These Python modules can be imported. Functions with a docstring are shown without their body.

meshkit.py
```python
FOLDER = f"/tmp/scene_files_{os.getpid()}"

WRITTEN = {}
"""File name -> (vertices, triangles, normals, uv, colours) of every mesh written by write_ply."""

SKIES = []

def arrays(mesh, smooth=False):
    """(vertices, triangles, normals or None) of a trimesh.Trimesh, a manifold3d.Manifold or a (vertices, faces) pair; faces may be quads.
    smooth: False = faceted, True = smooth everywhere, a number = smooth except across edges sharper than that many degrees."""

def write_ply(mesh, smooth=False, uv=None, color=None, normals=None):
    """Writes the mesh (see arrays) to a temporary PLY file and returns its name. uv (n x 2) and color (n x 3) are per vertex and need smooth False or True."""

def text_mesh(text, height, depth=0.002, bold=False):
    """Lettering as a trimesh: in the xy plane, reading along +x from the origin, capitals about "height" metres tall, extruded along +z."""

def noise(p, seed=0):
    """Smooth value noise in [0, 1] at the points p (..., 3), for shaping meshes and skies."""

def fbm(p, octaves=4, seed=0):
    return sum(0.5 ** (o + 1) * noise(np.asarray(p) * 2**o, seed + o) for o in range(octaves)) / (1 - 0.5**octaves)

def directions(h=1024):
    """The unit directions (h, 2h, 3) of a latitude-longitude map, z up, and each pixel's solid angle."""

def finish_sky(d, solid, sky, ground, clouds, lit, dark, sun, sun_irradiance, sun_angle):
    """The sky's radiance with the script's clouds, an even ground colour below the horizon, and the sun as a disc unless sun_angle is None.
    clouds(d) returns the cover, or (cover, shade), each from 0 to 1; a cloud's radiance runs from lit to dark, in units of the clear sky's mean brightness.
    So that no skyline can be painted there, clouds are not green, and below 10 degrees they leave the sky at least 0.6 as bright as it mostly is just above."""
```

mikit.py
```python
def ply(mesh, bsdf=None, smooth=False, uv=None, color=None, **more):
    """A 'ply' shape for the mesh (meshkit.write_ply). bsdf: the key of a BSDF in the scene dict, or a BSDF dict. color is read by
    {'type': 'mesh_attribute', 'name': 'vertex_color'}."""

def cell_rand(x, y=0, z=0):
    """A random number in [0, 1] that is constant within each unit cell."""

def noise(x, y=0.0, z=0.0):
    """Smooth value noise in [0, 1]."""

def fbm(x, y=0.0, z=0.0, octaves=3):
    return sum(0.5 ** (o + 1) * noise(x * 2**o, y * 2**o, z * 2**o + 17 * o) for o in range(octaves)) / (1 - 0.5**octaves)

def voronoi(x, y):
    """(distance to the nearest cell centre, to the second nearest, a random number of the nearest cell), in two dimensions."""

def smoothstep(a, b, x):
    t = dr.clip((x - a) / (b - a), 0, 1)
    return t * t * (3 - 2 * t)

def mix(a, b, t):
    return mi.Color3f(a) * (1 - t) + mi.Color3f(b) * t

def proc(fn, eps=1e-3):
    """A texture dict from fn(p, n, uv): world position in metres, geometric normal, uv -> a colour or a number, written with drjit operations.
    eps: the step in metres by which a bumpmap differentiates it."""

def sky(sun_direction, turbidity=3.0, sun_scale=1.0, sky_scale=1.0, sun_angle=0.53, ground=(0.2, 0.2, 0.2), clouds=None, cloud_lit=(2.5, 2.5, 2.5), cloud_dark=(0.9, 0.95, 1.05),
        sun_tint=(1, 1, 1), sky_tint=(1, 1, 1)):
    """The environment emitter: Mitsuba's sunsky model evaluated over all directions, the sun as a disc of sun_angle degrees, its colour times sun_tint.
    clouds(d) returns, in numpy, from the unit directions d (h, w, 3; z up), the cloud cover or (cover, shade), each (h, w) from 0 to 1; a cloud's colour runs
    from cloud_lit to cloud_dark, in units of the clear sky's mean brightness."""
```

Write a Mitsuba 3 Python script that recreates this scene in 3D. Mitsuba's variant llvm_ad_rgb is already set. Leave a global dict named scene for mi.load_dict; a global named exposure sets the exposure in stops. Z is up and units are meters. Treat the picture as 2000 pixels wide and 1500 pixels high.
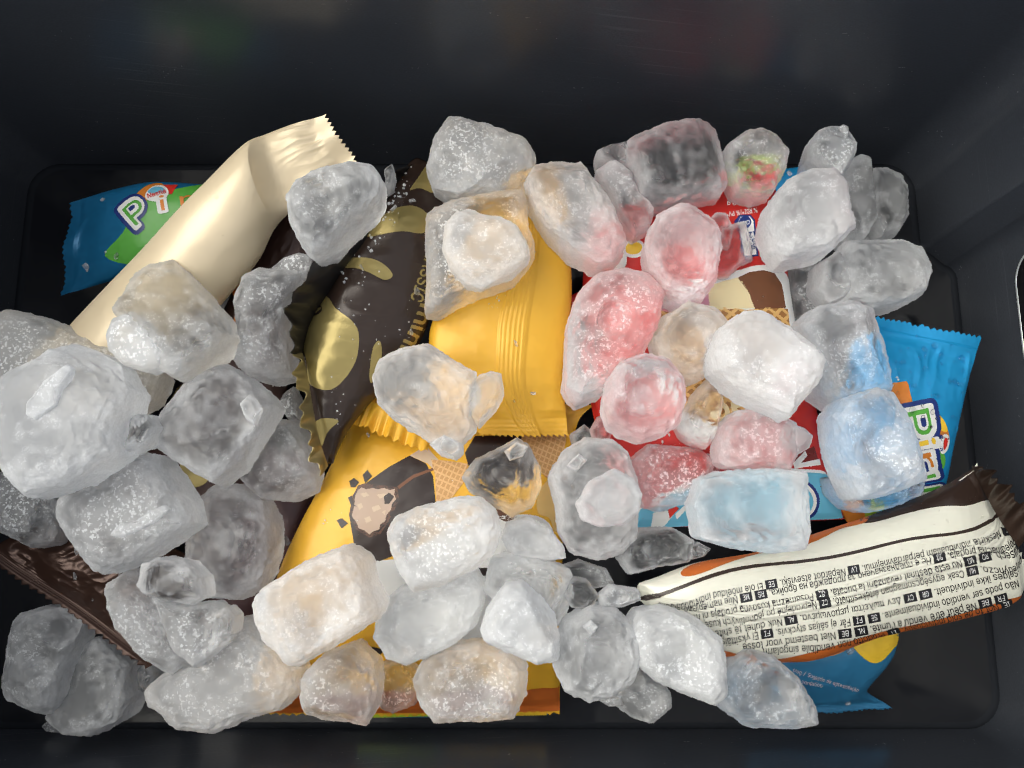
"""Ice lumps and ice cream packets in a black plastic box, seen from above. Metres, z up, the box floor at z = 0, +y towards its back wall."""
import mitsuba as mi
import drjit as dr
import mikit
from mikit import proc, noise, fbm, voronoi, cell_rand, smoothstep, mix

T = mi.ScalarTransform4f
scene, labels = {}, {}

# ---------------------------------------------------------------- camera, sky, exposure
TILT = 9.8
import math as _m
_s, _c = _m.sin(_m.radians(TILT)), _m.cos(_m.radians(TILT))
scene['camera'] = {'type': 'perspective', 'fov': 67.38, 'fov_axis': 'x', 'near_clip': 0.01, 'far_clip': 1000.0,
                   'to_world': T().look_at(origin=[0, 0, 0.4], target=[0, _s, 0.4 - _c], up=[0, _c, _s])}
scene['sky'] = mikit.sky([-0.62, 0.08, 0.78], turbidity=3, sun_scale=0.28, sun_angle=58, sun_tint=(0.85, 0.985, 1.18), clouds=lambda d: 1.0, cloud_lit=(0.66, 0.685, 0.73), cloud_dark=(0.66, 0.685, 0.73))
exposure = 3.45

# ---------------------------------------------------------------- shapes: how packets and ice are formed
import math
import numpy as np
import trimesh
import meshkit
from scipy.interpolate import PchipInterpolator


def unit(a):
    return a / np.maximum(np.linalg.norm(a, axis=-1, keepdims=True), 1e-12)


def fb(p, freq, seed, octaves=3):
    return meshkit.fbm(np.asarray(p) * freq, octaves, seed) * 2 - 1


def ridge(p, seed, octaves=3):
    """Creased noise: sharp crests, as foil buckles."""
    out, a = 0, 1.0
    for o in range(octaves):
        out = out + a * (1 - 2.2 * np.abs(2 * meshkit.noise(np.asarray(p) * 1.9 ** o, seed + 31 * o) - 1))
        a *= 0.5
    return out * 0.5


def packet_sheets(k):
    """Upper and lower sheet (rows, columns, 3), in metres, of a sealed film packet whose two long edges are k['left'] and k['right'] (mm)."""
    L, R = np.array(k['left'], float) * 1e-3, np.array(k['right'], float) * 1e-3
    mid = (L + R) / 2
    s = np.concatenate([[0], np.cumsum(np.linalg.norm(np.diff(mid, axis=0), axis=1))])
    length = s[-1]
    nu, nv = k.get('rows', 170), k.get('cols', 97)
    w = np.linalg.norm(R - L, axis=1).mean()
    uu = np.linspace(0, length, nu)
    c0, c1 = k.get('crimp', (0, 0))
    c0, c1 = c0 * 1e-3, c1 * 1e-3
    el, er = PchipInterpolator(s, L)(uu), PchipInterpolator(s, R)(uu)
    H = PchipInterpolator(s, np.array(k['height'], float) * 1e-3)(uu)
    Hb = PchipInterpolator(s, np.array(k.get('depth', k['height']), float) * 1e-3)(uu)
    t = np.linspace(0, 1, nv)
    a, b = k.get('section', (2.4, 2.0))
    sec = np.maximum(1 - np.abs(2 * t - 1) ** a, 0) ** (1 / b)
    base = el[:, None] * (1 - t)[None, :, None] + er[:, None] * t[None, :, None]
    T, U = np.meshgrid(t, uu)
    d0, d1 = U, length - U
    inner = np.clip(np.minimum(d0 - c0, d1 - c1) / 0.004, 0, 1)          # 0 on the crimped ends
    nearend = np.exp(-np.maximum(np.minimum(np.where(c0 > 0, d0 - c0, 9), np.where(c1 > 0, d1 - c1, 9)), 0) / k.get('fade', 0.016))
    edge = np.minimum(T, 1 - T)
    side = np.clip(edge / 0.06, 0, 1)
    seed = k['seed']
    q = np.stack([T * w * 60, U * 60, T * 0 + seed], -1)
    buckle = ridge(np.stack([T * w * 130 + 0.6 * fb(q, 1.0, seed + 3, 2), U * 38, T * 0 + seed], -1), seed)      # folds that run out of the seal
    soft = fb(q, 0.9, seed + 7, 3)
    crush = ridge(q * 1.3, seed + 11, 3)
    A = k.get('wrinkle', 1.0) * 1e-3
    amp = A * (0.75 * nearend * buckle + k.get('soft', 0.45) * soft + k.get('crush', 0.25) * crush) * inner * side
    tri = np.abs(((T * w / 0.0013) % 1) - 0.5) * 4 - 1
    ribs = 0.00016 * np.sin(U / 0.0011 * 2 * math.pi) * (1 - inner) * k.get('ribs', 1.0)
    wave = k.get('flutter', 1.0) * 0.0014 * (1 - inner) * np.sin(T * (7 + seed % 5) + seed) + 0.0008 * (1 - inner) * fb(q, 1.3, seed + 19, 2)
    fin = 0
    if 'fin' in k:                                                        # the lap seam down the back of a packet: fine lengthwise ribs
        f0, f1, n = k['fin']
        x = (T - f0) / (f1 - f0)
        inside = (x > 0) & (x < 1)
        fin = np.where(inside, 0.0006 + 0.00022 * np.sin(x * n * 2 * math.pi), 0) * np.clip(d0 / 0.003, 0, 1)
    zt = H[:, None] * sec[None] + amp + ribs + wave + fin
    zb = -Hb[:, None] * sec[None] + ribs + wave - 0.0003 * side + 0.5 * amp * (inner)
    up = unit(np.cross(er - el, np.gradient(mid_at(s, mid, uu), axis=0)))
    up *= np.sign(up[:, 2:3] + 1e-9)
    if 'lean' in k:
        up = unit(up + np.array(k['lean']))
    top, bot = base + up[:, None] * zt[..., None], base + up[:, None] * zb[..., None]
    along = unit(np.gradient(mid_at(s, mid, uu), axis=0))
    pitch = k.get('tooth', 2.6) * 1e-3
    for i, sign, c in ((0, -1, c0), (-1, 1, c1)):                          # pinked ends
        if c > 0:
            z = (np.abs(((t * w / pitch) % 1) - 0.5) * 2) * pitch * 0.55 + 0.0006 * fb(np.stack([t * w * 300, t * 0, t * 0 + seed], -1), 1, seed, 1)
            top[i] += sign * along[i] * z[:, None]
            bot[i] += sign * along[i] * z[:, None]
    return top, bot


def mid_at(s, mid, uu):
    return PchipInterpolator(s, mid)(uu)


def sheet_faces(nu, nv, flip=False):
    i = np.arange(nu * nv).reshape(nu, nv)
    q = np.stack([i[:-1, :-1], i[1:, :-1], i[1:, 1:], i[:-1, 1:]], -1).reshape(-1, 4)
    f = np.vstack([q[:, [0, 1, 2]], q[:, [0, 2, 3]]])
    return f[:, ::-1] if flip else f


def sheet_at(top, uv):
    """Points and normals on a sheet at fractional (u, v)."""
    nu, nv = top.shape[:2]
    x, y = np.clip(uv[:, 0], 0, 1) * (nu - 1), np.clip(uv[:, 1], 0, 1) * (nv - 1)
    i, j = np.minimum(x.astype(int), nu - 2), np.minimum(y.astype(int), nv - 2)
    a, b = (x - i)[:, None], (y - j)[:, None]
    p00, p10, p01, p11 = top[i, j], top[i + 1, j], top[i, j + 1], top[i + 1, j + 1]
    p = p00 * (1 - a) * (1 - b) + p10 * a * (1 - b) + p01 * (1 - a) * b + p11 * a * b
    n = unit(np.cross((p10 - p00) * (1 - b) + (p11 - p01) * b, (p01 - p00) * (1 - a) + (p11 - p10) * a))
    return p, np.where(n[:, 2:3] < 0, -n, n)

# ---------------------------------------------------------------- measurements of the things
ICE = [  # label, height of the middle, half thickness, kind, its lumps: lift, half thickness, outline (mm)
 ('milky ice lump lying against the back wall at the top of the yellow back-side packet', 68.0, 19.0, 'm', [(0, 19.0, [(np.float64(-29.8), np.float64(180.3)), (np.float64(-9.5), np.float64(175.2)), (np.float64(7.1), np.float64(168.1)), (np.float64(11.1), np.float64(160.5)), (np.float64(9.4), np.float64(147.9)), (np.float64(2.3), np.float64(142.5)), (np.float64(-23.4), np.float64(140.0)), (np.float64(-35.2), np.float64(144.2)), (np.float64(-38.9), np.float64(154.2)), (np.float64(-35.6), np.float64(169.3))])]),
 ('smooth cream tinted ice lump across the right edge of the yellow packet', 74.0, 18.0, 'f', [(0, 18.0, [(np.float64(17.4), np.float64(157.1)), (np.float64(31.3), np.float64(156.3)), (np.float64(38.1), np.float64(145.3)), (np.float64(49.1), np.float64(124.7)), (np.float64(50.0), np.float64(116.3)), (np.float64(44.2), np.float64(108.0)), (np.float64(36.2), np.float64(106.8)), (np.float64(25.0), np.float64(112.7)), (np.float64(16.0), np.float64(121.1)), (np.float64(6.9), np.float64(135.5)), (np.float64(5.8), np.float64(145.3)), (np.float64(10.4), np.float64(153.9))])]),
 ('yellowish clear ice block that carries a white broken cap, on the yellow packet', 76.0, 15.0, 'c', [(0, 15.0, [(np.float64(-37.6), np.float64(129.9)), (np.float64(-27.4), np.float64(135.9)), (np.float64(-2.3), np.float64(140.7)), (np.float64(5.7), np.float64(140.7)), (np.float64(6.8), np.float64(127.5)), (np.float64(10.2), np.float64(113.2)), (np.float64(5.6), np.float64(106.2)), (np.float64(0.0), np.float64(100.3)), (np.float64(-15.7), np.float64(94.5)), (np.float64(-26.8), np.float64(89.9)), (np.float64(-33.4), np.float64(85.3)), (np.float64(-37.9), np.float64(86.5)), (np.float64(-37.0), np.float64(99.2)), (np.float64(-37.8), np.float64(118.0))])]),
 ('white broken cap frozen on top of the yellowish clear ice block', 90.0, 9.0, 'f', [(0, 9.0, [(np.float64(-28.7), np.float64(119.7)), (np.float64(-25.0), np.float64(124.7)), (np.float64(-17.5), np.float64(127.7)), (np.float64(-6.5), np.float64(125.4)), (np.float64(2.2), np.float64(119.7)), (np.float64(6.5), np.float64(112.9)), (np.float64(7.5), np.float64(106.1)), (np.float64(0.0), np.float64(99.3)), (np.float64(-12.8), np.float64(92.7)), (np.float64(-19.3), np.float64(94.9)), (np.float64(-25.8), np.float64(101.6)), (np.float64(-29.2), np.float64(110.6))])]),
 ('oblong grey ice lump between the cream tube and the dark spotted packet', 94.0, 16.0, 'm', [(0, 16.0, [(np.float64(-92.8), np.float64(129.5)), (np.float64(-88.8), np.float64(136.3)), (np.float64(-78.2), np.float64(142.1)), (np.float64(-65.3), np.float64(146.0)), (np.float64(-57.6), np.float64(144.4)), (np.float64(-53.8), np.float64(138.6)), (np.float64(-54.4), np.float64(130.6)), (np.float64(-59.1), np.float64(123.8)), (np.float64(-66.4), np.float64(117.0)), (np.float64(-74.6), np.float64(106.9)), (np.float64(-80.9), np.float64(104.3)), (np.float64(-86.4), np.float64(109.2)), (np.float64(-91.1), np.float64(118.1))])]),
 ('large dark bubbly ice block against the back wall above the red packet', 66.0, 18.0, 'c', [(0, 18.0, [(np.float64(51.2), np.float64(166.5)), (np.float64(67.0), np.float64(175.5)), (np.float64(82.7), np.float64(178.8)), (np.float64(94.7), np.float64(178.1)), (np.float64(96.7), np.float64(170.4)), (np.float64(98.6), np.float64(150.1)), (np.float64(95.5), np.float64(145.1)), (np.float64(80.1), np.float64(141.3)), (np.float64(65.8), np.float64(137.6)), (np.float64(57.7), np.float64(141.3)), (np.float64(53.3), np.float64(153.8)), (np.float64(49.9), np.float64(160.2))]), (2, 13.0, [(np.float64(37.8), np.float64(162.5)), (np.float64(45.0), np.float64(165.5)), (np.float64(53.4), np.float64(167.6)), (np.float64(54.8), np.float64(157.9)), (np.float64(47.2), np.float64(156.7)), (np.float64(39.0), np.float64(158.4))])]),
 ('small pinkish ice wedge squeezed between the cream lump and the dark bubbly block', 66.0, 13.0, 'm', [(0, 13.0, [(np.float64(37.9), np.float64(155.1)), (np.float64(45.2), np.float64(160.9)), (np.float64(53.3), np.float64(153.8)), (np.float64(57.8), np.float64(143.8)), (np.float64(64.1), np.float64(135.1)), (np.float64(62.0), np.float64(127.7)), (np.float64(54.9), np.float64(123.5)), (np.float64(49.2), np.float64(131.4)), (np.float64(44.7), np.float64(141.3)), (np.float64(39.0), np.float64(148.8))])]),
 ('pointed clear ice piece showing the red packet through its lower half', 64.0, 14.0, 'c', [(0, 14.0, [(np.float64(99.6), np.float64(170.1)), (np.float64(108.3), np.float64(176.5)), (np.float64(115.6), np.float64(177.8)), (np.float64(122.6), np.float64(174.0)), (np.float64(127.5), np.float64(166.2)), (np.float64(125.2), np.float64(156.0)), (np.float64(118.6), np.float64(144.7)), (np.float64(111.3), np.float64(142.2)), (np.float64(102.0), np.float64(145.9)), (np.float64(98.3), np.float64(157.3))])]),
 ('knobbly glassy ice piece with a small nub, near the back right corner', 62.0, 14.0, 'c', [(0, 14.0, [(np.float64(137.5), np.float64(168.5)), (np.float64(141.6), np.float64(176.3)), (np.float64(146.6), np.float64(178.4)), (np.float64(151.4), np.float64(178.4)), (np.float64(156.0), np.float64(175.0)), (np.float64(158.7), np.float64(168.5)), (np.float64(156.2), np.float64(160.8)), (np.float64(149.5), np.float64(150.6)), (np.float64(141.5), np.float64(157.0)), (np.float64(136.7), np.float64(163.4))]), (2, 10.1, [(np.float64(149.2), np.float64(175.8)), (np.float64(152.3), np.float64(178.9)), (np.float64(154.9), np.float64(177.3)), (np.float64(155.2), np.float64(171.4)), (np.float64(152.1), np.float64(168.5)), (np.float64(149.4), np.float64(171.1))])]),
 ('tall narrow grey ice piece standing behind the big frosted lump at the right wall', 48.0, 14.0, 'c', [(0, 14.0, [(np.float64(160.2), np.float64(167.5)), (np.float64(166.7), np.float64(171.5)), (np.float64(170.9), np.float64(170.1)), (np.float64(171.6), np.float64(154.2)), (np.float64(172.9), np.float64(138.5)), (np.float64(167.2), np.float64(129.4)), (np.float64(159.7), np.float64(126.9)), (np.float64(155.4), np.float64(135.9)), (np.float64(156.7), np.float64(154.2))])]),
 ('dull square ice block low in the back right corner', 36.0, 15.0, 'c', [(0, 15.0, [(np.float64(178.4), np.float64(171.8)), (np.float64(187.6), np.float64(172.6)), (np.float64(195.0), np.float64(169.0)), (np.float64(195.6), np.float64(160.8)), (np.float64(192.8), np.float64(143.2)), (np.float64(187.0), np.float64(134.6)), (np.float64(177.9), np.float64(132.5)), (np.float64(173.4), np.float64(140.5)), (np.float64(176.8), np.float64(156.7))])]),
 ('big rounded frosted lump beside the nutrition label of the red packet', 76.0, 19.0, 'f', [(0, 19.0, [(np.float64(121.6), np.float64(146.8)), (np.float64(131.1), np.float64(151.0)), (np.float64(141.4), np.float64(150.5)), (np.float64(145.5), np.float64(143.1)), (np.float64(145.7), np.float64(129.9)), (np.float64(146.9), np.float64(121.5)), (np.float64(142.5), np.float64(118.0)), (np.float64(135.3), np.float64(110.9)), (np.float64(123.8), np.float64(108.5)), (np.float64(115.9), np.float64(107.6)), (np.float64(111.7), np.float64(113.2)), (np.float64(110.6), np.float64(125.1)), (np.float64(114.2), np.float64(137.1))])]),
 ('pink tinted frosty ice lump in the upper middle of the red packet', 76.0, 18.0, 'f', [(0, 18.0, [(np.float64(57.6), np.float64(115.6)), (np.float64(61.4), np.float64(127.5)), (np.float64(70.6), np.float64(131.8)), (np.float64(80.8), np.float64(131.1)), (np.float64(87.4), np.float64(125.1)), (np.float64(89.1), np.float64(113.2)), (np.float64(87.4), np.float64(99.2)), (np.float64(82.6), np.float64(92.2)), (np.float64(73.6), np.float64(89.9)), (np.float64(64.8), np.float64(94.5)), (np.float64(59.5), np.float64(103.8))])]),
 ('thin pinkish ice shards lying below the nutrition label', 64.0, 7.0, 'c', [(0, 7.0, [(np.float64(90.1), np.float64(117.4)), (np.float64(94.2), np.float64(129.7)), (np.float64(106.1), np.float64(133.4)), (np.float64(111.4), np.float64(122.3)), (np.float64(111.1), np.float64(116.2)), (np.float64(102.7), np.float64(111.3)), (np.float64(97.8), np.float64(106.5)), (np.float64(89.6), np.float64(105.7)), (np.float64(87.6), np.float64(112.5))]), (2, 5.0, [(np.float64(87.9), np.float64(131.4)), (np.float64(92.8), np.float64(136.8)), (np.float64(97.5), np.float64(136.8)), (np.float64(100.7), np.float64(130.2)), (np.float64(97.8), np.float64(119.2)), (np.float64(90.8), np.float64(119.2))])]),
 ('long smooth grey ice block against the right wall above the blue packet', 52.0, 18.0, 'm', [(0, 18.0, [(np.float64(155.5), np.float64(126.7)), (np.float64(179.9), np.float64(127.2)), (np.float64(189.2), np.float64(122.9)), (np.float64(192.4), np.float64(112.8)), (np.float64(188.4), np.float64(100.3)), (np.float64(177.1), np.float64(94.6)), (np.float64(162.6), np.float64(92.9)), (np.float64(150.9), np.float64(96.6)), (np.float64(149.6), np.float64(111.5))]), (2, 13.0, [(np.float64(141.9), np.float64(115.9)), (np.float64(150.6), np.float64(120.9)), (np.float64(155.9), np.float64(110.9)), (np.float64(153.8), np.float64(98.5)), (np.float64(145.3), np.float64(96.0)), (np.float64(139.8), np.float64(103.4))])]),
 ('shaded grey ice piece low beside the right edge of the red packet', 34.0, 13.0, 'c', [(0, 13.0, [(np.float64(135.9), np.float64(119.9)), (np.float64(150.1), np.float64(122.6)), (np.float64(152.8), np.float64(106.8)), (np.float64(144.0), np.float64(88.6)), (np.float64(136.7), np.float64(91.2)), (np.float64(133.4), np.float64(106.8))])]),
 ('large hollowed ice lump between the yellow packet and the red packet', 72.0, 18.0, 'm', [(0, 18.0, [(np.float64(22.2), np.float64(58.9)), (np.float64(23.6), np.float64(81.7)), (np.float64(28.3), np.float64(95.7)), (np.float64(36.4), np.float64(103.9)), (np.float64(48.9), np.float64(107.0)), (np.float64(59.1), np.float64(103.9)), (np.float64(65.6), np.float64(95.7)), (np.float64(62.9), np.float64(81.7)), (np.float64(55.8), np.float64(68.0)), (np.float64(44.4), np.float64(58.9)), (np.float64(37.6), np.float64(49.9)), (np.float64(26.5), np.float64(45.5)), (np.float64(21.7), np.float64(52.2))])]),
 ('round peach tinted ice lump on the printed wafer of the red packet', 74.0, 15.0, 'f', [(0, 15.0, [(np.float64(59.7), np.float64(75.5)), (np.float64(64.9), np.float64(85.8)), (np.float64(75.2), np.float64(90.5)), (np.float64(86.3), np.float64(87.7)), (np.float64(92.0), np.float64(81.2)), (np.float64(88.8), np.float64(69.8)), (np.float64(84.0), np.float64(59.7)), (np.float64(76.1), np.float64(55.9)), (np.float64(68.5), np.float64(59.7)), (np.float64(62.1), np.float64(66.4))])]),
 ('bright white frosted block with a small hole, highest on the red packet', 90.0, 18.0, 'w', [(0, 18.0, [(np.float64(79.7), np.float64(64.2)), (np.float64(83.8), np.float64(75.1)), (np.float64(93.7), np.float64(82.7)), (np.float64(102.3), np.float64(83.4)), (np.float64(110.5), np.float64(77.3)), (np.float64(122.6), np.float64(68.6)), (np.float64(125.7), np.float64(61.0)), (np.float64(122.6), np.float64(52.5)), (np.float64(115.9), np.float64(45.1)), (np.float64(109.2), np.float64(37.7)), (np.float64(100.1), np.float64(43.0)), (np.float64(90.0), np.float64(49.3)), (np.float64(80.9), np.float64(57.8))])]),
 ('bluish grey ice block between the red packet and the blue packet', 70.0, 18.0, 'm', [(0, 18.0, [(np.float64(123.2), np.float64(82.2)), (np.float64(131.7), np.float64(90.4)), (np.float64(145.5), np.float64(92.8)), (np.float64(156.5), np.float64(88.1)), (np.float64(160.9), np.float64(73.0)), (np.float64(162.2), np.float64(61.5)), (np.float64(160.4), np.float64(52.5)), (np.float64(151.2), np.float64(49.1)), (np.float64(137.6), np.float64(45.7)), (np.float64(131.3), np.float64(50.2)), (np.float64(126.6), np.float64(63.8))])]),
 ('round disc shaped frosty ice lump with a dished face, middle of the red packet', 86.0, 17.0, 'm', [(0, 17.0, [(np.float64(37.0), np.float64(43.5)), (np.float64(38.2), np.float64(54.2)), (np.float64(43.7), np.float64(61.8)), (np.float64(53.4), np.float64(65.1)), (np.float64(63.0), np.float64(62.9)), (np.float64(69.1), np.float64(55.3)), (np.float64(70.2), np.float64(45.7)), (np.float64(67.4), np.float64(37.1)), (np.float64(60.9), np.float64(31.9)), (np.float64(52.4), np.float64(29.8)), (np.float64(44.1), np.float64(32.9)), (np.float64(38.9), np.float64(37.1))])]),
 ('narrow pink ice wedge between the dished round lump and the red snowy lump', 66.0, 13.0, 'c', [(0, 13.0, [(np.float64(73.6), np.float64(32.8)), (np.float64(70.5), np.float64(39.5)), (np.float64(78.9), np.float64(53.1)), (np.float64(86.0), np.float64(60.4)), (np.float64(91.4), np.float64(54.3)), (np.float64(91.0), np.float64(46.3)), (np.float64(88.2), np.float64(35.0)), (np.float64(83.5), np.float64(28.3)), (np.float64(76.9), np.float64(30.5))])]),
 ('red tinted snowy lump just under the bright white block', 72.0, 16.0, 'f', [(0, 16.0, [(np.float64(85.4), np.float64(30.0)), (np.float64(87.9), np.float64(37.7)), (np.float64(94.8), np.float64(44.3)), (np.float64(106.0), np.float64(46.6)), (np.float64(114.5), np.float64(42.1)), (np.float64(119.8), np.float64(38.8)), (np.float64(120.2), np.float64(27.8)), (np.float64(115.3), np.float64(18.0)), (np.float64(104.5), np.float64(19.1)), (np.float64(89.3), np.float64(20.2)), (np.float64(86.1), np.float64(22.4))]), (2, 11.5, [(np.float64(115.8), np.float64(38.6)), (np.float64(121.2), np.float64(36.8)), (np.float64(125.3), np.float64(33.1)), (np.float64(123.9), np.float64(28.1)), (np.float64(118.3), np.float64(25.0)), (np.float64(114.2), np.float64(29.8))])]),
 ('rough crusted ice block lying over the lettering of the blue packet', 78.0, 19.0, 's', [(0, 19.0, [(np.float64(129.7), np.float64(40.3)), (np.float64(135.6), np.float64(47.9)), (np.float64(152.3), np.float64(53.0)), (np.float64(159.8), np.float64(51.6)), (np.float64(164.2), np.float64(40.3)), (np.float64(168.3), np.float64(25.2)), (np.float64(170.1), np.float64(14.5)), (np.float64(163.9), np.float64(11.3)), (np.float64(148.6), np.float64(7.1)), (np.float64(139.0), np.float64(6.5)), (np.float64(134.5), np.float64(16.6)), (np.float64(131.1), np.float64(29.5))])]),
 ('square pale blue and pink ice block at the foot of the red packet', 80.0, 19.0, 'f', [(0, 19.0, [(np.float64(72.7), np.float64(5.0)), (np.float64(76.3), np.float64(15.5)), (np.float64(84.9), np.float64(18.2)), (np.float64(106.2), np.float64(19.1)), (np.float64(117.8), np.float64(17.6)), (np.float64(118.5), np.float64(6.0)), (np.float64(118.4), np.float64(-6.4)), (np.float64(116.4), np.float64(-13.6)), (np.float64(104.3), np.float64(-14.6)), (np.float64(83.6), np.float64(-11.5)), (np.float64(75.3), np.float64(-8.4))])]),
 ('flat clear ice slab showing deep red, left of the snowy red lump', 60.0, 12.0, 'c', [(0, 12.0, [(np.float64(50.9), np.float64(24.3)), (np.float64(59.0), np.float64(31.1)), (np.float64(74.9), np.float64(31.1)), (np.float64(82.7), np.float64(28.8)), (np.float64(88.2), np.float64(24.3)), (np.float64(86.7), np.float64(15.3)), (np.float64(78.4), np.float64(5.3)), (np.float64(64.8), np.float64(2.0)), (np.float64(56.0), np.float64(4.2)), (np.float64(51.7), np.float64(13.1))])]),
 ('upright pinkish ice lump carrying a glassy slab, left of the flat red slab', 66.0, 18.0, 'f', [(0, 18.0, [(np.float64(15.5), np.float64(17.3)), (np.float64(22.3), np.float64(28.3)), (np.float64(31.2), np.float64(33.5)), (np.float64(42.4), np.float64(32.3)), (np.float64(49.0), np.float64(27.2)), (np.float64(53.1), np.float64(15.1)), (np.float64(53.8), np.float64(2.0)), (np.float64(52.4), np.float64(-8.8)), (np.float64(46.8), np.float64(-15.2)), (np.float64(35.9), np.float64(-18.4)), (np.float64(25.0), np.float64(-15.2)), (np.float64(19.7), np.float64(-6.7)), (np.float64(18.7), np.float64(4.1))]), (16.7, 3.0, [(np.float64(22.3), np.float64(20.6)), (np.float64(27.5), np.float64(25.6)), (np.float64(31.2), np.float64(23.1)), (np.float64(26.5), np.float64(18.1))])]),
 ('glassy white slab frozen on top of the upright pinkish lump', 86.0, 9.0, 'f', [(0, 9.0, [(np.float64(25.9), np.float64(4.9)), (np.float64(31.2), np.float64(14.2)), (np.float64(41.7), np.float64(19.3)), (np.float64(48.9), np.float64(15.2)), (np.float64(52.4), np.float64(9.0)), (np.float64(50.6), np.float64(1.9)), (np.float64(44.3), np.float64(-3.2)), (np.float64(35.0), np.float64(-4.2)), (np.float64(27.8), np.float64(-1.2))])]),
 ('ice lump with a dark clear centre over the brown print of the yellow cone packet', 66.0, 17.0, 'c', [(0, 17.0, [(np.float64(-21.5), np.float64(16.2)), (np.float64(-15.5), np.float64(23.9)), (np.float64(-6.7), np.float64(28.3)), (np.float64(2.2), np.float64(33.2)), (np.float64(7.8), np.float64(29.4)), (np.float64(12.2), np.float64(21.7)), (np.float64(12.8), np.float64(12.9)), (np.float64(8.8), np.float64(4.1)), (np.float64(0.0), np.float64(0.2)), (np.float64(-8.8), np.float64(5.2)), (np.float64(-18.8), np.float64(10.7))]), (15.8, 3.0, [(np.float64(-3.2), np.float64(26.6)), (np.float64(2.1), np.float64(30.8)), (np.float64(6.8), np.float64(28.7)), (np.float64(4.2), np.float64(24.4)), (np.float64(-1.1), np.float64(22.3))])]),
 ('boxy crusted ice block right of the bitten bar print', 78.0, 19.0, 'm', [(0, 19.0, [(np.float64(-50.6), np.float64(-6.4)), (np.float64(-47.6), np.float64(-0.2)), (np.float64(-38.2), np.float64(4.0)), (np.float64(-21.2), np.float64(8.2)), (np.float64(-12.7), np.float64(8.2)), (np.float64(-6.4), np.float64(2.9)), (np.float64(-4.2), np.float64(-6.4)), (np.float64(-7.3), np.float64(-14.7)), (np.float64(-14.6), np.float64(-20.8)), (np.float64(-27.1), np.float64(-26.9)), (np.float64(-39.5), np.float64(-29.9)), (np.float64(-44.9), np.float64(-22.8)), (np.float64(-48.3), np.float64(-14.7))])]),
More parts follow.
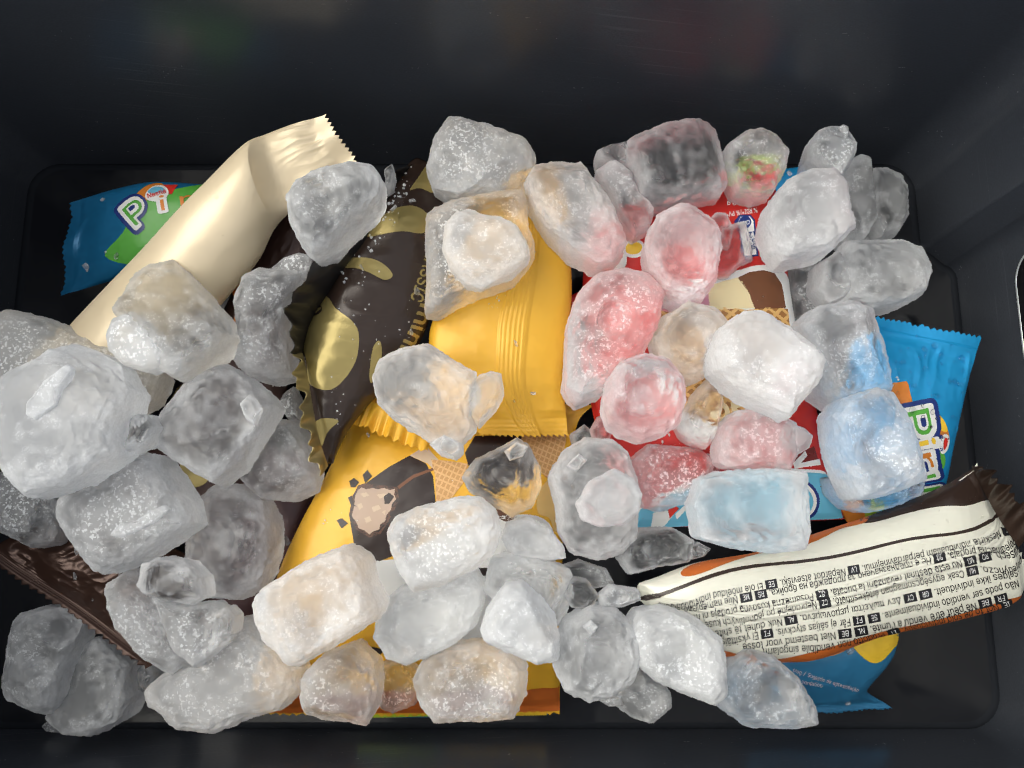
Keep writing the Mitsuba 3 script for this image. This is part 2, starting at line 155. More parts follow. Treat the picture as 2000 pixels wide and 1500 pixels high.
 ('small white ice piece between the boxy crusted block and the upright pinkish lump', 64.0, 11.0, 'f', [(0, 11.0, [(np.float64(-4.4), np.float64(-8.9)), (np.float64(-2.2), np.float64(-2.4)), (np.float64(6.6), np.float64(-0.2)), (np.float64(15.4), np.float64(-4.5)), (np.float64(21.9), np.float64(-12.1)), (np.float64(23.0), np.float64(-17.4)), (np.float64(13.1), np.float64(-18.5)), (np.float64(0.0), np.float64(-16.4))])]),
 ('smooth white boxy block with one tiny bright glint, below the bitten bar print', 82.0, 20.0, 'w', [(0, 20.0, [(np.float64(-100.5), np.float64(-33.5)), (np.float64(-97.7), np.float64(-27.6)), (np.float64(-82.7), np.float64(-18.5)), (np.float64(-70.5), np.float64(-12.5)), (np.float64(-64.4), np.float64(-10.8)), (np.float64(-58.0), np.float64(-15.5)), (np.float64(-55.7), np.float64(-24.6)), (np.float64(-50.2), np.float64(-34.5)), (np.float64(-52.1), np.float64(-39.5)), (np.float64(-63.1), np.float64(-46.3)), (np.float64(-81.0), np.float64(-56.1)), (np.float64(-86.1), np.float64(-56.1)), (np.float64(-95.7), np.float64(-46.3)), (np.float64(-99.1), np.float64(-39.5))])]),
 ('broad greenish grey ice block beneath the boxy crusted block', 60.0, 16.0, 'f', [(0, 16.0, [(np.float64(-57.7), np.float64(-49.5)), (np.float64(-53.8), np.float64(-34.8)), (np.float64(-46.2), np.float64(-28.4)), (np.float64(-33.1), np.float64(-26.3)), (np.float64(-15.5), np.float64(-22.0)), (np.float64(-11.0), np.float64(-28.4)), (np.float64(-12.1), np.float64(-36.9)), (np.float64(-15.3), np.float64(-45.4)), (np.float64(-26.1), np.float64(-53.7)), (np.float64(-43.3), np.float64(-60.4)), (np.float64(-52.0), np.float64(-57.9))])]),
 ('rough clear cluster of ice behind the bright faceted lump', 62.0, 15.0, 'c', [(0, 15.0, [(np.float64(-12.0), np.float64(-30.4)), (np.float64(-8.8), np.float64(-17.5)), (np.float64(0.0), np.float64(-14.3)), (np.float64(13.2), np.float64(-17.5)), (np.float64(24.2), np.float64(-21.8)), (np.float64(26.2), np.float64(-32.5)), (np.float64(21.7), np.float64(-45.1)), (np.float64(8.7), np.float64(-47.2)), (np.float64(-4.4), np.float64(-38.8))]), (2, 10.8, [(np.float64(22.9), np.float64(-24.9)), (np.float64(31.6), np.float64(-25.9)), (np.float64(36.5), np.float64(-32.3)), (np.float64(32.5), np.float64(-38.6)), (np.float64(24.9), np.float64(-37.5)), (np.float64(20.6), np.float64(-31.2))])]),
 ('bright faceted ice lump with glassy facets, front middle of the heap', 78.0, 16.0, 'w', [(0, 16.0, [(np.float64(-12.4), np.float64(-43.9)), (np.float64(-9.3), np.float64(-35.0)), (np.float64(-2.1), np.float64(-25.9)), (np.float64(4.2), np.float64(-24.9)), (np.float64(12.5), np.float64(-31.9)), (np.float64(17.6), np.float64(-39.0)), (np.float64(19.0), np.float64(-46.9)), (np.float64(18.5), np.float64(-55.8)), (np.float64(10.3), np.float64(-57.4)), (np.float64(-2.1), np.float64(-51.9)), (np.float64(-11.3), np.float64(-47.9))])]),
 ('round brownish crusted lump with one small bubble, near the front wall', 70.0, 19.0, 's', [(0, 19.0, [(np.float64(17.9), np.float64(-52.1)), (np.float64(21.2), np.float64(-42.0)), (np.float64(31.9), np.float64(-35.8)), (np.float64(42.5), np.float64(-36.9)), (np.float64(50.8), np.float64(-45.0)), (np.float64(52.6), np.float64(-55.2)), (np.float64(48.2), np.float64(-64.2)), (np.float64(39.7), np.float64(-71.1)), (np.float64(30.2), np.float64(-72.5)), (np.float64(20.9), np.float64(-68.2)), (np.float64(16.8), np.float64(-60.2))]), (17.7, 3.0, [(np.float64(27.6), np.float64(-42.4)), (np.float64(30.9), np.float64(-39.7)), (np.float64(33.7), np.float64(-42.4)), (np.float64(30.8), np.float64(-45.5))])]),
 ('greenish ice block with a frosted shoulder over the end of the cream printed packet', 72.0, 17.0, 'f', [(0, 17.0, [(np.float64(50.7), np.float64(-37.7)), (np.float64(61.3), np.float64(-35.6)), (np.float64(73.8), np.float64(-39.7)), (np.float64(84.0), np.float64(-47.8)), (np.float64(84.6), np.float64(-57.8)), (np.float64(84.1), np.float64(-68.7)), (np.float64(79.8), np.float64(-72.7)), (np.float64(70.6), np.float64(-69.7)), (np.float64(56.2), np.float64(-63.8)), (np.float64(49.1), np.float64(-57.8)), (np.float64(45.2), np.float64(-45.8))])]),
 ('pyramid shaped grey ice lump at the front under the cream printed packet', 54.0, 20.0, 'c', [(0, 20.0, [(np.float64(81.1), np.float64(-71.5)), (np.float64(88.2), np.float64(-61.0)), (np.float64(97.3), np.float64(-53.6)), (np.float64(108.2), np.float64(-56.8)), (np.float64(118.7), np.float64(-65.2)), (np.float64(125.6), np.float64(-77.7)), (np.float64(126.9), np.float64(-84.9)), (np.float64(117.4), np.float64(-86.6)), (np.float64(97.9), np.float64(-86.6)), (np.float64(89.4), np.float64(-80.8))])]),
 ('small grey ice lump at the front wall below the round brownish lump', 36.0, 15.0, 'm', [(0, 15.0, [(np.float64(43.8), np.float64(-77.4)), (np.float64(48.5), np.float64(-73.0)), (np.float64(57.8), np.float64(-68.6)), (np.float64(69.2), np.float64(-75.2)), (np.float64(70.1), np.float64(-81.7)), (np.float64(61.8), np.float64(-89.3)), (np.float64(52.7), np.float64(-87.2)), (np.float64(45.9), np.float64(-82.8))]), (2, 10.8, [(np.float64(37.3), np.float64(-79.6)), (np.float64(42.4), np.float64(-75.9)), (np.float64(49.3), np.float64(-75.9)), (np.float64(49.1), np.float64(-81.7)), (np.float64(42.3), np.float64(-82.4))])]),
 ('amber tinted ice block resting on the front end of the yellow cone packet', 58.0, 18.0, 'm', [(0, 18.0, [(np.float64(-41.3), np.float64(-66.5)), (np.float64(-37.1), np.float64(-58.2)), (np.float64(-26.2), np.float64(-53.0)), (np.float64(-13.1), np.float64(-51.5)), (np.float64(0.0), np.float64(-56.1)), (np.float64(6.5), np.float64(-62.4)), (np.float64(6.1), np.float64(-72.7)), (np.float64(1.1), np.float64(-81.9)), (np.float64(-12.9), np.float64(-83.3)), (np.float64(-32.3), np.float64(-82.9)), (np.float64(-37.8), np.float64(-76.8))])]),
 ('brownish boxy ice block at the front wall under the smooth white block', 56.0, 17.0, 'm', [(0, 17.0, [(np.float64(-86.4), np.float64(-64.8)), (np.float64(-79.0), np.float64(-56.5)), (np.float64(-66.0), np.float64(-52.2)), (np.float64(-57.0), np.float64(-60.6)), (np.float64(-55.0), np.float64(-69.0)), (np.float64(-56.4), np.float64(-79.3)), (np.float64(-60.5), np.float64(-85.9)), (np.float64(-75.7), np.float64(-84.4)), (np.float64(-85.6), np.float64(-81.4)), (np.float64(-87.1), np.float64(-73.1))])]),
 ('blue grey ice piece between the amber block and the brownish boxy block', 38.0, 12.0, 'c', [(0, 12.0, [(np.float64(-58.8), np.float64(-63.8)), (np.float64(-46.2), np.float64(-59.4)), (np.float64(-39.1), np.float64(-68.2)), (np.float64(-42.3), np.float64(-81.3)), (np.float64(-52.5), np.float64(-85.6)), (np.float64(-58.2), np.float64(-83.5))])]),
 ('long pale ice chunk that leans over the brown foil packet', 62.0, 15.0, 'm', [(0, 15.0, [(np.float64(-170.3), np.float64(-28.2)), (np.float64(-160.4), np.float64(-20.8)), (np.float64(-149.0), np.float64(-26.1)), (np.float64(-141.3), np.float64(-40.9)), (np.float64(-133.5), np.float64(-59.6)), (np.float64(-140.6), np.float64(-65.7)), (np.float64(-150.7), np.float64(-59.6)), (np.float64(-162.7), np.float64(-45.1))])]),
 ('wide smooth tan ice slab at the front of the front left cluster', 52.0, 16.0, 'f', [(0, 16.0, [(np.float64(-154.8), np.float64(-71.9)), (np.float64(-148.2), np.float64(-65.6)), (np.float64(-133.1), np.float64(-59.2)), (np.float64(-125.2), np.float64(-44.3)), (np.float64(-111.9), np.float64(-42.1)), (np.float64(-97.8), np.float64(-55.0)), (np.float64(-88.6), np.float64(-63.5)), (np.float64(-89.3), np.float64(-71.9)), (np.float64(-96.6), np.float64(-80.2)), (np.float64(-109.6), np.float64(-83.3)), (np.float64(-124.5), np.float64(-89.5)), (np.float64(-140.0), np.float64(-87.5)), (np.float64(-146.9), np.float64(-82.3)), (np.float64(-152.7), np.float64(-78.2))])]),
 ('flaky clear ice shards between the long pale chunk and the wide tan slab', 66.0, 11.0, 'c', [(0, 11.0, [(np.float64(-148.9), np.float64(-32.1)), (np.float64(-139.9), np.float64(-36.3)), (np.float64(-124.9), np.float64(-35.2)), (np.float64(-116.1), np.float64(-39.4)), (np.float64(-116.4), np.float64(-50.7)), (np.float64(-127.5), np.float64(-60.9)), (np.float64(-138.7), np.float64(-52.8))]), (2, 7.9, [(np.float64(-123.9), np.float64(-39.1)), (np.float64(-117.7), np.float64(-36.5)), (np.float64(-113.6), np.float64(-40.2)), (np.float64(-113.8), np.float64(-47.4)), (np.float64(-119.0), np.float64(-49.4))])]),
 ('clear glassy ice piece on top of the front left cluster', 80.0, 12.0, 'c', [(0, 12.0, [(np.float64(-149.6), np.float64(-26.7)), (np.float64(-147.8), np.float64(-18.6)), (np.float64(-139.7), np.float64(-15.6)), (np.float64(-129.1), np.float64(-17.6)), (np.float64(-122.9), np.float64(-23.7)), (np.float64(-121.5), np.float64(-31.7)), (np.float64(-127.9), np.float64(-34.7)), (np.float64(-138.4), np.float64(-32.7)), (np.float64(-146.9), np.float64(-29.7))])]),
 ('dull rounded ice lump between the yellow cone packet and the crusted block with a flake', 52.0, 18.0, 'm', [(0, 18.0, [(np.float64(-141.1), np.float64(-9.2)), (np.float64(-138.8), np.float64(6.6)), (np.float64(-131.3), np.float64(14.5)), (np.float64(-119.7), np.float64(14.5)), (np.float64(-109.0), np.float64(7.7)), (np.float64(-103.9), np.float64(-2.5)), (np.float64(-103.1), np.float64(-18.1)), (np.float64(-107.0), np.float64(-30.2)), (np.float64(-116.8), np.float64(-35.6)), (np.float64(-130.3), np.float64(-34.5)), (np.float64(-138.6), np.float64(-29.1)), (np.float64(-141.6), np.float64(-18.1))])]),
 ('crusted ice block with an icy flake on its face, below the brightest white chunk', 74.0, 18.0, 'm', [(0, 18.0, [(np.float64(-186.5), np.float64(1.9)), (np.float64(-185.0), np.float64(8.3)), (np.float64(-172.8), np.float64(15.8)), (np.float64(-154.2), np.float64(26.6)), (np.float64(-147.6), np.float64(25.5)), (np.float64(-140.4), np.float64(16.8)), (np.float64(-130.9), np.float64(4.0)), (np.float64(-128.3), np.float64(-3.4)), (np.float64(-134.4), np.float64(-7.5)), (np.float64(-150.6), np.float64(-18.0)), (np.float64(-162.9), np.float64(-23.1)), (np.float64(-168.4), np.float64(-21.1)), (np.float64(-176.6), np.float64(-12.8)), (np.float64(-182.6), np.float64(-5.5))]), (16.7, 3.0, [(np.float64(-158.9), np.float64(-7.2)), (np.float64(-154.2), np.float64(-2.2)), (np.float64(-149.1), np.float64(-2.6)), (np.float64(-144.4), np.float64(1.8)), (np.float64(-137.5), np.float64(4.8)), (np.float64(-135.3), np.float64(2.8)), (np.float64(-140.0), np.float64(-2.2)), (np.float64(-147.8), np.float64(-6.2)), (np.float64(-153.7), np.float64(-8.5))])]),
 ('boxy ice block with a leaf shaped dent, over the gold spotted brown packet', 74.0, 18.0, 'm', [(0, 18.0, [(np.float64(-150.4), np.float64(34.2)), (np.float64(-144.7), np.float64(45.2)), (np.float64(-132.7), np.float64(61.9)), (np.float64(-127.4), np.float64(65.3)), (np.float64(-117.3), np.float64(63.0)), (np.float64(-103.4), np.float64(51.8)), (np.float64(-99.2), np.float64(46.3)), (np.float64(-102.7), np.float64(38.6)), (np.float64(-112.5), np.float64(19.0)), (np.float64(-120.7), np.float64(12.6)), (np.float64(-129.6), np.float64(16.8)), (np.float64(-143.3), np.float64(25.5)), (np.float64(-149.7), np.float64(29.8))]), (16.7, 3.0, [(np.float64(-110.4), np.float64(45.0)), (np.float64(-107.5), np.float64(48.8)), (np.float64(-104.3), np.float64(47.5)), (np.float64(-101.5), np.float64(42.9)), (np.float64(-103.6), np.float64(36.2)), (np.float64(-107.5), np.float64(38.7))])]),
 ('dark brownish ice block beside the pinked end of the dark spotted packet', 52.0, 17.0, 'c', [(0, 17.0, [(np.float64(-123.7), np.float64(22.6)), (np.float64(-116.6), np.float64(40.0)), (np.float64(-106.3), np.float64(43.5)), (np.float64(-95.7), np.float64(42.3)), (np.float64(-90.7), np.float64(34.2)), (np.float64(-85.9), np.float64(19.1)), (np.float64(-87.4), np.float64(11.1)), (np.float64(-96.3), np.float64(6.6)), (np.float64(-110.2), np.float64(7.7)), (np.float64(-119.8), np.float64(15.7))])]),
 ('clear topped ice block on the lower end of the cream tube', 84.0, 17.0, 'c', [(0, 17.0, [(np.float64(-164.9), np.float64(83.2)), (np.float64(-160.7), np.float64(97.9)), (np.float64(-153.7), np.float64(105.8)), (np.float64(-142.9), np.float64(108.6)), (np.float64(-135.8), np.float64(101.3)), (np.float64(-128.7), np.float64(92.2)), (np.float64(-119.3), np.float64(82.1)), (np.float64(-114.0), np.float64(73.2)), (np.float64(-118.3), np.float64(66.6)), (np.float64(-128.5), np.float64(57.8)), (np.float64(-134.7), np.float64(54.1)), (np.float64(-141.3), np.float64(57.8)), (np.float64(-144.1), np.float64(65.5)), (np.float64(-155.5), np.float64(74.3))])]),
 ('sparkling frosted slab on the near side of the clear topped block', 94.0, 9.0, 's', [(0, 9.0, [(np.float64(-164.1), np.float64(73.0)), (np.float64(-161.7), np.float64(79.5)), (np.float64(-154.6), np.float64(82.3)), (np.float64(-148.0), np.float64(78.4)), (np.float64(-142.2), np.float64(70.9)), (np.float64(-136.5), np.float64(64.5)), (np.float64(-138.2), np.float64(59.6)), (np.float64(-145.2), np.float64(57.1)), (np.float64(-154.8), np.float64(59.2)), (np.float64(-161.6), np.float64(65.5))])]),
 ('upright grey ice block between the clear topped block and the dark spotted packet', 68.0, 17.0, 'c', [(0, 17.0, [(np.float64(-121.1), np.float64(92.1)), (np.float64(-117.3), np.float64(104.0)), (np.float64(-110.6), np.float64(107.6)), (np.float64(-100.2), np.float64(107.6)), (np.float64(-90.9), np.float64(106.4)), (np.float64(-92.9), np.float64(99.2)), (np.float64(-97.0), np.float64(89.8)), (np.float64(-98.2), np.float64(80.4)), (np.float64(-95.6), np.float64(59.6)), (np.float64(-103.3), np.float64(57.3)), (np.float64(-114.7), np.float64(59.6)), (np.float64(-120.0), np.float64(65.4)), (np.float64(-118.5), np.float64(78.1))])]),
 ('thin clear ice sliver at the top of the upright grey block', 72.0, 7.0, 'c', [(0, 7.0, [(np.float64(-107.0), np.float64(107.5)), (np.float64(-100.4), np.float64(112.2)), (np.float64(-93.7), np.float64(114.6)), (np.float64(-87.9), np.float64(113.4)), (np.float64(-86.1), np.float64(107.5)), (np.float64(-90.9), np.float64(102.8)), (np.float64(-97.7), np.float64(103.9))])]),
 ('tan shaded ice block behind the brightest white chunk at the left wall', 64.0, 17.0, 'm', [(0, 17.0, [(np.float64(-236.7), np.float64(60.3)), (np.float64(-228.9), np.float64(72.0)), (np.float64(-226.0), np.float64(87.3)), (np.float64(-220.5), np.float64(89.7)), (np.float64(-202.8), np.float64(86.1)), (np.float64(-183.8), np.float64(79.0)), (np.float64(-160.2), np.float64(72.0)), (np.float64(-152.5), np.float64(60.3)), (np.float64(-156.1), np.float64(48.9)), (np.float64(-167.2), np.float64(45.4)), (np.float64(-198.9), np.float64(46.6)), (np.float64(-221.5), np.float64(46.6))])]),
 ('brightest white ice chunk, large and broken, close to the left wall', 100.0, 17.0, 'w', [(0, 17.0, [(np.float64(-203.0), np.float64(43.6)), (np.float64(-200.7), np.float64(49.8)), (np.float64(-191.4), np.float64(57.6)), (np.float64(-174.1), np.float64(68.0)), (np.float64(-165.6), np.float64(65.3)), (np.float64(-156.0), np.float64(60.1)), (np.float64(-148.3), np.float64(48.7)), (np.float64(-148.9), np.float64(41.6)), (np.float64(-151.5), np.float64(31.5)), (np.float64(-149.8), np.float64(23.4)), (np.float64(-164.7), np.float64(11.6)), (np.float64(-180.0), np.float64(6.6)), (np.float64(-186.5), np.float64(11.6)), (np.float64(-195.7), np.float64(23.4)), (np.float64(-200.4), np.float64(29.4))]), (15.8, 3.0, [(np.float64(-180.9), np.float64(41.3)), (np.float64(-175.1), np.float64(50.1)), (np.float64(-167.0), np.float64(56.5)), (np.float64(-164.5), np.float64(54.6)), (np.float64(-168.6), np.float64(47.1)), (np.float64(-169.3), np.float64(40.9)), (np.float64(-176.4), np.float64(35.2)), (np.float64(-180.4), np.float64(37.1))])]),
 ('glassy clear nub on the edge of the brightest white chunk', 92.0, 10.0, 'c', [(0, 10.0, [(np.float64(-159.7), np.float64(32.3)), (np.float64(-153.1), np.float64(40.6)), (np.float64(-144.9), np.float64(40.6)), (np.float64(-140.7), np.float64(35.4)), (np.float64(-143.9), np.float64(28.2)), (np.float64(-155.7), np.float64(22.0))])]),
 ('shaded ice lump low at the left wall under the brightest white chunk', 48.0, 17.0, 'c', [(0, 17.0, [(np.float64(-233.0), np.float64(15.9)), (np.float64(-226.7), np.float64(21.7)), (np.float64(-217.3), np.float64(21.7)), (np.float64(-202.3), np.float64(11.2)), (np.float64(-197.7), np.float64(-0.2)), (np.float64(-200.0), np.float64(-11.5)), (np.float64(-209.0), np.float64(-13.8)), (np.float64(-223.5), np.float64(-7.0)), (np.float64(-230.1), np.float64(-0.2))])]),
 ('upright dark grey ice block in the shaded front left corner', 38.0, 18.0, 'm', [(0, 18.0, [(np.float64(-224.3), np.float64(-74.8)), (np.float64(-223.5), np.float64(-55.0)), (np.float64(-221.3), np.float64(-42.7)), (np.float64(-212.3), np.float64(-40.0)), (np.float64(-198.2), np.float64(-40.4)), (np.float64(-193.0), np.float64(-46.0)), (np.float64(-191.8), np.float64(-53.9)), (np.float64(-195.8), np.float64(-66.0)), (np.float64(-197.7), np.float64(-81.3)), (np.float64(-200.7), np.float64(-86.0)), (np.float64(-212.5), np.float64(-82.4)), (np.float64(-222.0), np.float64(-79.1))])]),
 ('rounded dark grey ice lump beside the upright block in the front left corner', 30.0, 17.0, 'm', [(0, 17.0, [(np.float64(-207.4), np.float64(-88.6)), (np.float64(-199.9), np.float64(-69.7)), (np.float64(-196.5), np.float64(-56.2)), (np.float64(-187.2), np.float64(-53.9)), (np.float64(-172.0), np.float64(-65.2)), (np.float64(-167.9), np.float64(-78.7)), (np.float64(-171.3), np.float64(-88.6)), (np.float64(-183.5), np.float64(-95.2)), (np.float64(-197.4), np.float64(-95.8))])]),
 ('small wet ice chip on the floor of the front left corner', 9.0, 7.0, 'c', [(0, 7.0, [(np.float64(-223.2), np.float64(-97.6)), (np.float64(-219.1), np.float64(-94.3)), (np.float64(-212.8), np.float64(-95.3)), (np.float64(-208.7), np.float64(-99.4)), (np.float64(-214.7), np.float64(-101.3)), (np.float64(-220.9), np.float64(-100.4))])]),
 ('small dark ice chip between the rounded dark lump and the wide tan slab', 24.0, 10.0, 'c', [(0, 10.0, [(np.float64(-172.2), np.float64(-68.6)), (np.float64(-167.7), np.float64(-65.1)), (np.float64(-163.9), np.float64(-70.9)), (np.float64(-165.8), np.float64(-79.9)), (np.float64(-170.2), np.float64(-78.8))])]),
 ('turtle shaped amber ice lump with a clear arm, on the yellow packets', 82.0, 15.0, 'f', [(0, 15.0, [(np.float64(-58.2), np.float64(57.1)), (np.float64(-55.1), np.float64(64.8)), (np.float64(-43.4), np.float64(70.3)), (np.float64(-34.7), np.float64(70.8)), (np.float64(-26.0), np.float64(64.8)), (np.float64(-15.1), np.float64(58.2)), (np.float64(-12.9), np.float64(50.6)), (np.float64(-16.0), np.float64(41.9)), (np.float64(-14.9), np.float64(35.5)), (np.float64(-20.2), np.float64(29.1)), (np.float64(-25.4), np.float64(25.9)), (np.float64(-31.8), np.float64(29.1)), (np.float64(-38.3), np.float64(33.3)), (np.float64(-49.1), np.float64(39.8)), (np.float64(-55.7), np.float64(46.2))]), (2, 10.8, [(np.float64(-18.2), np.float64(52.4)), (np.float64(-13.9), np.float64(57.2)), (np.float64(-8.6), np.float64(58.9)), (np.float64(-4.3), np.float64(57.8)), (np.float64(-3.2), np.float64(50.3)), (np.float64(-6.4), np.float64(43.8)), (np.float64(-13.8), np.float64(36.3)), (np.float64(-18.7), np.float64(41.7))]), (2, 10.8, [(np.float64(-33.7), np.float64(28.9)), (np.float64(-27.5), np.float64(33.1)), (np.float64(-20.0), np.float64(28.9)), (np.float64(-20.0), np.float64(25.7)), (np.float64(-23.1), np.float64(23.0)), (np.float64(-29.5), np.float64(24.7))])]),
 ('small dark ice piece beside the pinked end of the dark spotted packet', 44.0, 10.0, 'c', [(0, 10.0, [(np.float64(-106.9), np.float64(56.6)), (np.float64(-102.3), np.float64(60.3)), (np.float64(-97.8), np.float64(51.8)), (np.float64(-96.2), np.float64(42.1)), (np.float64(-102.7), np.float64(44.0)), (np.float64(-107.3), np.float64(50.5))])]),
 ('smoky purple grey ice lump at the tip of the cream printed packet', 58.0, 13.0, 'c', [(0, 13.0, [(np.float64(45.8), np.float64(-11.2)), (np.float64(56.0), np.float64(-4.6)), (np.float64(69.5), np.float64(-4.6)), (np.float64(78.2), np.float64(-10.1)), (np.float64(75.7), np.float64(-18.8)), (np.float64(62.2), np.float64(-22.1)), (np.float64(49.9), np.float64(-24.3)), (np.float64(45.6), np.float64(-17.8))]), (2, 9.4, [(np.float64(74.3), np.float64(-12.9)), (np.float64(80.0), np.float64(-10.7)), (np.float64(84.7), np.float64(-13.3)), (np.float64(81.9), np.float64(-16.6)), (np.float64(76.4), np.float64(-18.1))])]),
 ('flat grey ice piece touching the tip of the cream printed packet', 68.0, 8.0, 'm', [(0, 8.0, [(np.float64(35.4), np.float64(-31.9)), (np.float64(40.8), np.float64(-27.7)), (np.float64(52.6), np.float64(-29.8)), (np.float64(53.6), np.float64(-34.0)), (np.float64(44.9), np.float64(-37.1)), (np.float64(36.4), np.float64(-37.1))])]),
 ('small pink ice piece beside the yellow corner between the two cone packets', 56.0, 9.0, 'c', [(0, 9.0, [(np.float64(34.6), np.float64(38.4)), (np.float64(38.1), np.float64(44.2)), (np.float64(42.8), np.float64(45.8)), (np.float64(44.9), np.float64(38.4)), (np.float64(42.5), np.float64(31.5)), (np.float64(35.6), np.float64(30.3))])]),
 ('smaller clear ice bit under the pink ice piece at the yellow corner', 50.0, 9.0, 'c', [(0, 9.0, [(np.float64(26.2), np.float64(36.7)), (np.float64(32.8), np.float64(41.4)), (np.float64(37.5), np.float64(36.7)), (np.float64(36.1), np.float64(27.3)), (np.float64(29.1), np.float64(26.2))])]),
 ('small ice bit between the red snowy lump and the square pale blue block', 54.0, 8.0, 'c', [(0, 8.0, [(np.float64(84.7), np.float64(24.7)), (np.float64(90.4), np.float64(29.3)), (np.float64(92.3), np.float64(21.3)), (np.float64(89.2), np.float64(12.2)), (np.float64(85.1), np.float64(13.3))])]),
 ('clear ice rim peeping out below the rough crusted block', 60.0, 9.0, 'c', [(0, 9.0, [(np.float64(137.5), np.float64(18.7)), (np.float64(144.1), np.float64(15.3)), (np.float64(149.1), np.float64(7.5)), (np.float64(154.5), np.float64(5.3)), (np.float64(168.4), np.float64(10.9)), (np.float64(178.5), np.float64(15.8)), (np.float64(177.3), np.float64(9.8)), (np.float64(165.6), np.float64(4.2)), (np.float64(154.2), np.float64(1.3)), (np.float64(145.4), np.float64(3.1)), (np.float64(138.7), np.float64(9.8))])]),
 ('small ice chip at the top corner of the dark spotted packet', 74.0, 6.0, 'c', [(0, 6.0, [(np.float64(-57.4), np.float64(153.1)), (np.float64(-53.8), np.float64(156.8)), (np.float64(-52.5), np.float64(151.4)), (np.float64(-53.5), np.float64(144.8)), (np.float64(-56.4), np.float64(142.8))])]),
 ('pinkish ice bit under the rough clear cluster', 50.0, 9.0, 'c', [(0, 9.0, [(np.float64(21.6), np.float64(-21.5)), (np.float64(29.6), np.float64(-18.6)), (np.float64(42.1), np.float64(-22.6)), (np.float64(45.3), np.float64(-29.2)), (np.float64(36.2), np.float64(-31.4)), (np.float64(26.1), np.float64(-28.1))])]),
]
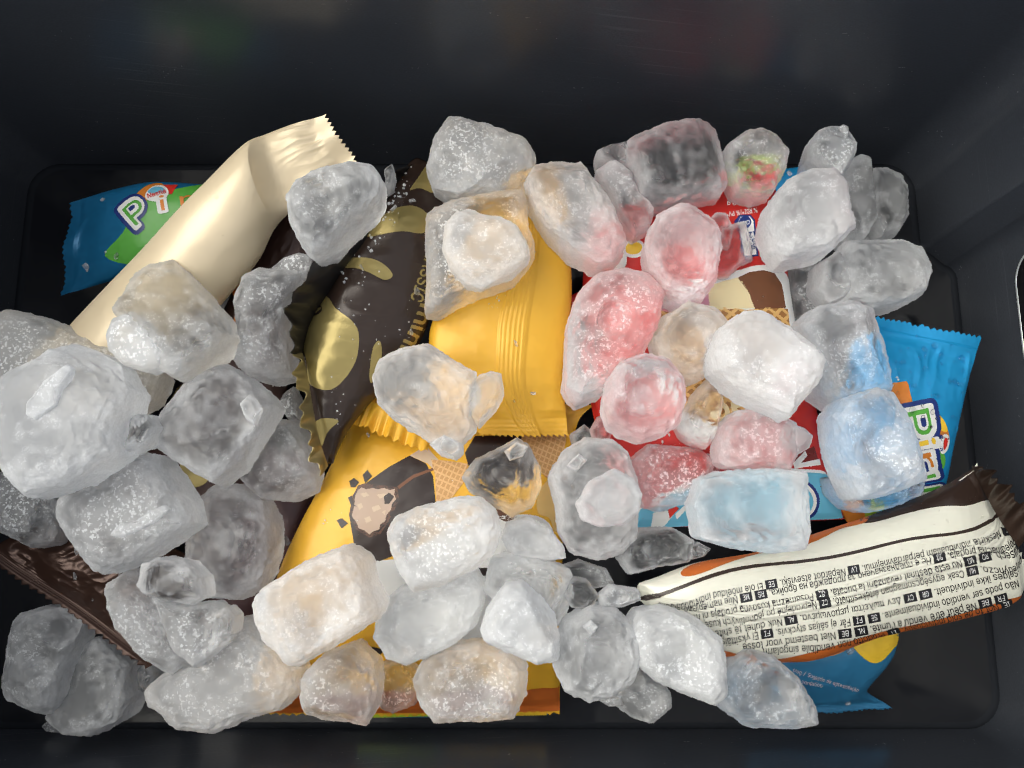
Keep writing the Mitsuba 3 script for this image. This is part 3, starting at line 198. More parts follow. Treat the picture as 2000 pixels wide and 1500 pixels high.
PACKETS = {  # long edges of each packet (mm), thickness above and below the seam plane
 'blue_ice_lolly_packet': {'label': 'blue ice lolly packet with green lettering, tucked under the cream tube packet', 'film': 'blue_film', 'left': [[-222.0, 156.2, 34], [-215.1, 157.3, 36], [-196.2, 160.9, 40], [-175.1, 163.5, 42], [-147.0, 161.7, 42], [-119.7, 160.4, 40]], 'right': [[-227.9, 110.5, 24], [-220.9, 111.8, 26], [-199.9, 116.4, 30], [-178.8, 120.6, 32], [-148.3, 123.3, 32], [-120.9, 125.3, 30]], 'height': [0.3, 0.4, 7, 11, 12, 8], 'depth': [0.3, 0.4, 6, 8, 8, 6], 'crimp': (5.5, 0), 'wrinkle': 1.3, 'seed': 3},
 'cream_tube_packet': {'label': 'smooth cream and gold rolled packet standing above the others', 'film': 'cream_gold_film', 'left': [[-81.8, 171.4, 92], [-87.6, 170.2, 91], [-94.7, 168.6, 90], [-106.9, 164.9, 88], [-113.1, 163.3, 86], [-135.9, 143.3, 80], [-168.8, 115.3, 68], [-202.7, 85.7, 56], [-232.0, 58.7, 46]], 'right': [[-68.5, 151.3, 82], [-74.4, 146.9, 80], [-81.9, 141.1, 78], [-97.0, 134.7, 76], [-103.9, 130.2, 74], [-113.5, 113.4, 72], [-132.3, 95.7, 62], [-158.4, 69.2, 52], [-182.8, 47.2, 42]], 'height': [0.3, 0.4, 2.5, 5, 17, 21, 22, 22, 16], 'depth': [0.3, 0.4, 2, 5, 14, 18, 20, 20, 14], 'section': (2.0, 2.0), 'crimp': (5.5, 0), 'wrinkle': 2.6, 'crush': 0.05, 'seed': 11, 'fade': 0.015, 'tooth': 3.0, 'soft': 0.09},
 'brown_bar_packet': {'label': 'dark brown foil packet with gold spots beneath the ice left of the dark spotted packet', 'film': 'brown_film', 'left': [[-105.7, 147.7, 60], [-121.5, 126.7, 52], [-137.2, 98.8, 44], [-155.7, 70.4, 36], [-172.3, 38.6, 32], [-183.9, 7.0, 28]], 'right': [[-87.4, 136.1, 54], [-92.8, 115.3, 48], [-103.0, 89.2, 42], [-108.2, 60.4, 36], [-112.8, 31.2, 32], [-122.2, -0.2, 28]], 'height': [2, 8, 9, 9, 8, 3], 'wrinkle': 1.7, 'crush': 0.45, 'seed': 23},
 'plum_bar_packet': {'label': 'plum brown packet that shows as a strip left of the yellow cone packet', 'film': 'plum_film', 'left': [[-130.7, 31.4, 30], [-137.6, 11.9, 28], [-144.1, -12.3, 26], [-150.6, -36.1, 24], [-155.1, -52.8, 22]], 'right': [[-88.7, 28.9, 30], [-93.4, 11.9, 28], [-100.2, -12.3, 26], [-110.5, -36.1, 24], [-116.2, -55.1, 22]], 'height': [2, 7, 8, 8, 3], 'wrinkle': 1.2, 'seed': 29},
 'dark_spotted_packet': {'label': 'dark brown packet with gold splotches and gold lettering, its end seal standing up', 'film': 'dark_brown_film', 'left': [[-49.3, 167.8, 54], [-57.3, 148.1, 62], [-67.3, 125.3, 66], [-81.8, 101.6, 68], [-91.5, 82.7, 68], [-93.2, 71.1, 68], [-90.7, 50.8, 66], [-86.6, 35.3, 63], [-82.3, 23.2, 60]], 'right': [[-34.0, 167.8, 54], [-29.6, 145.6, 56], [-32.9, 119.5, 58], [-36.3, 94.9, 58], [-43.2, 75.6, 58], [-54.4, 60.2, 58], [-66.3, 47.4, 58], [-75.0, 34.7, 58], [-79.3, 23.2, 59]], 'height': [2, 10, 13, 14, 14, 13, 11, 7, 1], 'depth': [2, 8, 9, 10, 10, 9, 8, 5, 1], 'wrinkle': 2.0, 'crush': 0.45, 'seed': 37, 'fade': 0.02},
 'yellow_back_packet': {'label': 'plain yellow packet lying back side up with a ribbed lap seam', 'film': 'yellow_film', 'left': [[-3.6, 161.4, 58], [-16.7, 131.3, 60], [-30.5, 101.6, 60], [-37.7, 80.0, 60], [-36.6, 61.4, 58], [-27.8, 47.7, 56], [-22.0, 41.7, 55], [-14.4, 37.2, 54]], 'right': [[19.0, 161.4, 58], [25.7, 131.3, 60], [27.5, 104.1, 60], [25.6, 82.3, 60], [23.2, 61.4, 58], [24.1, 48.8, 56], [24.8, 42.7, 55], [25.2, 36.5, 54]], 'height': [4, 8, 8.5, 8, 6, 2, 0.4, 0.3], 'depth': [5, 10, 10, 10, 7, 2, 0.4, 0.3], 'section': (3.0, 2.0), 'crimp': (0, 8.5), 'wrinkle': 1.3, 'crush': 0.35, 'seed': 41, 'fin': (0.5, 0.7, 6), 'tooth': 3.2},
 'yellow_cone_packet': {'label': 'yellow cone packet printed with a bitten chocolate bar and wafer', 'film': 'yellow_film_gloss', 'left': [[-70.6, 54.7, 44], [-74.1, 45.7, 44], [-79.6, 32.6, 44], [-88.3, 13.7, 44], [-98.5, -6.0, 42], [-106.3, -24.4, 40], [-113.8, -51.1, 34], [-116.8, -74.6, 28], [-119.1, -89.4, 24]], 'right': [[38.8, 51.9, 40], [31.4, 44.5, 40], [28.3, 31.7, 40], [25.7, 13.9, 40], [23.7, -7.2, 38], [23.1, -25.8, 36], [22.6, -51.4, 32], [22.3, -75.0, 26], [22.2, -89.4, 22]], 'height': [0.3, 0.5, 7, 11, 13, 13, 11, 9, 0.4], 'depth': [0.3, 0.5, 6, 9, 10, 10, 9, 7, 0.4], 'section': (3.2, 2.0), 'crimp': (8, 4), 'wrinkle': 1.0, 'crush': 0.2, 'seed': 53, 'tooth': 3.4, 'fade': 0.012},
 'red_cone_packet': {'label': 'red cone packet printed with a three coloured ice cream wafer cone', 'film': 'red_film', 'left': [[36.6, 141.6, 48], [34.1, 122.3, 50], [33.3, 97.1, 50], [35.5, 58.1, 50], [42.1, 25.2, 48], [51.8, -5.3, 44]], 'right': [[127.9, 169.5, 46], [129.8, 141.1, 48], [132.3, 97.7, 48], [139.9, 51.2, 48], [145.9, 24.1, 47], [151.0, -1.1, 45]], 'height': [3, 12, 14, 14, 11, 2], 'section': (2.8, 2.0), 'wrinkle': 1.3, 'crush': 0.22, 'seed': 61},
 'blue_cartoon_packet': {'label': 'bright blue packet with large coloured lettering against the right wall', 'film': 'bright_blue_film', 'left': [[160.2, 89.7, 62], [158.4, 84.5, 61], [153.4, 68.5, 58], [146.6, 48.0, 54], [142.1, 27.3, 50], [146.1, 11.3, 46], [154.9, -4.8, 42]], 'right': [[215.6, 80.2, 56], [213.4, 73.9, 55], [208.0, 56.5, 52], [203.4, 36.9, 48], [199.4, 16.0, 44], [195.1, -0.2, 40], [190.0, -14.3, 36]], 'height': [0.3, 0.5, 7, 10, 10, 8, 3], 'crimp': (6, 0), 'wrinkle': 1.6, 'crush': 0.35, 'seed': 71, 'fade': 0.022},
 'cream_printed_packet': {'label': 'cream packet with many lines of dark multilingual print and brown ends', 'film': 'cream_film', 'left': [[53.8, -27.8, 62], [59.1, -26.5, 62], [79.1, -19.7, 62], [105.8, -15.0, 62], [132.8, -6.7, 62], [160.0, 2.0, 62], [185.4, 11.9, 62], [197.2, 17.9, 62], [202.8, 22.4, 62]], 'right': [[54.5, -35.0, 62], [61.2, -40.7, 60], [79.2, -52.2, 56], [101.4, -61.4, 54], [123.4, -61.0, 54], [159.5, -50.4, 54], [195.7, -43.2, 54], [218.6, -35.6, 56], [224.3, -26.4, 58]], 'height': [1, 5, 11, 13, 13, 13, 12, 7, 0.5], 'depth': [1, 4, 8, 9, 9, 9, 8, 5, 0.5], 'section': (2.8, 2.0), 'wrinkle': 1.1, 'crush': 0.16, 'seed': 83, 'fin': (0.4, 0.54, 4), 'crimp': (0, 4), 'fade': 0.014},
 'blue_corner_packet': {'label': 'blue and yellow packet end on the floor below the cream printed packet', 'film': 'mid_blue_film', 'left': [[105.7, -48.7, 26], [104.8, -65.9, 26], [107.1, -79.6, 20], [111.4, -89.0, 12], [113.0, -92.2, 10]], 'right': [[179.7, -49.8, 30], [178.6, -60.9, 26], [168.5, -80.0, 16], [179.4, -88.5, 8], [185.0, -92.2, 6]], 'height': [4, 10, 8, 0.6, 0.3], 'crimp': (0, 3.5), 'wrinkle': 1.3, 'crush': 0.35, 'seed': 97},
 'bronze_foil_packet': {'label': 'crumpled bronze brown foil packet with a pinked black edge in the front left', 'film': 'bronze_film', 'left': [[-237.7, -15.7, 46], [-233.8, -13.4, 46], [-225.9, -8.2, 44], [-210.2, -2.5, 40], [-191.5, 2.1, 36]], 'right': [[-162.1, -66.1, 40], [-158.2, -63.5, 40], [-151.7, -55.0, 38], [-140.8, -39.5, 36], [-133.0, -26.0, 34]], 'height': [0.3, 0.4, 6, 8, 5], 'crimp': (4, 0), 'wrinkle': 2.2, 'crush': 1.1, 'seed': 101, 'fade': 0.03, 'tooth': 3.6},
 'striped_packet': {'label': 'edge of a yellow green and blue packet flat on the floor by the front wall', 'film': 'mid_blue_film', 'left': [[-74.1, -68.4, 12], [-34.6, -68.4, 12], [14.8, -68.4, 12]], 'right': [[-74.4, -96.0, 6], [-29.8, -95.5, 6], [17.4, -94.6, 6]], 'height': [2, 5, 2], 'wrinkle': 0.8, 'seed': 107},
 'crumpled_blue_packet': {'label': 'crumpled blue packet end behind the top of the red packet', 'film': 'bright_blue_film', 'left': [[111.2, 165.3, 44], [125.8, 167.3, 46], [136.4, 168.0, 48], [147.4, 168.6, 50]], 'right': [[113.9, 147.0, 40], [128.5, 148.3, 42], [139.6, 155.9, 44], [146.5, 163.9, 47]], 'height': [4, 5, 4, 0.6], 'wrinkle': 2.2, 'crush': 0.6, 'seed': 113},
 'red_scrap_packet': {'label': 'torn red packet corner between the yellow packet and the red packet', 'film': 'red_film', 'left': [[23.2, 100.8, 46], [30.6, 105.3, 46], [39.2, 108.4, 46]], 'right': [[22.4, 85.0, 44], [29.3, 88.7, 44], [37.8, 88.7, 44]], 'height': [1, 2, 1], 'wrinkle': 1.2, 'seed': 127, 'crimp': (2, 0)},
}
SIZES = {'blue_ice_lolly_packet': (108.1, 42.8), 'cream_tube_packet': (179.6, 41.1), 'brown_bar_packet': (153.0, 44.9), 'plum_bar_packet': (88.5, 42.4), 'dark_spotted_packet': (152.4, 33.1), 'yellow_back_packet': (131.6, 50.1), 'yellow_cone_packet': (152.6, 124.6), 'red_cone_packet': (161.1, 100.8), 'blue_cartoon_packet': (101.1, 54.9), 'cream_printed_packet': (169.2, 47.4), 'blue_corner_packet': (54.6, 68.8), 'bronze_foil_packet': (51.5, 81.8), 'striped_packet': (90.6, 27.9), 'crumpled_blue_packet': (37.4, 15.9), 'red_scrap_packet': (18.8, 17.3)}
PRINTS = [  # packet, ink, part name, layer, outlines on the flat film (mm across, mm along)
 ('dark_spotted_packet', 'gold', 'gold_splotch', 0, [(0.8, 48.0), (0.3, 46.0), (0.1, 43.0), (1.5, 42.2), (2.7, 40.2), (3.8, 38.5), (4.7, 36.8), (5.8, 35.5), (7.1, 34.4), (8.7, 33.5), (10.5, 32.7), (12.4, 32.1), (14.4, 31.7), (16.3, 31.7), (18.0, 32.0), (19.6, 32.5), (20.9, 33.2), (22.0, 33.9), (22.8, 34.7), (23.5, 35.8), (23.9, 37.0), (24.1, 38.6), (24.1, 40.2), (23.8, 41.8), (23.1, 43.1), (22.0, 43.8), (20.6, 44.2), (19.0, 44.4), (17.2, 44.5), (15.5, 44.7), (13.6, 45.1), (11.7, 45.8), (9.4, 46.7), (7.0, 47.8), (4.6, 48.8), (2.5, 49.1)]),
 ('dark_spotted_packet', 'gold', 'gold_splotch', 0, [(0.3, 64.0), (0.3, 64.0), (0.3, 62.2), (0.3, 61.3), (0.3, 59.6), (1.2, 59.7), (2.6, 59.8), (3.9, 59.8), (5.3, 59.7), (6.7, 59.7), (8.1, 59.8), (9.5, 60.0), (10.9, 60.4), (12.3, 61.0), (13.7, 61.8), (14.9, 62.6), (15.9, 63.5), (16.6, 64.2), (17.1, 64.9), (17.4, 65.6), (17.4, 66.2), (17.2, 66.9), (16.8, 67.5), (16.3, 68.0), (15.7, 68.3), (15.1, 68.3), (14.4, 68.1), (13.6, 67.8), (12.6, 67.4), (11.5, 66.9), (10.3, 66.4), (9.1, 66.0), (7.8, 65.6), (6.7, 65.4), (5.6, 65.2), (4.5, 65.1), (3.5, 65.1), (2.4, 65.1), (1.4, 64.9), (0.4, 64.2)]),
 ('dark_spotted_packet', 'gold', 'gold_splotch', 0, [(0.0, 85.7), (0.0, 83.9), (0.0, 82.1), (0.0, 80.2), (0.0, 78.4), (0.0, 77.5), (0.3, 77.5), (1.3, 78.5), (2.5, 79.6), (3.5, 80.7), (4.4, 81.9), (5.3, 83.1), (6.3, 84.2), (7.5, 85.2), (8.8, 86.2), (10.1, 87.1), (11.4, 88.1), (12.5, 89.1), (13.6, 90.4), (14.6, 91.8), (15.3, 93.4), (15.9, 95.2), (16.5, 97.1), (17.0, 99.0), (17.5, 100.9), (18.0, 102.8), (18.4, 104.7), (18.6, 106.7), (18.6, 109.0), (18.3, 111.1), (17.8, 113.3), (16.9, 115.4), (15.9, 117.3), (14.8, 118.7), (13.6, 119.7), (12.4, 120.5), (11.0, 120.9), (9.6, 121.2), (8.1, 121.2), (6.7, 121.2), (5.4, 121.0), (4.3, 120.7), (3.4, 120.3), (2.8, 119.6), (2.5, 118.4), (2.4, 116.8), (2.4, 114.9), (2.4, 112.9), (2.1, 111.1), (1.6, 109.4), (1.0, 107.8), (0.3, 105.8), (0.0, 103.7), (0.0, 101.0), (0.0, 97.4), (0.0, 94.7), (0.0, 92.0), (0.0, 90.2), (0.0, 88.4), (0.0, 86.6)]),
 ('dark_spotted_packet', 'gold', 'gold_splotch', 0, [(24.1, 108.0), (23.3, 105.8), (22.5, 103.7), (21.9, 101.8), (21.5, 100.1), (21.2, 98.8), (21.1, 97.7), (21.2, 96.9), (21.3, 96.3), (21.5, 95.9), (21.7, 95.6), (22.0, 95.6), (22.4, 96.0), (22.8, 96.7), (23.4, 97.7), (23.9, 98.9), (24.5, 100.1), (25.0, 101.4), (25.5, 102.7), (25.9, 104.0), (26.3, 105.2), (26.6, 106.3), (26.9, 107.4), (27.2, 108.6), (27.3, 109.7), (27.4, 110.9), (27.4, 112.1), (27.2, 112.9), (26.9, 113.1), (26.3, 112.6), (25.6, 111.5), (24.8, 109.9)]),
 ('dark_spotted_packet', 'gold', 'gold_splotch', 0, [(3.6, 134.1), (7.2, 132.7), (11.6, 132.1), (15.9, 132.0), (18.8, 132.3), (19.6, 133.0), (18.6, 134.0), (16.5, 135.3), (13.7, 137.0), (11.0, 138.9), (8.7, 140.9), (6.8, 142.5), (5.2, 143.8), (4.0, 144.6), (3.0, 144.8), (2.2, 144.3), (1.5, 143.0), (0.9, 141.0), (0.7, 138.6), (1.5, 136.2)]),
 ('dark_spotted_packet', 'gold', 'gold_splotch', 0, [(10.7, 23.7), (10.8, 22.6), (11.3, 20.9), (12.3, 18.4), (13.4, 15.0), (14.8, 11.4), (16.4, 8.2), (18.2, 6.3), (20.0, 5.7), (21.5, 6.5), (22.5, 8.7), (23.2, 11.6), (23.5, 14.7), (23.7, 17.7), (23.6, 20.1), (23.3, 21.9), (22.5, 23.0), (21.2, 23.1), (19.5, 22.6), (17.5, 22.0), (15.5, 21.8), (13.6, 22.3), (12.1, 23.1), (11.1, 23.7)]),
 ('dark_spotted_packet', 'dark_brown_ink', 'emblem_disc', 1, [(0.0, 86.6), (0.0, 85.7), (0.0, 84.8), (0.0, 83.9), (0.0, 83.9), (0.0, 83.0), (0.3, 83.0), (0.0, 82.1), (0.0, 82.1), (0.3, 82.1), (0.8, 82.5), (1.4, 83.1), (1.9, 83.6), (2.3, 84.2), (2.6, 84.9), (2.8, 85.5), (2.9, 86.2), (2.8, 86.8), (2.6, 87.3), (2.4, 87.8), (2.0, 88.2), (1.6, 88.4), (1.1, 88.5), (0.4, 88.0), (0.0, 87.5), (0.0, 87.5), (0.0, 87.5), (0.0, 86.6)]),
 ('brown_bar_packet', 'gold', 'gold_splotch', 0, [(0.5, 108.6), (0.5, 106.8), (0.5, 105.0), (0.5, 102.3), (0.5, 100.5), (0.5, 98.7), (0.5, 96.9), (0.3, 96.3), (2.8, 95.5), (4.9, 94.9), (7.0, 94.6), (9.0, 94.6), (10.4, 95.2), (11.3, 96.5), (11.6, 98.4), (11.6, 100.5), (11.3, 102.6), (10.8, 104.7), (10.1, 106.4), (9.0, 107.8), (7.4, 108.8), (5.1, 109.3), (2.2, 109.3), (0.5, 109.5)]),
 ('brown_bar_packet', 'gold', 'gold_splotch', 0, [(15.5, 131.9), (15.4, 129.3), (15.6, 126.9), (16.3, 125.0), (17.3, 124.0), (18.5, 124.0), (20.1, 124.9), (21.6, 126.3), (23.0, 128.1), (24.3, 129.9), (25.3, 131.7), (25.9, 133.5), (26.2, 135.3), (26.1, 136.9), (25.6, 138.5), (24.8, 139.8), (23.8, 140.8), (22.6, 141.4), (21.4, 141.6), (20.1, 141.2), (18.8, 140.3), (17.6, 138.8), (16.6, 136.8), (15.9, 134.4)]),
 ('brown_bar_packet', 'orange_ink', 'orange_curl', 0, [(0.5, 45.2), (0.5, 44.4), (0.5, 42.7), (0.3, 41.6), (2.9, 40.6), (4.4, 40.2), (5.6, 40.2), (6.5, 40.6), (7.1, 41.5), (7.5, 42.8), (7.5, 44.4), (7.2, 46.0), (6.9, 47.4), (6.7, 48.5), (6.4, 49.1), (5.8, 49.4), (4.8, 49.2), (3.4, 48.6), (0.3, 47.8), (0.5, 46.5)]),
 ('brown_bar_packet', 'orange_ink', 'orange_curl', 0, [(12.3, 62.8), (11.6, 60.4), (11.1, 57.8), (10.8, 55.2), (10.7, 53.0), (10.9, 51.4), (11.2, 50.7), (11.9, 50.9), (12.8, 52.0), (14.0, 53.9), (15.3, 56.5), (16.4, 59.2), (17.2, 61.7), (17.7, 63.6), (17.9, 65.1), (17.8, 66.1), (17.5, 66.8), (17.2, 67.3), (16.8, 67.5), (16.3, 67.5), (15.7, 67.2), (14.9, 66.8), (14.0, 65.9), (13.1, 64.7)]),
 ('yellow_cone_packet', 'chocolate_ink', 'chocolate_print', 0, [(22.4, 55.9), (20.1, 47.2), (23.6, 42.9), (26.3, 40.1), (29.1, 37.3), (32.0, 34.6), (34.6, 32.9), (37.3, 31.0), (40.0, 29.2), (49.9, 32.9), (55.8, 39.0), (58.0, 43.8), (60.0, 48.0), (61.9, 52.2), (60.3, 56.8), (58.6, 61.9), (57.0, 67.1), (54.6, 69.7), (52.2, 72.2), (49.9, 74.7), (44.0, 77.5), (37.3, 77.2), (30.5, 70.3), (28.1, 65.7), (25.3, 60.6)]),
 ('yellow_cone_packet', 'beige_ink', 'bite_print', 1, [(21.4, 47.6), (21.6, 45.5), (22.7, 44.2), (25.6, 45.0), (28.4, 44.4), (31.2, 45.0), (33.9, 44.4), (37.2, 45.3), (39.5, 44.8), (40.0, 47.1), (41.8, 49.0), (40.6, 51.0), (41.2, 53.6), (40.0, 55.9), (40.4, 58.7), (38.8, 60.2), (39.2, 62.8), (37.0, 63.6), (35.7, 65.4), (32.7, 63.4), (29.8, 62.4), (27.4, 59.4), (24.0, 56.6), (23.2, 52.4)]),
 ('yellow_cone_packet', 'brown_ink', 'bite_rim_print', 0, [(20.1, 48.0), (20.7, 43.3), (23.3, 42.4), (29.0, 43.0), (34.7, 43.6), (40.3, 44.2), (43.3, 49.2), (42.9, 52.1), (42.5, 55.2), (42.1, 58.2), (40.6, 64.8), (36.2, 66.9), (29.4, 63.5), (22.8, 56.6)]),
 ('yellow_cone_packet', 'cocoa_ink', 'bar_edge_print', 1, [(40.1, 43.8), (45.5, 38.5), (48.4, 37.4), (51.4, 36.2), (54.4, 35.1), (55.3, 36.1), (52.4, 37.4), (49.4, 38.7), (46.6, 40.0), (41.6, 45.0)]),
 ('yellow_cone_packet', 'cocoa_ink', 'bar_edge_print', 1, [(42.8, 60.2), (44.4, 60.6), (45.9, 65.1), (47.4, 69.3), (48.7, 73.3), (47.6, 74.3), (46.2, 69.8), (44.6, 65.1)]),
 ('yellow_cone_packet', 'pale_ink', 'bite_grain_print', 2, [(23.4, 46.7), (26.2, 46.3), (28.3, 47.6), (25.8, 48.4)]),
 ('yellow_cone_packet', 'pale_ink', 'bite_grain_print', 2, [(31.6, 47.1), (35.4, 46.7), (36.9, 48.0), (33.8, 48.8)]),
 ('yellow_cone_packet', 'pale_ink', 'bite_grain_print', 2, [(24.3, 51.5), (25.8, 50.6), (27.6, 52.4), (26.3, 53.8)]),
 ('yellow_cone_packet', 'pale_ink', 'bite_grain_print', 2, [(31.5, 52.4), (34.5, 51.4), (36.2, 53.2), (33.4, 54.6)]),
 ('yellow_cone_packet', 'pale_ink', 'bite_grain_print', 2, [(30.3, 57.4), (32.3, 56.5), (34.1, 58.3), (32.3, 59.8)]),
 ('yellow_cone_packet', 'pale_ink', 'bite_grain_print', 2, [(37.3, 54.6), (38.8, 53.6), (39.3, 55.9)]),
 ('yellow_cone_packet', 'chocolate_ink', 'crumb_print', 2, [(15.3, 41.4), (16.9, 39.9), (20.5, 41.9), (19.7, 44.2), (17.6, 44.2)]),
 ('yellow_cone_packet', 'chocolate_ink', 'crumb_print', 2, [(20.6, 38.5), (21.7, 36.1), (25.5, 39.0), (23.8, 42.4)]),
 ('yellow_cone_packet', 'chocolate_ink', 'crumb_print', 2, [(18.3, 48.5), (19.8, 47.6), (22.1, 51.1), (24.7, 52.4), (21.3, 51.6)]),
 ('yellow_cone_packet', 'chocolate_ink', 'crumb_print', 2, [(17.9, 58.7), (19.8, 57.7), (23.8, 60.0), (22.0, 62.6)]),
 ('yellow_cone_packet', 'chocolate_ink', 'crumb_print', 2, [(35.4, 48.0), (37.2, 46.3), (40.4, 48.0), (39.2, 51.0), (37.2, 51.0)]),
 ('yellow_cone_packet', 'pale_ink', 'highlight_print', 0, [(40.0, 29.2), (46.3, 24.1), (55.5, 31.1), (55.3, 36.1), (51.0, 33.1)]),
 ('yellow_cone_packet', 'wafer_ink', 'wafer_print', 1, [(51.8, 31.1), (59.8, 31.6), (63.6, 32.0), (67.5, 32.5), (71.3, 33.0), (71.5, 36.2), (71.6, 39.5), (71.7, 42.7), (70.3, 45.0), (68.8, 47.3), (67.4, 49.6), (61.6, 51.3), (60.2, 47.4), (58.6, 43.5), (56.9, 39.0)]),
 ('yellow_cone_packet', 'wafer_ink', 'wafer_print', 1, [(94.6, 18.3), (102.8, 18.0), (111.3, 17.7), (119.7, 17.3), (119.9, 21.3), (120.0, 25.5), (120.1, 29.5), (117.9, 33.1), (115.7, 36.7), (113.5, 40.1), (110.2, 37.6), (106.7, 35.0), (103.2, 32.5), (100.5, 27.8), (97.5, 23.0)]),
 ('yellow_cone_packet', 'chocolate_ink', 'chocolate_print', 1, [(68.0, 27.7), (70.5, 19.2), (78.6, 18.9), (87.0, 18.6), (95.2, 18.3), (97.2, 21.7), (99.4, 25.2), (101.4, 28.6), (100.6, 32.5), (99.8, 36.4), (99.0, 40.2), (95.6, 42.4), (92.1, 44.5), (88.7, 46.3), (79.9, 41.4), (71.9, 34.0)]),
 ('yellow_cone_packet', 'pale_gold_ink', 'drip_print', 0, [(113.5, 40.1), (115.0, 36.5), (116.7, 32.9), (118.3, 30.9), (120.0, 32.2), (121.4, 37.7), (122.2, 45.6), (122.6, 53.4), (122.4, 60.0), (121.7, 63.6), (120.8, 64.7), (119.8, 64.1), (119.0, 62.5), (118.3, 60.8), (117.6, 59.3), (116.9, 58.0), (115.9, 57.1), (114.6, 56.6), (113.1, 56.3), (111.7, 55.8), (110.6, 54.6), (109.8, 52.7), (109.4, 50.3), (109.4, 47.9), (109.7, 45.9), (110.3, 44.7), (111.1, 43.7), (112.2, 42.4)]),
 ('yellow_cone_packet', 'white_ink', 'white_panel_print', 0, [(40.8, 79.6), (41.6, 77.7), (43.7, 77.0), (46.7, 76.9), (50.0, 76.5), (53.0, 75.5), (55.9, 73.8), (58.7, 71.6), (61.5, 69.0), (64.5, 66.3), (67.7, 63.5), (71.3, 60.9), (75.4, 59.0), (80.0, 57.6), (85.0, 56.7), (90.0, 56.1), (94.9, 55.7), (99.4, 55.5), (103.6, 55.4), (107.4, 55.7), (110.8, 56.4), (113.9, 57.7), (116.7, 59.8), (118.8, 62.8), (120.3, 67.0), (120.9, 72.2), (121.0, 78.2), (120.7, 84.4), (120.3, 90.7), (119.8, 96.6), (119.2, 101.9), (118.2, 106.4), (116.5, 109.7), (113.8, 111.8), (109.7, 112.8), (103.8, 113.3), (95.5, 113.6), (84.8, 114.0), (73.2, 114.5), (62.3, 114.3), (53.9, 113.2), (49.3, 111.1), (47.6, 107.8), (47.3, 103.5), (47.0, 98.4), (45.6, 93.0), (43.6, 87.6), (41.8, 83.0)]),
 ('yellow_cone_packet', 'brown_ink', 'ribbon_print', 0, [(87.8, 51.1), (91.4, 52.8), (95.1, 54.5), (98.6, 56.2), (104.1, 57.2), (100.4, 59.5), (95.4, 58.5), (87.5, 54.8)]),
 ('yellow_cone_packet', 'chocolate_ink', 'chocolate_print', 1, [(45.8, 115.6), (52.5, 117.0), (49.8, 121.1), (46.4, 118.9)]),
 ('yellow_cone_packet', 'chocolate_ink', 'chocolate_print', 1, [(85.7, 80.3), (92.7, 79.8), (93.5, 83.0), (87.0, 83.8)]),
 ('yellow_cone_packet', 'orange_film_ink', 'orange_band_print', 0, [(1.1, 144.4), (9.0, 140.7), (16.6, 137.7), (23.8, 135.4), (36.8, 135.6), (50.3, 135.6), (63.2, 136.0), (76.8, 136.4), (90.9, 137.2), (104.5, 138.2), (110.9, 138.0), (117.5, 138.0), (124.1, 139.3), (124.3, 143.6), (124.6, 147.9), (124.6, 151.7), (104.4, 152.6), (83.4, 152.1), (63.4, 151.1), (42.6, 151.9), (21.0, 152.2), (0.8, 152.0)]),
 ('red_cone_packet', 'white_ink', 'white_outline_print', 0, [(28.0, 77.6), (28.2, 72.3), (28.7, 68.6), (29.4, 66.0), (30.5, 63.7), (32.0, 61.2), (34.0, 58.6), (36.5, 56.0), (39.4, 53.6), (42.8, 51.5), (46.5, 49.9), (50.4, 48.7), (54.3, 47.8), (58.2, 47.3), (61.9, 46.9), (65.6, 46.6), (69.2, 46.1), (72.8, 45.5), (76.2, 44.8), (79.4, 44.1), (82.4, 43.7), (85.1, 43.6), (87.5, 43.7), (89.7, 44.0), (91.8, 44.4), (93.9, 44.9), (96.0, 45.5), (97.9, 46.5), (99.7, 47.8), (99.7, 50.9), (99.7, 54.1), (99.7, 57.2), (99.7, 60.0), (99.7, 62.5), (99.7, 64.7), (99.5, 67.5), (96.0, 73.0), (91.6, 80.2), (86.1, 88.8), (80.3, 97.6), (74.9, 105.1), (69.8, 110.6), (65.0, 114.4), (60.6, 117.0), (56.6, 118.7), (53.0, 120.0), (49.7, 120.7), (46.5, 120.9), (43.1, 120.4), (39.5, 119.0), (35.9, 116.7), (32.8, 113.1), (30.4, 108.0), (28.9, 101.3), (28.1, 93.1), (27.9, 84.7)]),
 ('red_cone_packet', 'pink_ink', 'pink_ice_cream_print', 1, [(32.1, 64.0), (30.2, 62.5), (31.1, 60.9), (33.6, 59.4), (36.7, 57.9), (39.7, 56.5), (42.4, 55.2), (45.1, 53.9), (47.9, 52.5), (50.8, 51.0), (53.9, 49.9), (56.7, 49.7), (59.4, 50.8), (61.5, 53.4), (62.4, 56.9), (61.4, 60.6), (57.9, 63.6), (51.8, 65.3), (44.3, 65.7), (37.2, 65.1)]),
 ('red_cone_packet', 'vanilla_ink', 'vanilla_ice_cream_print', 2, [(56.5, 63.6), (56.7, 60.0), (56.8, 56.2), (56.8, 52.6), (63.8, 50.5), (72.4, 48.8), (76.0, 55.4), (78.1, 62.0), (70.8, 62.6), (63.5, 63.2)]),
 ('red_cone_packet', 'cocoa_ink', 'chocolate_ice_cream_print', 2, [(71.4, 49.0), (77.3, 46.7), (84.7, 45.8), (90.5, 46.9), (93.9, 51.1), (94.1, 54.2), (94.3, 57.4), (94.4, 60.6), (88.6, 61.4), (83.1, 62.0), (78.0, 62.4), (75.6, 55.0)]),
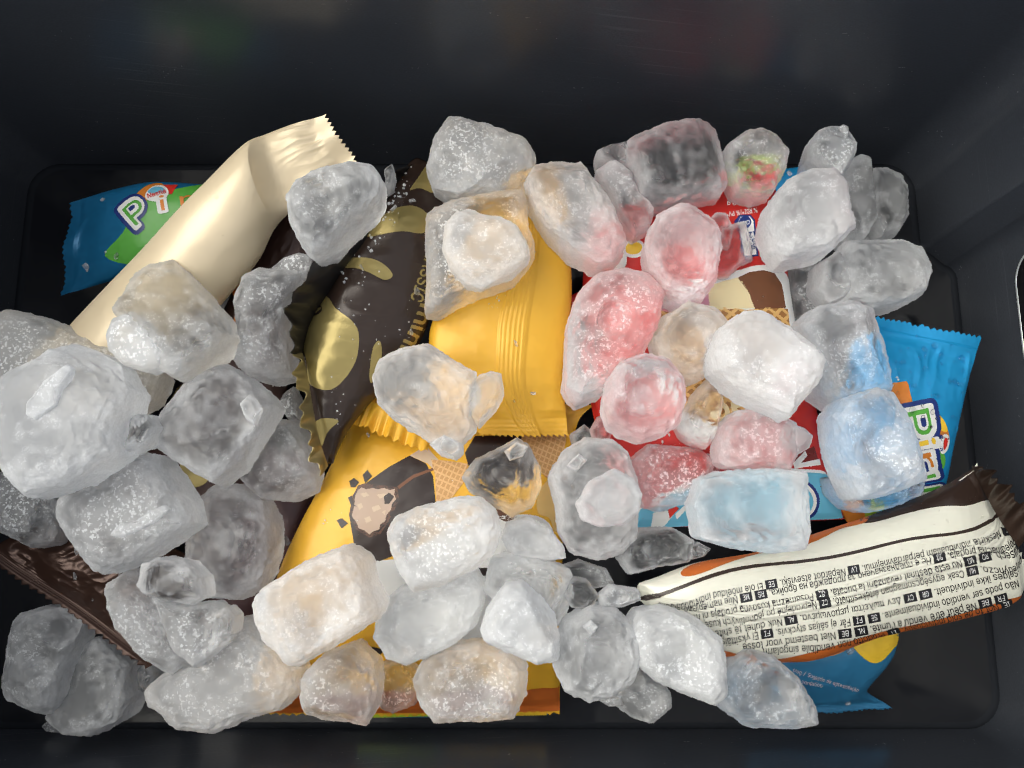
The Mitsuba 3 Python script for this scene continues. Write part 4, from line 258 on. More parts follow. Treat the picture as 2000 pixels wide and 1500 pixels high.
 ('red_cone_packet', 'wafer_light_ink', 'wafer_cone_print', 1, [(32.1, 64.0), (38.6, 64.9), (45.7, 63.4), (48.8, 63.6), (52.0, 63.9), (55.0, 64.1), (58.2, 63.5), (61.6, 62.7), (64.8, 62.0), (67.9, 62.4), (71.2, 62.8), (74.5, 63.0), (77.8, 62.5), (81.3, 61.8), (84.9, 61.2), (95.6, 60.9), (94.7, 68.8), (88.0, 79.1), (81.3, 89.9), (75.4, 100.5), (70.1, 105.4), (64.6, 110.4), (59.5, 115.2), (54.5, 115.6), (49.4, 116.0), (44.4, 116.4), (40.7, 112.8), (36.8, 109.2), (33.0, 105.7), (32.9, 92.5), (32.7, 78.2)]),
 ('red_cone_packet', 'navy_ink', 'nutrition_frame', 0, [(73.0, 24.1), (76.1, 21.8), (81.8, 22.5), (83.6, 24.8), (83.3, 30.0), (83.2, 35.1), (83.2, 39.9), (73.4, 40.9), (73.3, 35.4), (73.1, 29.8)]),
 ('red_cone_packet', 'white_ink', 'nutrition_panel', 1, [(73.7, 26.1), (76.4, 22.7), (81.2, 23.1), (82.7, 25.2), (82.4, 30.0), (82.3, 34.7), (82.2, 39.3), (74.3, 40.0), (74.1, 35.5), (73.9, 30.8)]),
 ('red_cone_packet', 'navy_ink', 'nutrition_disc', 2, [(75.2, 24.8), (75.4, 24.2), (75.8, 23.7), (76.3, 23.3), (76.9, 23.0), (77.5, 22.8), (78.1, 22.6), (78.7, 22.6), (79.3, 22.7), (79.9, 22.9), (80.4, 23.2), (80.9, 23.7), (81.2, 24.2), (81.4, 24.7), (81.5, 25.3), (81.4, 25.9), (81.1, 26.4), (80.7, 26.9), (80.2, 27.4), (79.7, 27.8), (79.0, 28.0), (78.4, 28.1), (77.7, 28.1), (77.0, 27.9), (76.4, 27.5), (75.9, 27.0), (75.5, 26.3), (75.3, 25.5)]),
 ('red_cone_packet', 'white_ink', 'yellow_drop_outline', 0, [(17.9, 28.7), (17.9, 27.3), (18.2, 26.0), (18.7, 25.0), (19.4, 24.3), (20.3, 23.9), (21.4, 23.8), (22.6, 24.0), (23.8, 24.3), (25.0, 24.7), (26.1, 25.3), (27.0, 26.0), (27.7, 26.9), (28.1, 28.0), (28.3, 29.2), (28.2, 30.4), (28.0, 31.6), (27.7, 32.6), (27.2, 33.5), (26.5, 34.2), (25.5, 34.6), (24.3, 34.8), (22.9, 34.7), (21.5, 34.2), (20.2, 33.5), (19.2, 32.6), (18.5, 31.4), (18.1, 30.1)]),
 ('red_cone_packet', 'white_ink', 'yellow_drop_outline', 0, [(13.0, 37.4), (13.8, 35.6), (15.1, 33.8), (16.5, 32.2), (17.8, 31.1), (18.7, 30.8), (19.3, 31.0), (19.6, 31.7), (19.7, 32.8), (19.8, 34.2), (19.8, 35.8), (19.6, 37.4), (19.1, 38.8), (18.4, 40.1), (17.3, 41.1), (16.2, 41.7), (15.0, 41.8), (14.0, 41.4), (13.2, 40.4), (12.8, 39.1)]),
 ('red_cone_packet', 'yellow_ink', 'yellow_drop_print', 1, [(19.3, 29.1), (19.3, 28.2), (19.5, 27.4), (19.8, 26.6), (20.3, 26.0), (21.0, 25.6), (21.9, 25.5), (22.8, 25.5), (23.8, 25.7), (24.7, 26.1), (25.5, 26.6), (26.2, 27.2), (26.7, 27.8), (27.0, 28.6), (27.1, 29.3), (27.0, 30.1), (26.8, 30.8), (26.5, 31.4), (26.0, 32.0), (25.4, 32.4), (24.6, 32.7), (23.6, 32.7), (22.6, 32.6), (21.6, 32.3), (20.7, 31.8), (20.1, 31.3), (19.6, 30.6), (19.4, 29.9)]),
 ('red_cone_packet', 'white_ink', 'band_outline', 0, [(3.4, 153.9), (9.1, 150.8), (14.8, 147.7), (20.3, 144.6), (25.8, 142.9), (31.4, 141.2), (36.9, 139.5), (50.7, 137.9), (65.0, 136.3), (79.2, 134.6), (83.5, 134.9), (88.2, 135.2), (92.9, 135.5), (95.3, 136.5), (95.9, 139.1), (86.1, 139.6), (76.7, 140.2), (67.9, 140.8), (47.8, 146.0), (26.7, 151.2), (5.8, 156.1)]),
 ('red_cone_packet', 'light_blue_ink', 'light_blue_band', 1, [(2.9, 156.6), (8.6, 153.2), (14.4, 149.7), (19.8, 146.4), (25.4, 144.7), (31.0, 143.0), (36.5, 141.3), (50.4, 139.7), (64.7, 138.0), (78.9, 136.2), (83.1, 136.5), (87.6, 136.7), (92.1, 137.0), (97.9, 138.1), (98.6, 145.4), (99.5, 153.0), (100.4, 160.6), (81.0, 160.6), (60.8, 160.5), (41.4, 160.4), (28.1, 160.8), (14.7, 161.1), (1.0, 161.1)]),
 ('red_cone_packet', 'white_ink', 'flash_print', 2, [(14.3, 154.5), (19.7, 152.3), (23.4, 155.1), (20.8, 157.5), (18.2, 160.1), (15.7, 161.1), (11.5, 161.1)]),
 ('red_cone_packet', 'white_ink', 'flash_print', 2, [(23.9, 155.1), (31.7, 149.2), (32.3, 150.6), (29.7, 152.9), (26.9, 155.2), (24.2, 157.5)]),
 ('red_cone_packet', 'red_ink', 'flash_print', 3, [(21.4, 152.3), (25.0, 151.0), (26.4, 152.4), (21.1, 156.9)]),
 ('red_cone_packet', 'navy_ink', 'oval_emblem_rim', 2, [(68.3, 151.0), (68.7, 148.6), (69.5, 146.2), (70.7, 144.1), (72.2, 142.2), (73.9, 140.8), (75.7, 139.8), (77.7, 139.2), (79.6, 138.9), (81.5, 139.0), (83.2, 139.5), (84.8, 140.3), (86.4, 141.5), (87.8, 143.0), (88.9, 144.8), (89.8, 146.9), (90.2, 149.2), (89.9, 151.7), (89.2, 154.1), (88.2, 156.3), (86.9, 158.1), (85.5, 159.3), (83.8, 160.0), (81.9, 160.3), (79.8, 160.5), (77.6, 160.7), (75.4, 160.7), (73.3, 160.4), (71.5, 159.5), (69.9, 157.9), (68.8, 155.9), (68.3, 153.5)]),
 ('red_cone_packet', 'white_ink', 'oval_emblem_ring', 3, [(69.4, 151.1), (69.8, 148.9), (70.5, 146.8), (71.6, 144.9), (72.9, 143.2), (74.4, 141.9), (76.1, 140.9), (77.7, 140.3), (79.4, 140.1), (81.1, 140.3), (82.6, 140.8), (84.1, 141.6), (85.5, 142.7), (86.7, 144.1), (87.7, 145.6), (88.4, 147.5), (88.7, 149.4), (88.5, 151.5), (87.9, 153.6), (87.0, 155.4), (85.8, 156.9), (84.4, 158.0), (82.9, 158.6), (81.2, 158.9), (79.4, 159.1), (77.5, 159.3), (75.6, 159.3), (73.8, 159.0), (72.2, 158.2), (70.9, 156.9), (70.0, 155.2), (69.5, 153.2)]),
 ('red_cone_packet', 'light_blue_ink', 'oval_emblem_field', 4, [(70.6, 151.1), (70.9, 149.3), (71.6, 147.4), (72.6, 145.7), (73.7, 144.2), (75.0, 143.0), (76.4, 142.2), (77.8, 141.7), (79.2, 141.6), (80.6, 141.8), (81.9, 142.2), (83.2, 143.0), (84.3, 143.9), (85.3, 145.1), (86.2, 146.5), (86.7, 148.0), (87.0, 149.6), (86.9, 151.3), (86.4, 153.1), (85.7, 154.6), (84.7, 155.8), (83.4, 156.6), (82.0, 157.1), (80.5, 157.3), (78.9, 157.4), (77.3, 157.5), (75.7, 157.4), (74.3, 157.2), (73.0, 156.6), (71.9, 155.6), (71.1, 154.4), (70.6, 152.8)]),
 ('red_cone_packet', 'salmon_ink', 'oval_emblem_core', 5, [(73.4, 150.7), (73.8, 149.5), (74.4, 148.3), (75.3, 147.1), (76.2, 146.2), (77.3, 145.8), (78.4, 145.6), (79.4, 145.9), (80.5, 146.3), (81.5, 147.1), (82.3, 147.9), (83.0, 148.9), (83.4, 150.0), (83.5, 151.1), (83.3, 152.2), (82.8, 153.2), (82.0, 154.1), (81.0, 154.8), (79.9, 155.3), (78.7, 155.5), (77.6, 155.5), (76.6, 155.3), (75.7, 154.9), (74.9, 154.4), (74.2, 153.8), (73.7, 153.2), (73.4, 152.5), (73.3, 151.7)]),
 ('red_cone_packet', 'dark_red_ink', 'flash_letter', 0, [(80.3, 128.7), (84.1, 127.1), (88.2, 125.4), (92.3, 123.7), (93.0, 132.2), (89.5, 132.9), (86.0, 133.5), (82.8, 134.1)]),
 ('red_cone_packet', 'white_ink', 'flash_letter', 1, [(80.2, 132.4), (87.3, 126.0), (87.8, 128.5), (84.1, 132.1), (93.6, 129.9), (93.4, 133.0), (89.0, 133.6), (84.8, 134.2), (80.7, 134.8)]),
 ('red_cone_packet', 'lime_ink', 'lime_band_print', 0, [(71.3, 0.2), (76.5, 0.0), (81.6, 0.0), (87.1, 0.0), (91.0, 0.0), (95.5, 0.2), (100.1, 0.0), (99.4, 3.3), (94.2, 4.1), (89.5, 4.4), (85.0, 4.6), (80.0, 5.2), (74.9, 5.8), (70.1, 6.3)]),
 ('blue_ice_lolly_packet', 'green_ink', 'green_splash_print', 0, [(31.9, 28.1), (30.0, 28.6), (28.2, 31.5), (26.4, 35.4), (24.0, 38.9), (21.0, 41.1), (17.7, 42.2), (14.6, 43.0), (12.0, 43.8), (10.3, 45.3), (9.2, 47.4), (8.4, 49.8), (7.7, 52.7), (6.9, 55.8), (5.8, 59.3), (4.7, 63.0), (3.3, 67.4), (1.8, 71.9), (0.2, 75.8), (0.4, 81.9), (1.2, 86.8), (3.6, 90.9), (7.0, 93.5), (11.4, 95.1), (16.7, 95.7), (22.6, 95.5), (28.7, 94.7), (34.2, 92.9), (38.5, 90.0), (41.0, 86.2), (42.1, 81.5), (42.4, 76.4), (42.3, 71.3), (42.2, 65.7), (41.9, 59.9), (41.4, 53.8), (40.5, 47.7), (38.9, 41.6), (36.6, 35.5), (34.1, 30.5)]),
 ('blue_ice_lolly_packet', 'orange_ink', 'orange_flash_print', 1, [(14.2, 40.2), (13.2, 40.0), (11.7, 40.6), (9.9, 41.6), (8.1, 42.9), (6.5, 44.2), (5.0, 45.5), (3.7, 46.9), (2.8, 48.3), (2.1, 50.0), (1.7, 51.8), (1.7, 53.6), (2.2, 55.3), (3.0, 56.6), (4.1, 57.2), (5.3, 57.2), (6.4, 56.6), (7.4, 55.5), (8.2, 54.0), (9.0, 52.4), (9.7, 51.0), (10.5, 50.0), (11.2, 49.2), (12.0, 48.3), (12.9, 47.1), (13.8, 45.4), (14.4, 43.4), (14.6, 41.5)]),
 ('blue_ice_lolly_packet', 'red_ink', 'red_flash_print', 1, [(2.8, 55.1), (2.3, 63.6), (7.6, 62.3), (7.2, 58.4)]),
 ('blue_ice_lolly_packet', 'white_ink', 'oval_emblem', 2, [(9.1, 48.9), (8.1, 48.7), (7.0, 48.8), (6.0, 49.2), (5.0, 49.8), (4.3, 50.5), (3.7, 51.3), (3.3, 52.2), (3.1, 53.2), (3.0, 54.3), (3.1, 55.5), (3.4, 56.7), (3.9, 57.8), (4.6, 58.9), (5.4, 59.7), (6.2, 60.3), (7.1, 60.6), (7.8, 60.6), (8.5, 60.3), (9.2, 59.8), (9.7, 59.0), (10.3, 58.0), (10.8, 56.8), (11.2, 55.4), (11.3, 54.0), (11.1, 52.4), (10.7, 50.9), (10.0, 49.7)]),
 ('blue_ice_lolly_packet', 'light_blue_ink', 'oval_emblem_field', 3, [(6.9, 49.8), (6.4, 49.6), (5.9, 49.7), (5.3, 50.2), (4.8, 50.7), (4.4, 51.4), (4.1, 52.0), (4.0, 52.8), (4.0, 53.6), (4.0, 54.5), (4.2, 55.4), (4.4, 56.3), (4.7, 57.1), (5.1, 57.8), (5.6, 58.4), (6.0, 58.6), (6.4, 58.5), (6.7, 58.0), (6.9, 57.2), (7.1, 56.0), (7.2, 54.7), (7.3, 53.2), (7.3, 51.8), (7.2, 50.6)]),
 ('blue_cartoon_packet', 'orange_ink', 'fry_print', 1, [(16.0, 31.3), (17.4, 29.1), (23.1, 27.0), (24.3, 28.4), (25.7, 32.3), (27.4, 36.2), (29.2, 40.1), (22.1, 41.8), (20.1, 38.3), (18.1, 34.8)]),
 ('blue_cartoon_packet', 'orange_ink', 'fry_print', 1, [(10.7, 31.7), (13.3, 30.6), (14.5, 33.4), (15.8, 36.3), (17.0, 39.2), (13.7, 39.9)]),
 ('blue_cartoon_packet', 'orange_ink', 'rainbow_orange_print', 0, [(34.9, 38.7), (35.6, 38.1), (36.9, 38.0), (38.4, 38.4), (40.0, 39.1), (41.5, 39.8), (42.8, 40.7), (44.0, 41.7), (45.0, 42.9), (46.1, 44.4), (47.0, 45.9), (47.8, 47.4), (48.3, 48.7), (48.5, 49.5), (48.3, 50.0), (47.5, 50.2), (46.3, 50.0), (44.6, 49.6), (42.5, 48.9), (40.4, 47.8), (38.4, 46.3), (36.8, 44.3), (35.6, 42.1), (35.0, 40.2)]),
 ('blue_cartoon_packet', 'yellow_ink', 'rainbow_yellow_print', 1, [(34.9, 38.7), (35.3, 38.1), (36.1, 37.8), (37.1, 37.8), (38.3, 38.0), (39.4, 38.3), (40.6, 38.8), (41.8, 39.5), (42.9, 40.4), (44.0, 41.5), (44.9, 42.6), (45.6, 43.8), (46.0, 44.7), (45.9, 45.3), (45.4, 45.7), (44.6, 45.8), (43.5, 45.7), (42.1, 45.4), (40.6, 45.0), (39.2, 44.4), (37.8, 43.5), (36.6, 42.3), (35.7, 41.0), (35.1, 39.7)]),
 ('blue_cartoon_packet', 'red_ink', 'rainbow_red_print', 1, [(37.7, 46.9), (38.2, 46.4), (39.1, 46.5), (40.4, 46.9), (41.8, 47.5), (43.3, 48.3), (44.7, 49.2), (45.8, 50.1), (46.5, 51.0), (46.8, 51.8), (46.6, 52.6), (46.0, 53.2), (44.9, 53.7), (43.7, 53.8), (42.4, 53.7), (41.1, 53.2), (39.8, 52.3), (38.8, 50.9), (38.1, 49.4), (37.6, 48.0)]),
 ('blue_cartoon_packet', 'green_ink', 'rainbow_green_print', 0, [(41.1, 55.4), (41.6, 54.5), (42.6, 54.1), (43.8, 54.2), (45.2, 54.6), (46.4, 55.3), (47.4, 56.3), (48.1, 57.4), (48.7, 58.8), (48.9, 60.2), (48.8, 61.6), (48.4, 62.8), (47.8, 63.7), (47.0, 64.0), (46.0, 63.8), (44.9, 63.1), (43.8, 62.0), (42.7, 60.4), (41.7, 58.6), (41.2, 56.8)]),
 ('blue_cartoon_packet', 'white_ink', 'oval_emblem', 2, [(43.1, 53.1), (43.0, 51.8), (43.0, 50.5), (43.2, 49.2), (43.6, 48.1), (44.1, 47.3), (44.7, 46.8), (45.3, 46.6), (45.9, 46.7), (46.6, 47.0), (47.2, 47.5), (47.8, 48.2), (48.2, 49.2), (48.4, 50.4), (48.5, 51.7), (48.4, 53.0), (48.1, 54.1), (47.6, 55.0), (47.0, 55.6), (46.3, 56.0), (45.5, 56.0), (44.8, 55.6), (44.1, 55.0), (43.5, 54.2)]),
 ('blue_cartoon_packet', 'red_ink', 'oval_emblem_field', 3, [(45.1, 49.8), (45.2, 49.1), (45.4, 48.6), (45.8, 48.3), (46.1, 48.4), (46.5, 48.6), (46.8, 49.0), (47.1, 49.6), (47.3, 50.3), (47.3, 51.1), (47.3, 51.9), (47.1, 52.7), (46.9, 53.3), (46.7, 53.8), (46.4, 54.0), (46.1, 53.9), (45.8, 53.5), (45.5, 52.8), (45.3, 51.8), (45.1, 50.7)]),
 ('blue_cartoon_packet', 'lime_ink', 'leaf_star_print', 0, [(13.0, 87.2), (15.8, 83.2), (16.7, 85.2), (20.7, 82.7), (19.7, 85.9), (23.0, 86.7), (18.7, 88.7), (19.7, 91.5), (15.3, 91.1), (11.7, 94.5)]),
 ('blue_cartoon_packet', 'orange_ink', 'fruit_print', 0, [(1.8, 89.8), (3.1, 88.0), (4.7, 86.4), (6.5, 85.2), (8.1, 84.6), (9.5, 84.7), (10.6, 85.4), (11.6, 86.5), (12.5, 87.8), (13.1, 89.1), (13.5, 90.5), (13.2, 91.9), (12.0, 93.5), (9.6, 95.1), (6.7, 96.6), (3.5, 97.9), (0.9, 98.7), (0.0, 98.7), (0.0, 98.1), (0.0, 97.5), (0.2, 96.0), (0.4, 94.6), (0.6, 93.1), (1.0, 91.5)]),
 ('blue_corner_packet', 'yellow_ink', 'yellow_curve_print', 0, [(43.8, 2.0), (45.5, 1.0), (48.2, 0.3), (51.9, 0.0), (55.8, 0.0), (59.3, 0.2), (62.7, 0.8), (65.3, 1.7), (67.2, 3.0), (68.8, 5.2), (68.1, 6.5), (68.1, 8.4), (67.6, 11.0), (65.1, 12.2), (63.3, 14.2), (61.4, 15.8), (59.6, 16.7), (57.6, 16.9), (55.5, 16.5), (53.5, 15.7), (51.7, 14.6), (50.1, 13.0), (48.6, 11.4), (47.3, 9.8), (46.0, 8.1), (44.8, 6.5), (43.8, 4.8), (43.3, 3.3)]),
 ('blue_corner_packet', 'orange_ink', 'orange_flash_print', 1, [(32.4, 7.6), (34.1, 6.7), (36.3, 6.0), (38.9, 5.4), (41.3, 5.2), (43.3, 5.4), (44.7, 6.1), (45.4, 7.0), (45.2, 8.1), (43.9, 9.1), (42.1, 10.0), (40.0, 10.8), (37.9, 11.4), (36.2, 11.6), (34.9, 11.5), (33.8, 11.2), (32.9, 10.7), (32.1, 10.0), (31.6, 9.3), (31.6, 8.4)]),
 ('cream_printed_packet', 'orange_film_ink', 'orange_edge_print', 0, [(0.4, 20.2), (0.1, 23.4), (0.0, 29.2), (0.0, 34.9), (0.0, 41.1), (0.0, 47.0), (0.0, 52.3), (0.0, 57.7), (0.0, 63.4), (0.0, 69.6), (0.0, 76.2), (0.0, 82.8), (0.0, 89.0), (0.0, 94.6), (0.0, 99.0), (0.0, 102.0), (0.0, 103.1), (0.0, 102.9), (0.0, 102.5), (0.4, 100.4), (0.8, 98.0), (0.8, 95.1), (0.7, 91.8), (0.5, 88.1), (0.5, 84.4), (0.7, 80.7), (1.1, 77.0), (1.4, 73.3), (1.5, 69.2), (1.2, 64.7), (0.8, 59.9), (0.4, 55.1), (0.3, 50.1), (0.4, 45.2), (0.8, 40.6), (1.4, 36.5), (2.2, 32.7), (3.1, 29.2), (3.8, 26.0), (4.1, 23.2), (3.9, 20.9), (3.3, 19.2), (2.2, 18.4), (1.1, 18.6)]),
 ('cream_printed_packet', 'dark_brown_ink', 'brown_edge_print', 0, [(0.0, 104.0), (0.0, 108.5), (0.0, 113.1), (0.0, 117.9), (0.0, 123.2), (0.0, 129.3), (0.0, 135.5), (0.0, 141.7), (0.0, 147.8), (0.0, 155.0), (0.0, 161.2), (0.0, 166.2), (0.0, 168.2), (3.0, 169.2), (5.9, 169.2), (8.9, 169.2), (14.8, 169.2), (17.3, 169.2), (17.8, 169.2), (20.2, 169.2), (20.2, 169.2), (17.8, 169.2), (17.3, 169.2), (16.2, 169.2), (14.6, 168.6), (11.7, 165.2), (9.7, 160.8), (8.9, 157.3), (8.3, 154.1), (7.7, 151.1), (7.2, 148.6), (6.6, 146.2), (5.9, 143.8), (5.4, 141.6), (4.8, 139.4), (4.3, 136.9), (3.8, 133.9), (3.3, 130.2), (2.8, 125.9), (2.4, 121.1), (2.1, 116.0), (1.9, 110.7), (1.7, 105.5), (1.4, 100.9), (1.0, 97.6), (0.4, 96.4), (0.0, 97.2), (0.0, 99.5)]),
 ('cream_printed_packet', 'dark_brown_ink', 'line_print', 1, [(35.3, 0.0), (28.0, 1.4), (20.9, 3.7), (15.4, 7.0), (11.6, 10.9), (8.9, 15.6), (7.1, 20.9), (5.6, 26.6), (4.2, 32.2), (3.4, 37.4), (3.0, 42.4), (3.0, 47.5), (3.5, 52.6), (4.3, 57.9), (5.4, 63.6), (6.4, 69.9), (7.2, 77.0), (7.7, 84.7), (8.2, 92.6), (8.7, 100.4), (9.2, 107.3), (9.6, 113.0), (10.1, 117.9), (10.8, 122.5), (11.5, 127.1), (12.4, 132.0), (13.3, 137.2), (14.0, 142.6), (14.6, 148.4), (15.1, 153.9), (15.5, 158.9), (18.3, 165.8), (19.9, 168.7), (20.3, 169.2), (20.7, 169.2), (20.9, 169.2), (21.1, 169.1), (19.3, 165.8), (17.0, 159.7), (16.3, 154.3), (15.8, 148.6), (15.1, 142.8), (14.3, 137.2), (13.4, 131.8), (12.5, 126.8), (11.8, 122.1), (11.1, 117.5), (10.6, 112.6), (10.2, 107.1), (9.8, 100.4), (9.3, 92.9), (8.8, 85.1), (8.3, 77.4), (7.5, 70.2), (6.5, 63.7), (5.3, 57.8), (4.5, 52.4), (4.1, 47.3), (4.2, 42.4), (4.7, 37.5), (5.8, 32.3), (7.4, 26.7), (9.2, 20.8), (11.7, 15.4), (15.7, 10.6), (21.3, 6.8), (28.8, 4.1), (36.2, 2.1), (40.9, 1.1), (43.0, 0.4), (42.4, 0.0), (39.0, 0.0)]),
 ('cream_printed_packet', 'orange_film_ink', 'orange_edge_print', 0, [(46.9, 30.0), (44.4, 33.4), (42.5, 38.8), (41.9, 45.2), (42.8, 52.0), (43.8, 57.9), (43.9, 62.9), (43.4, 67.0), (42.7, 70.9), (41.9, 74.9), (41.2, 78.9), (40.9, 83.1), (40.9, 87.6), (41.3, 92.3), (41.8, 97.3), (42.5, 102.8), (43.1, 109.0), (43.3, 115.8), (43.4, 123.1), (43.2, 130.4), (43.1, 137.7), (43.1, 144.5), (43.0, 150.1), (43.5, 155.2), (45.3, 160.0), (46.9, 163.2), (46.9, 163.2), (46.9, 162.2), (46.9, 160.2), (46.9, 156.2), (46.9, 152.2), (46.9, 146.1), (46.4, 139.1), (46.9, 132.1), (46.8, 124.3), (46.7, 116.0), (46.6, 107.4), (46.5, 98.5), (46.4, 89.8), (46.9, 82.1), (46.9, 74.1), (46.9, 67.1), (46.9, 61.1), (46.9, 55.1), (46.4, 49.0), (46.9, 44.0), (46.9, 39.0), (46.9, 35.0), (46.9, 31.0), (46.9, 29.0), (46.9, 27.0), (46.9, 28.0)]),
 ('striped_packet', 'lime_ink', 'lime_band_print', 0, [(24.1, 0.5), (24.2, 7.3), (23.6, 14.5), (23.0, 21.7), (23.2, 27.2), (23.4, 32.9), (23.6, 38.4), (25.9, 37.9), (26.5, 25.2), (27.2, 12.3), (27.4, 0.2)]),
 ('striped_packet', 'yellow_ink', 'yellow_band_print', 0, [(24.3, 38.8), (24.2, 48.2), (24.2, 58.1), (24.2, 67.8), (24.5, 74.9), (24.8, 82.4), (24.6, 89.7), (27.9, 90.0), (27.2, 73.0), (26.5, 56.2), (26.4, 40.3)]),
]
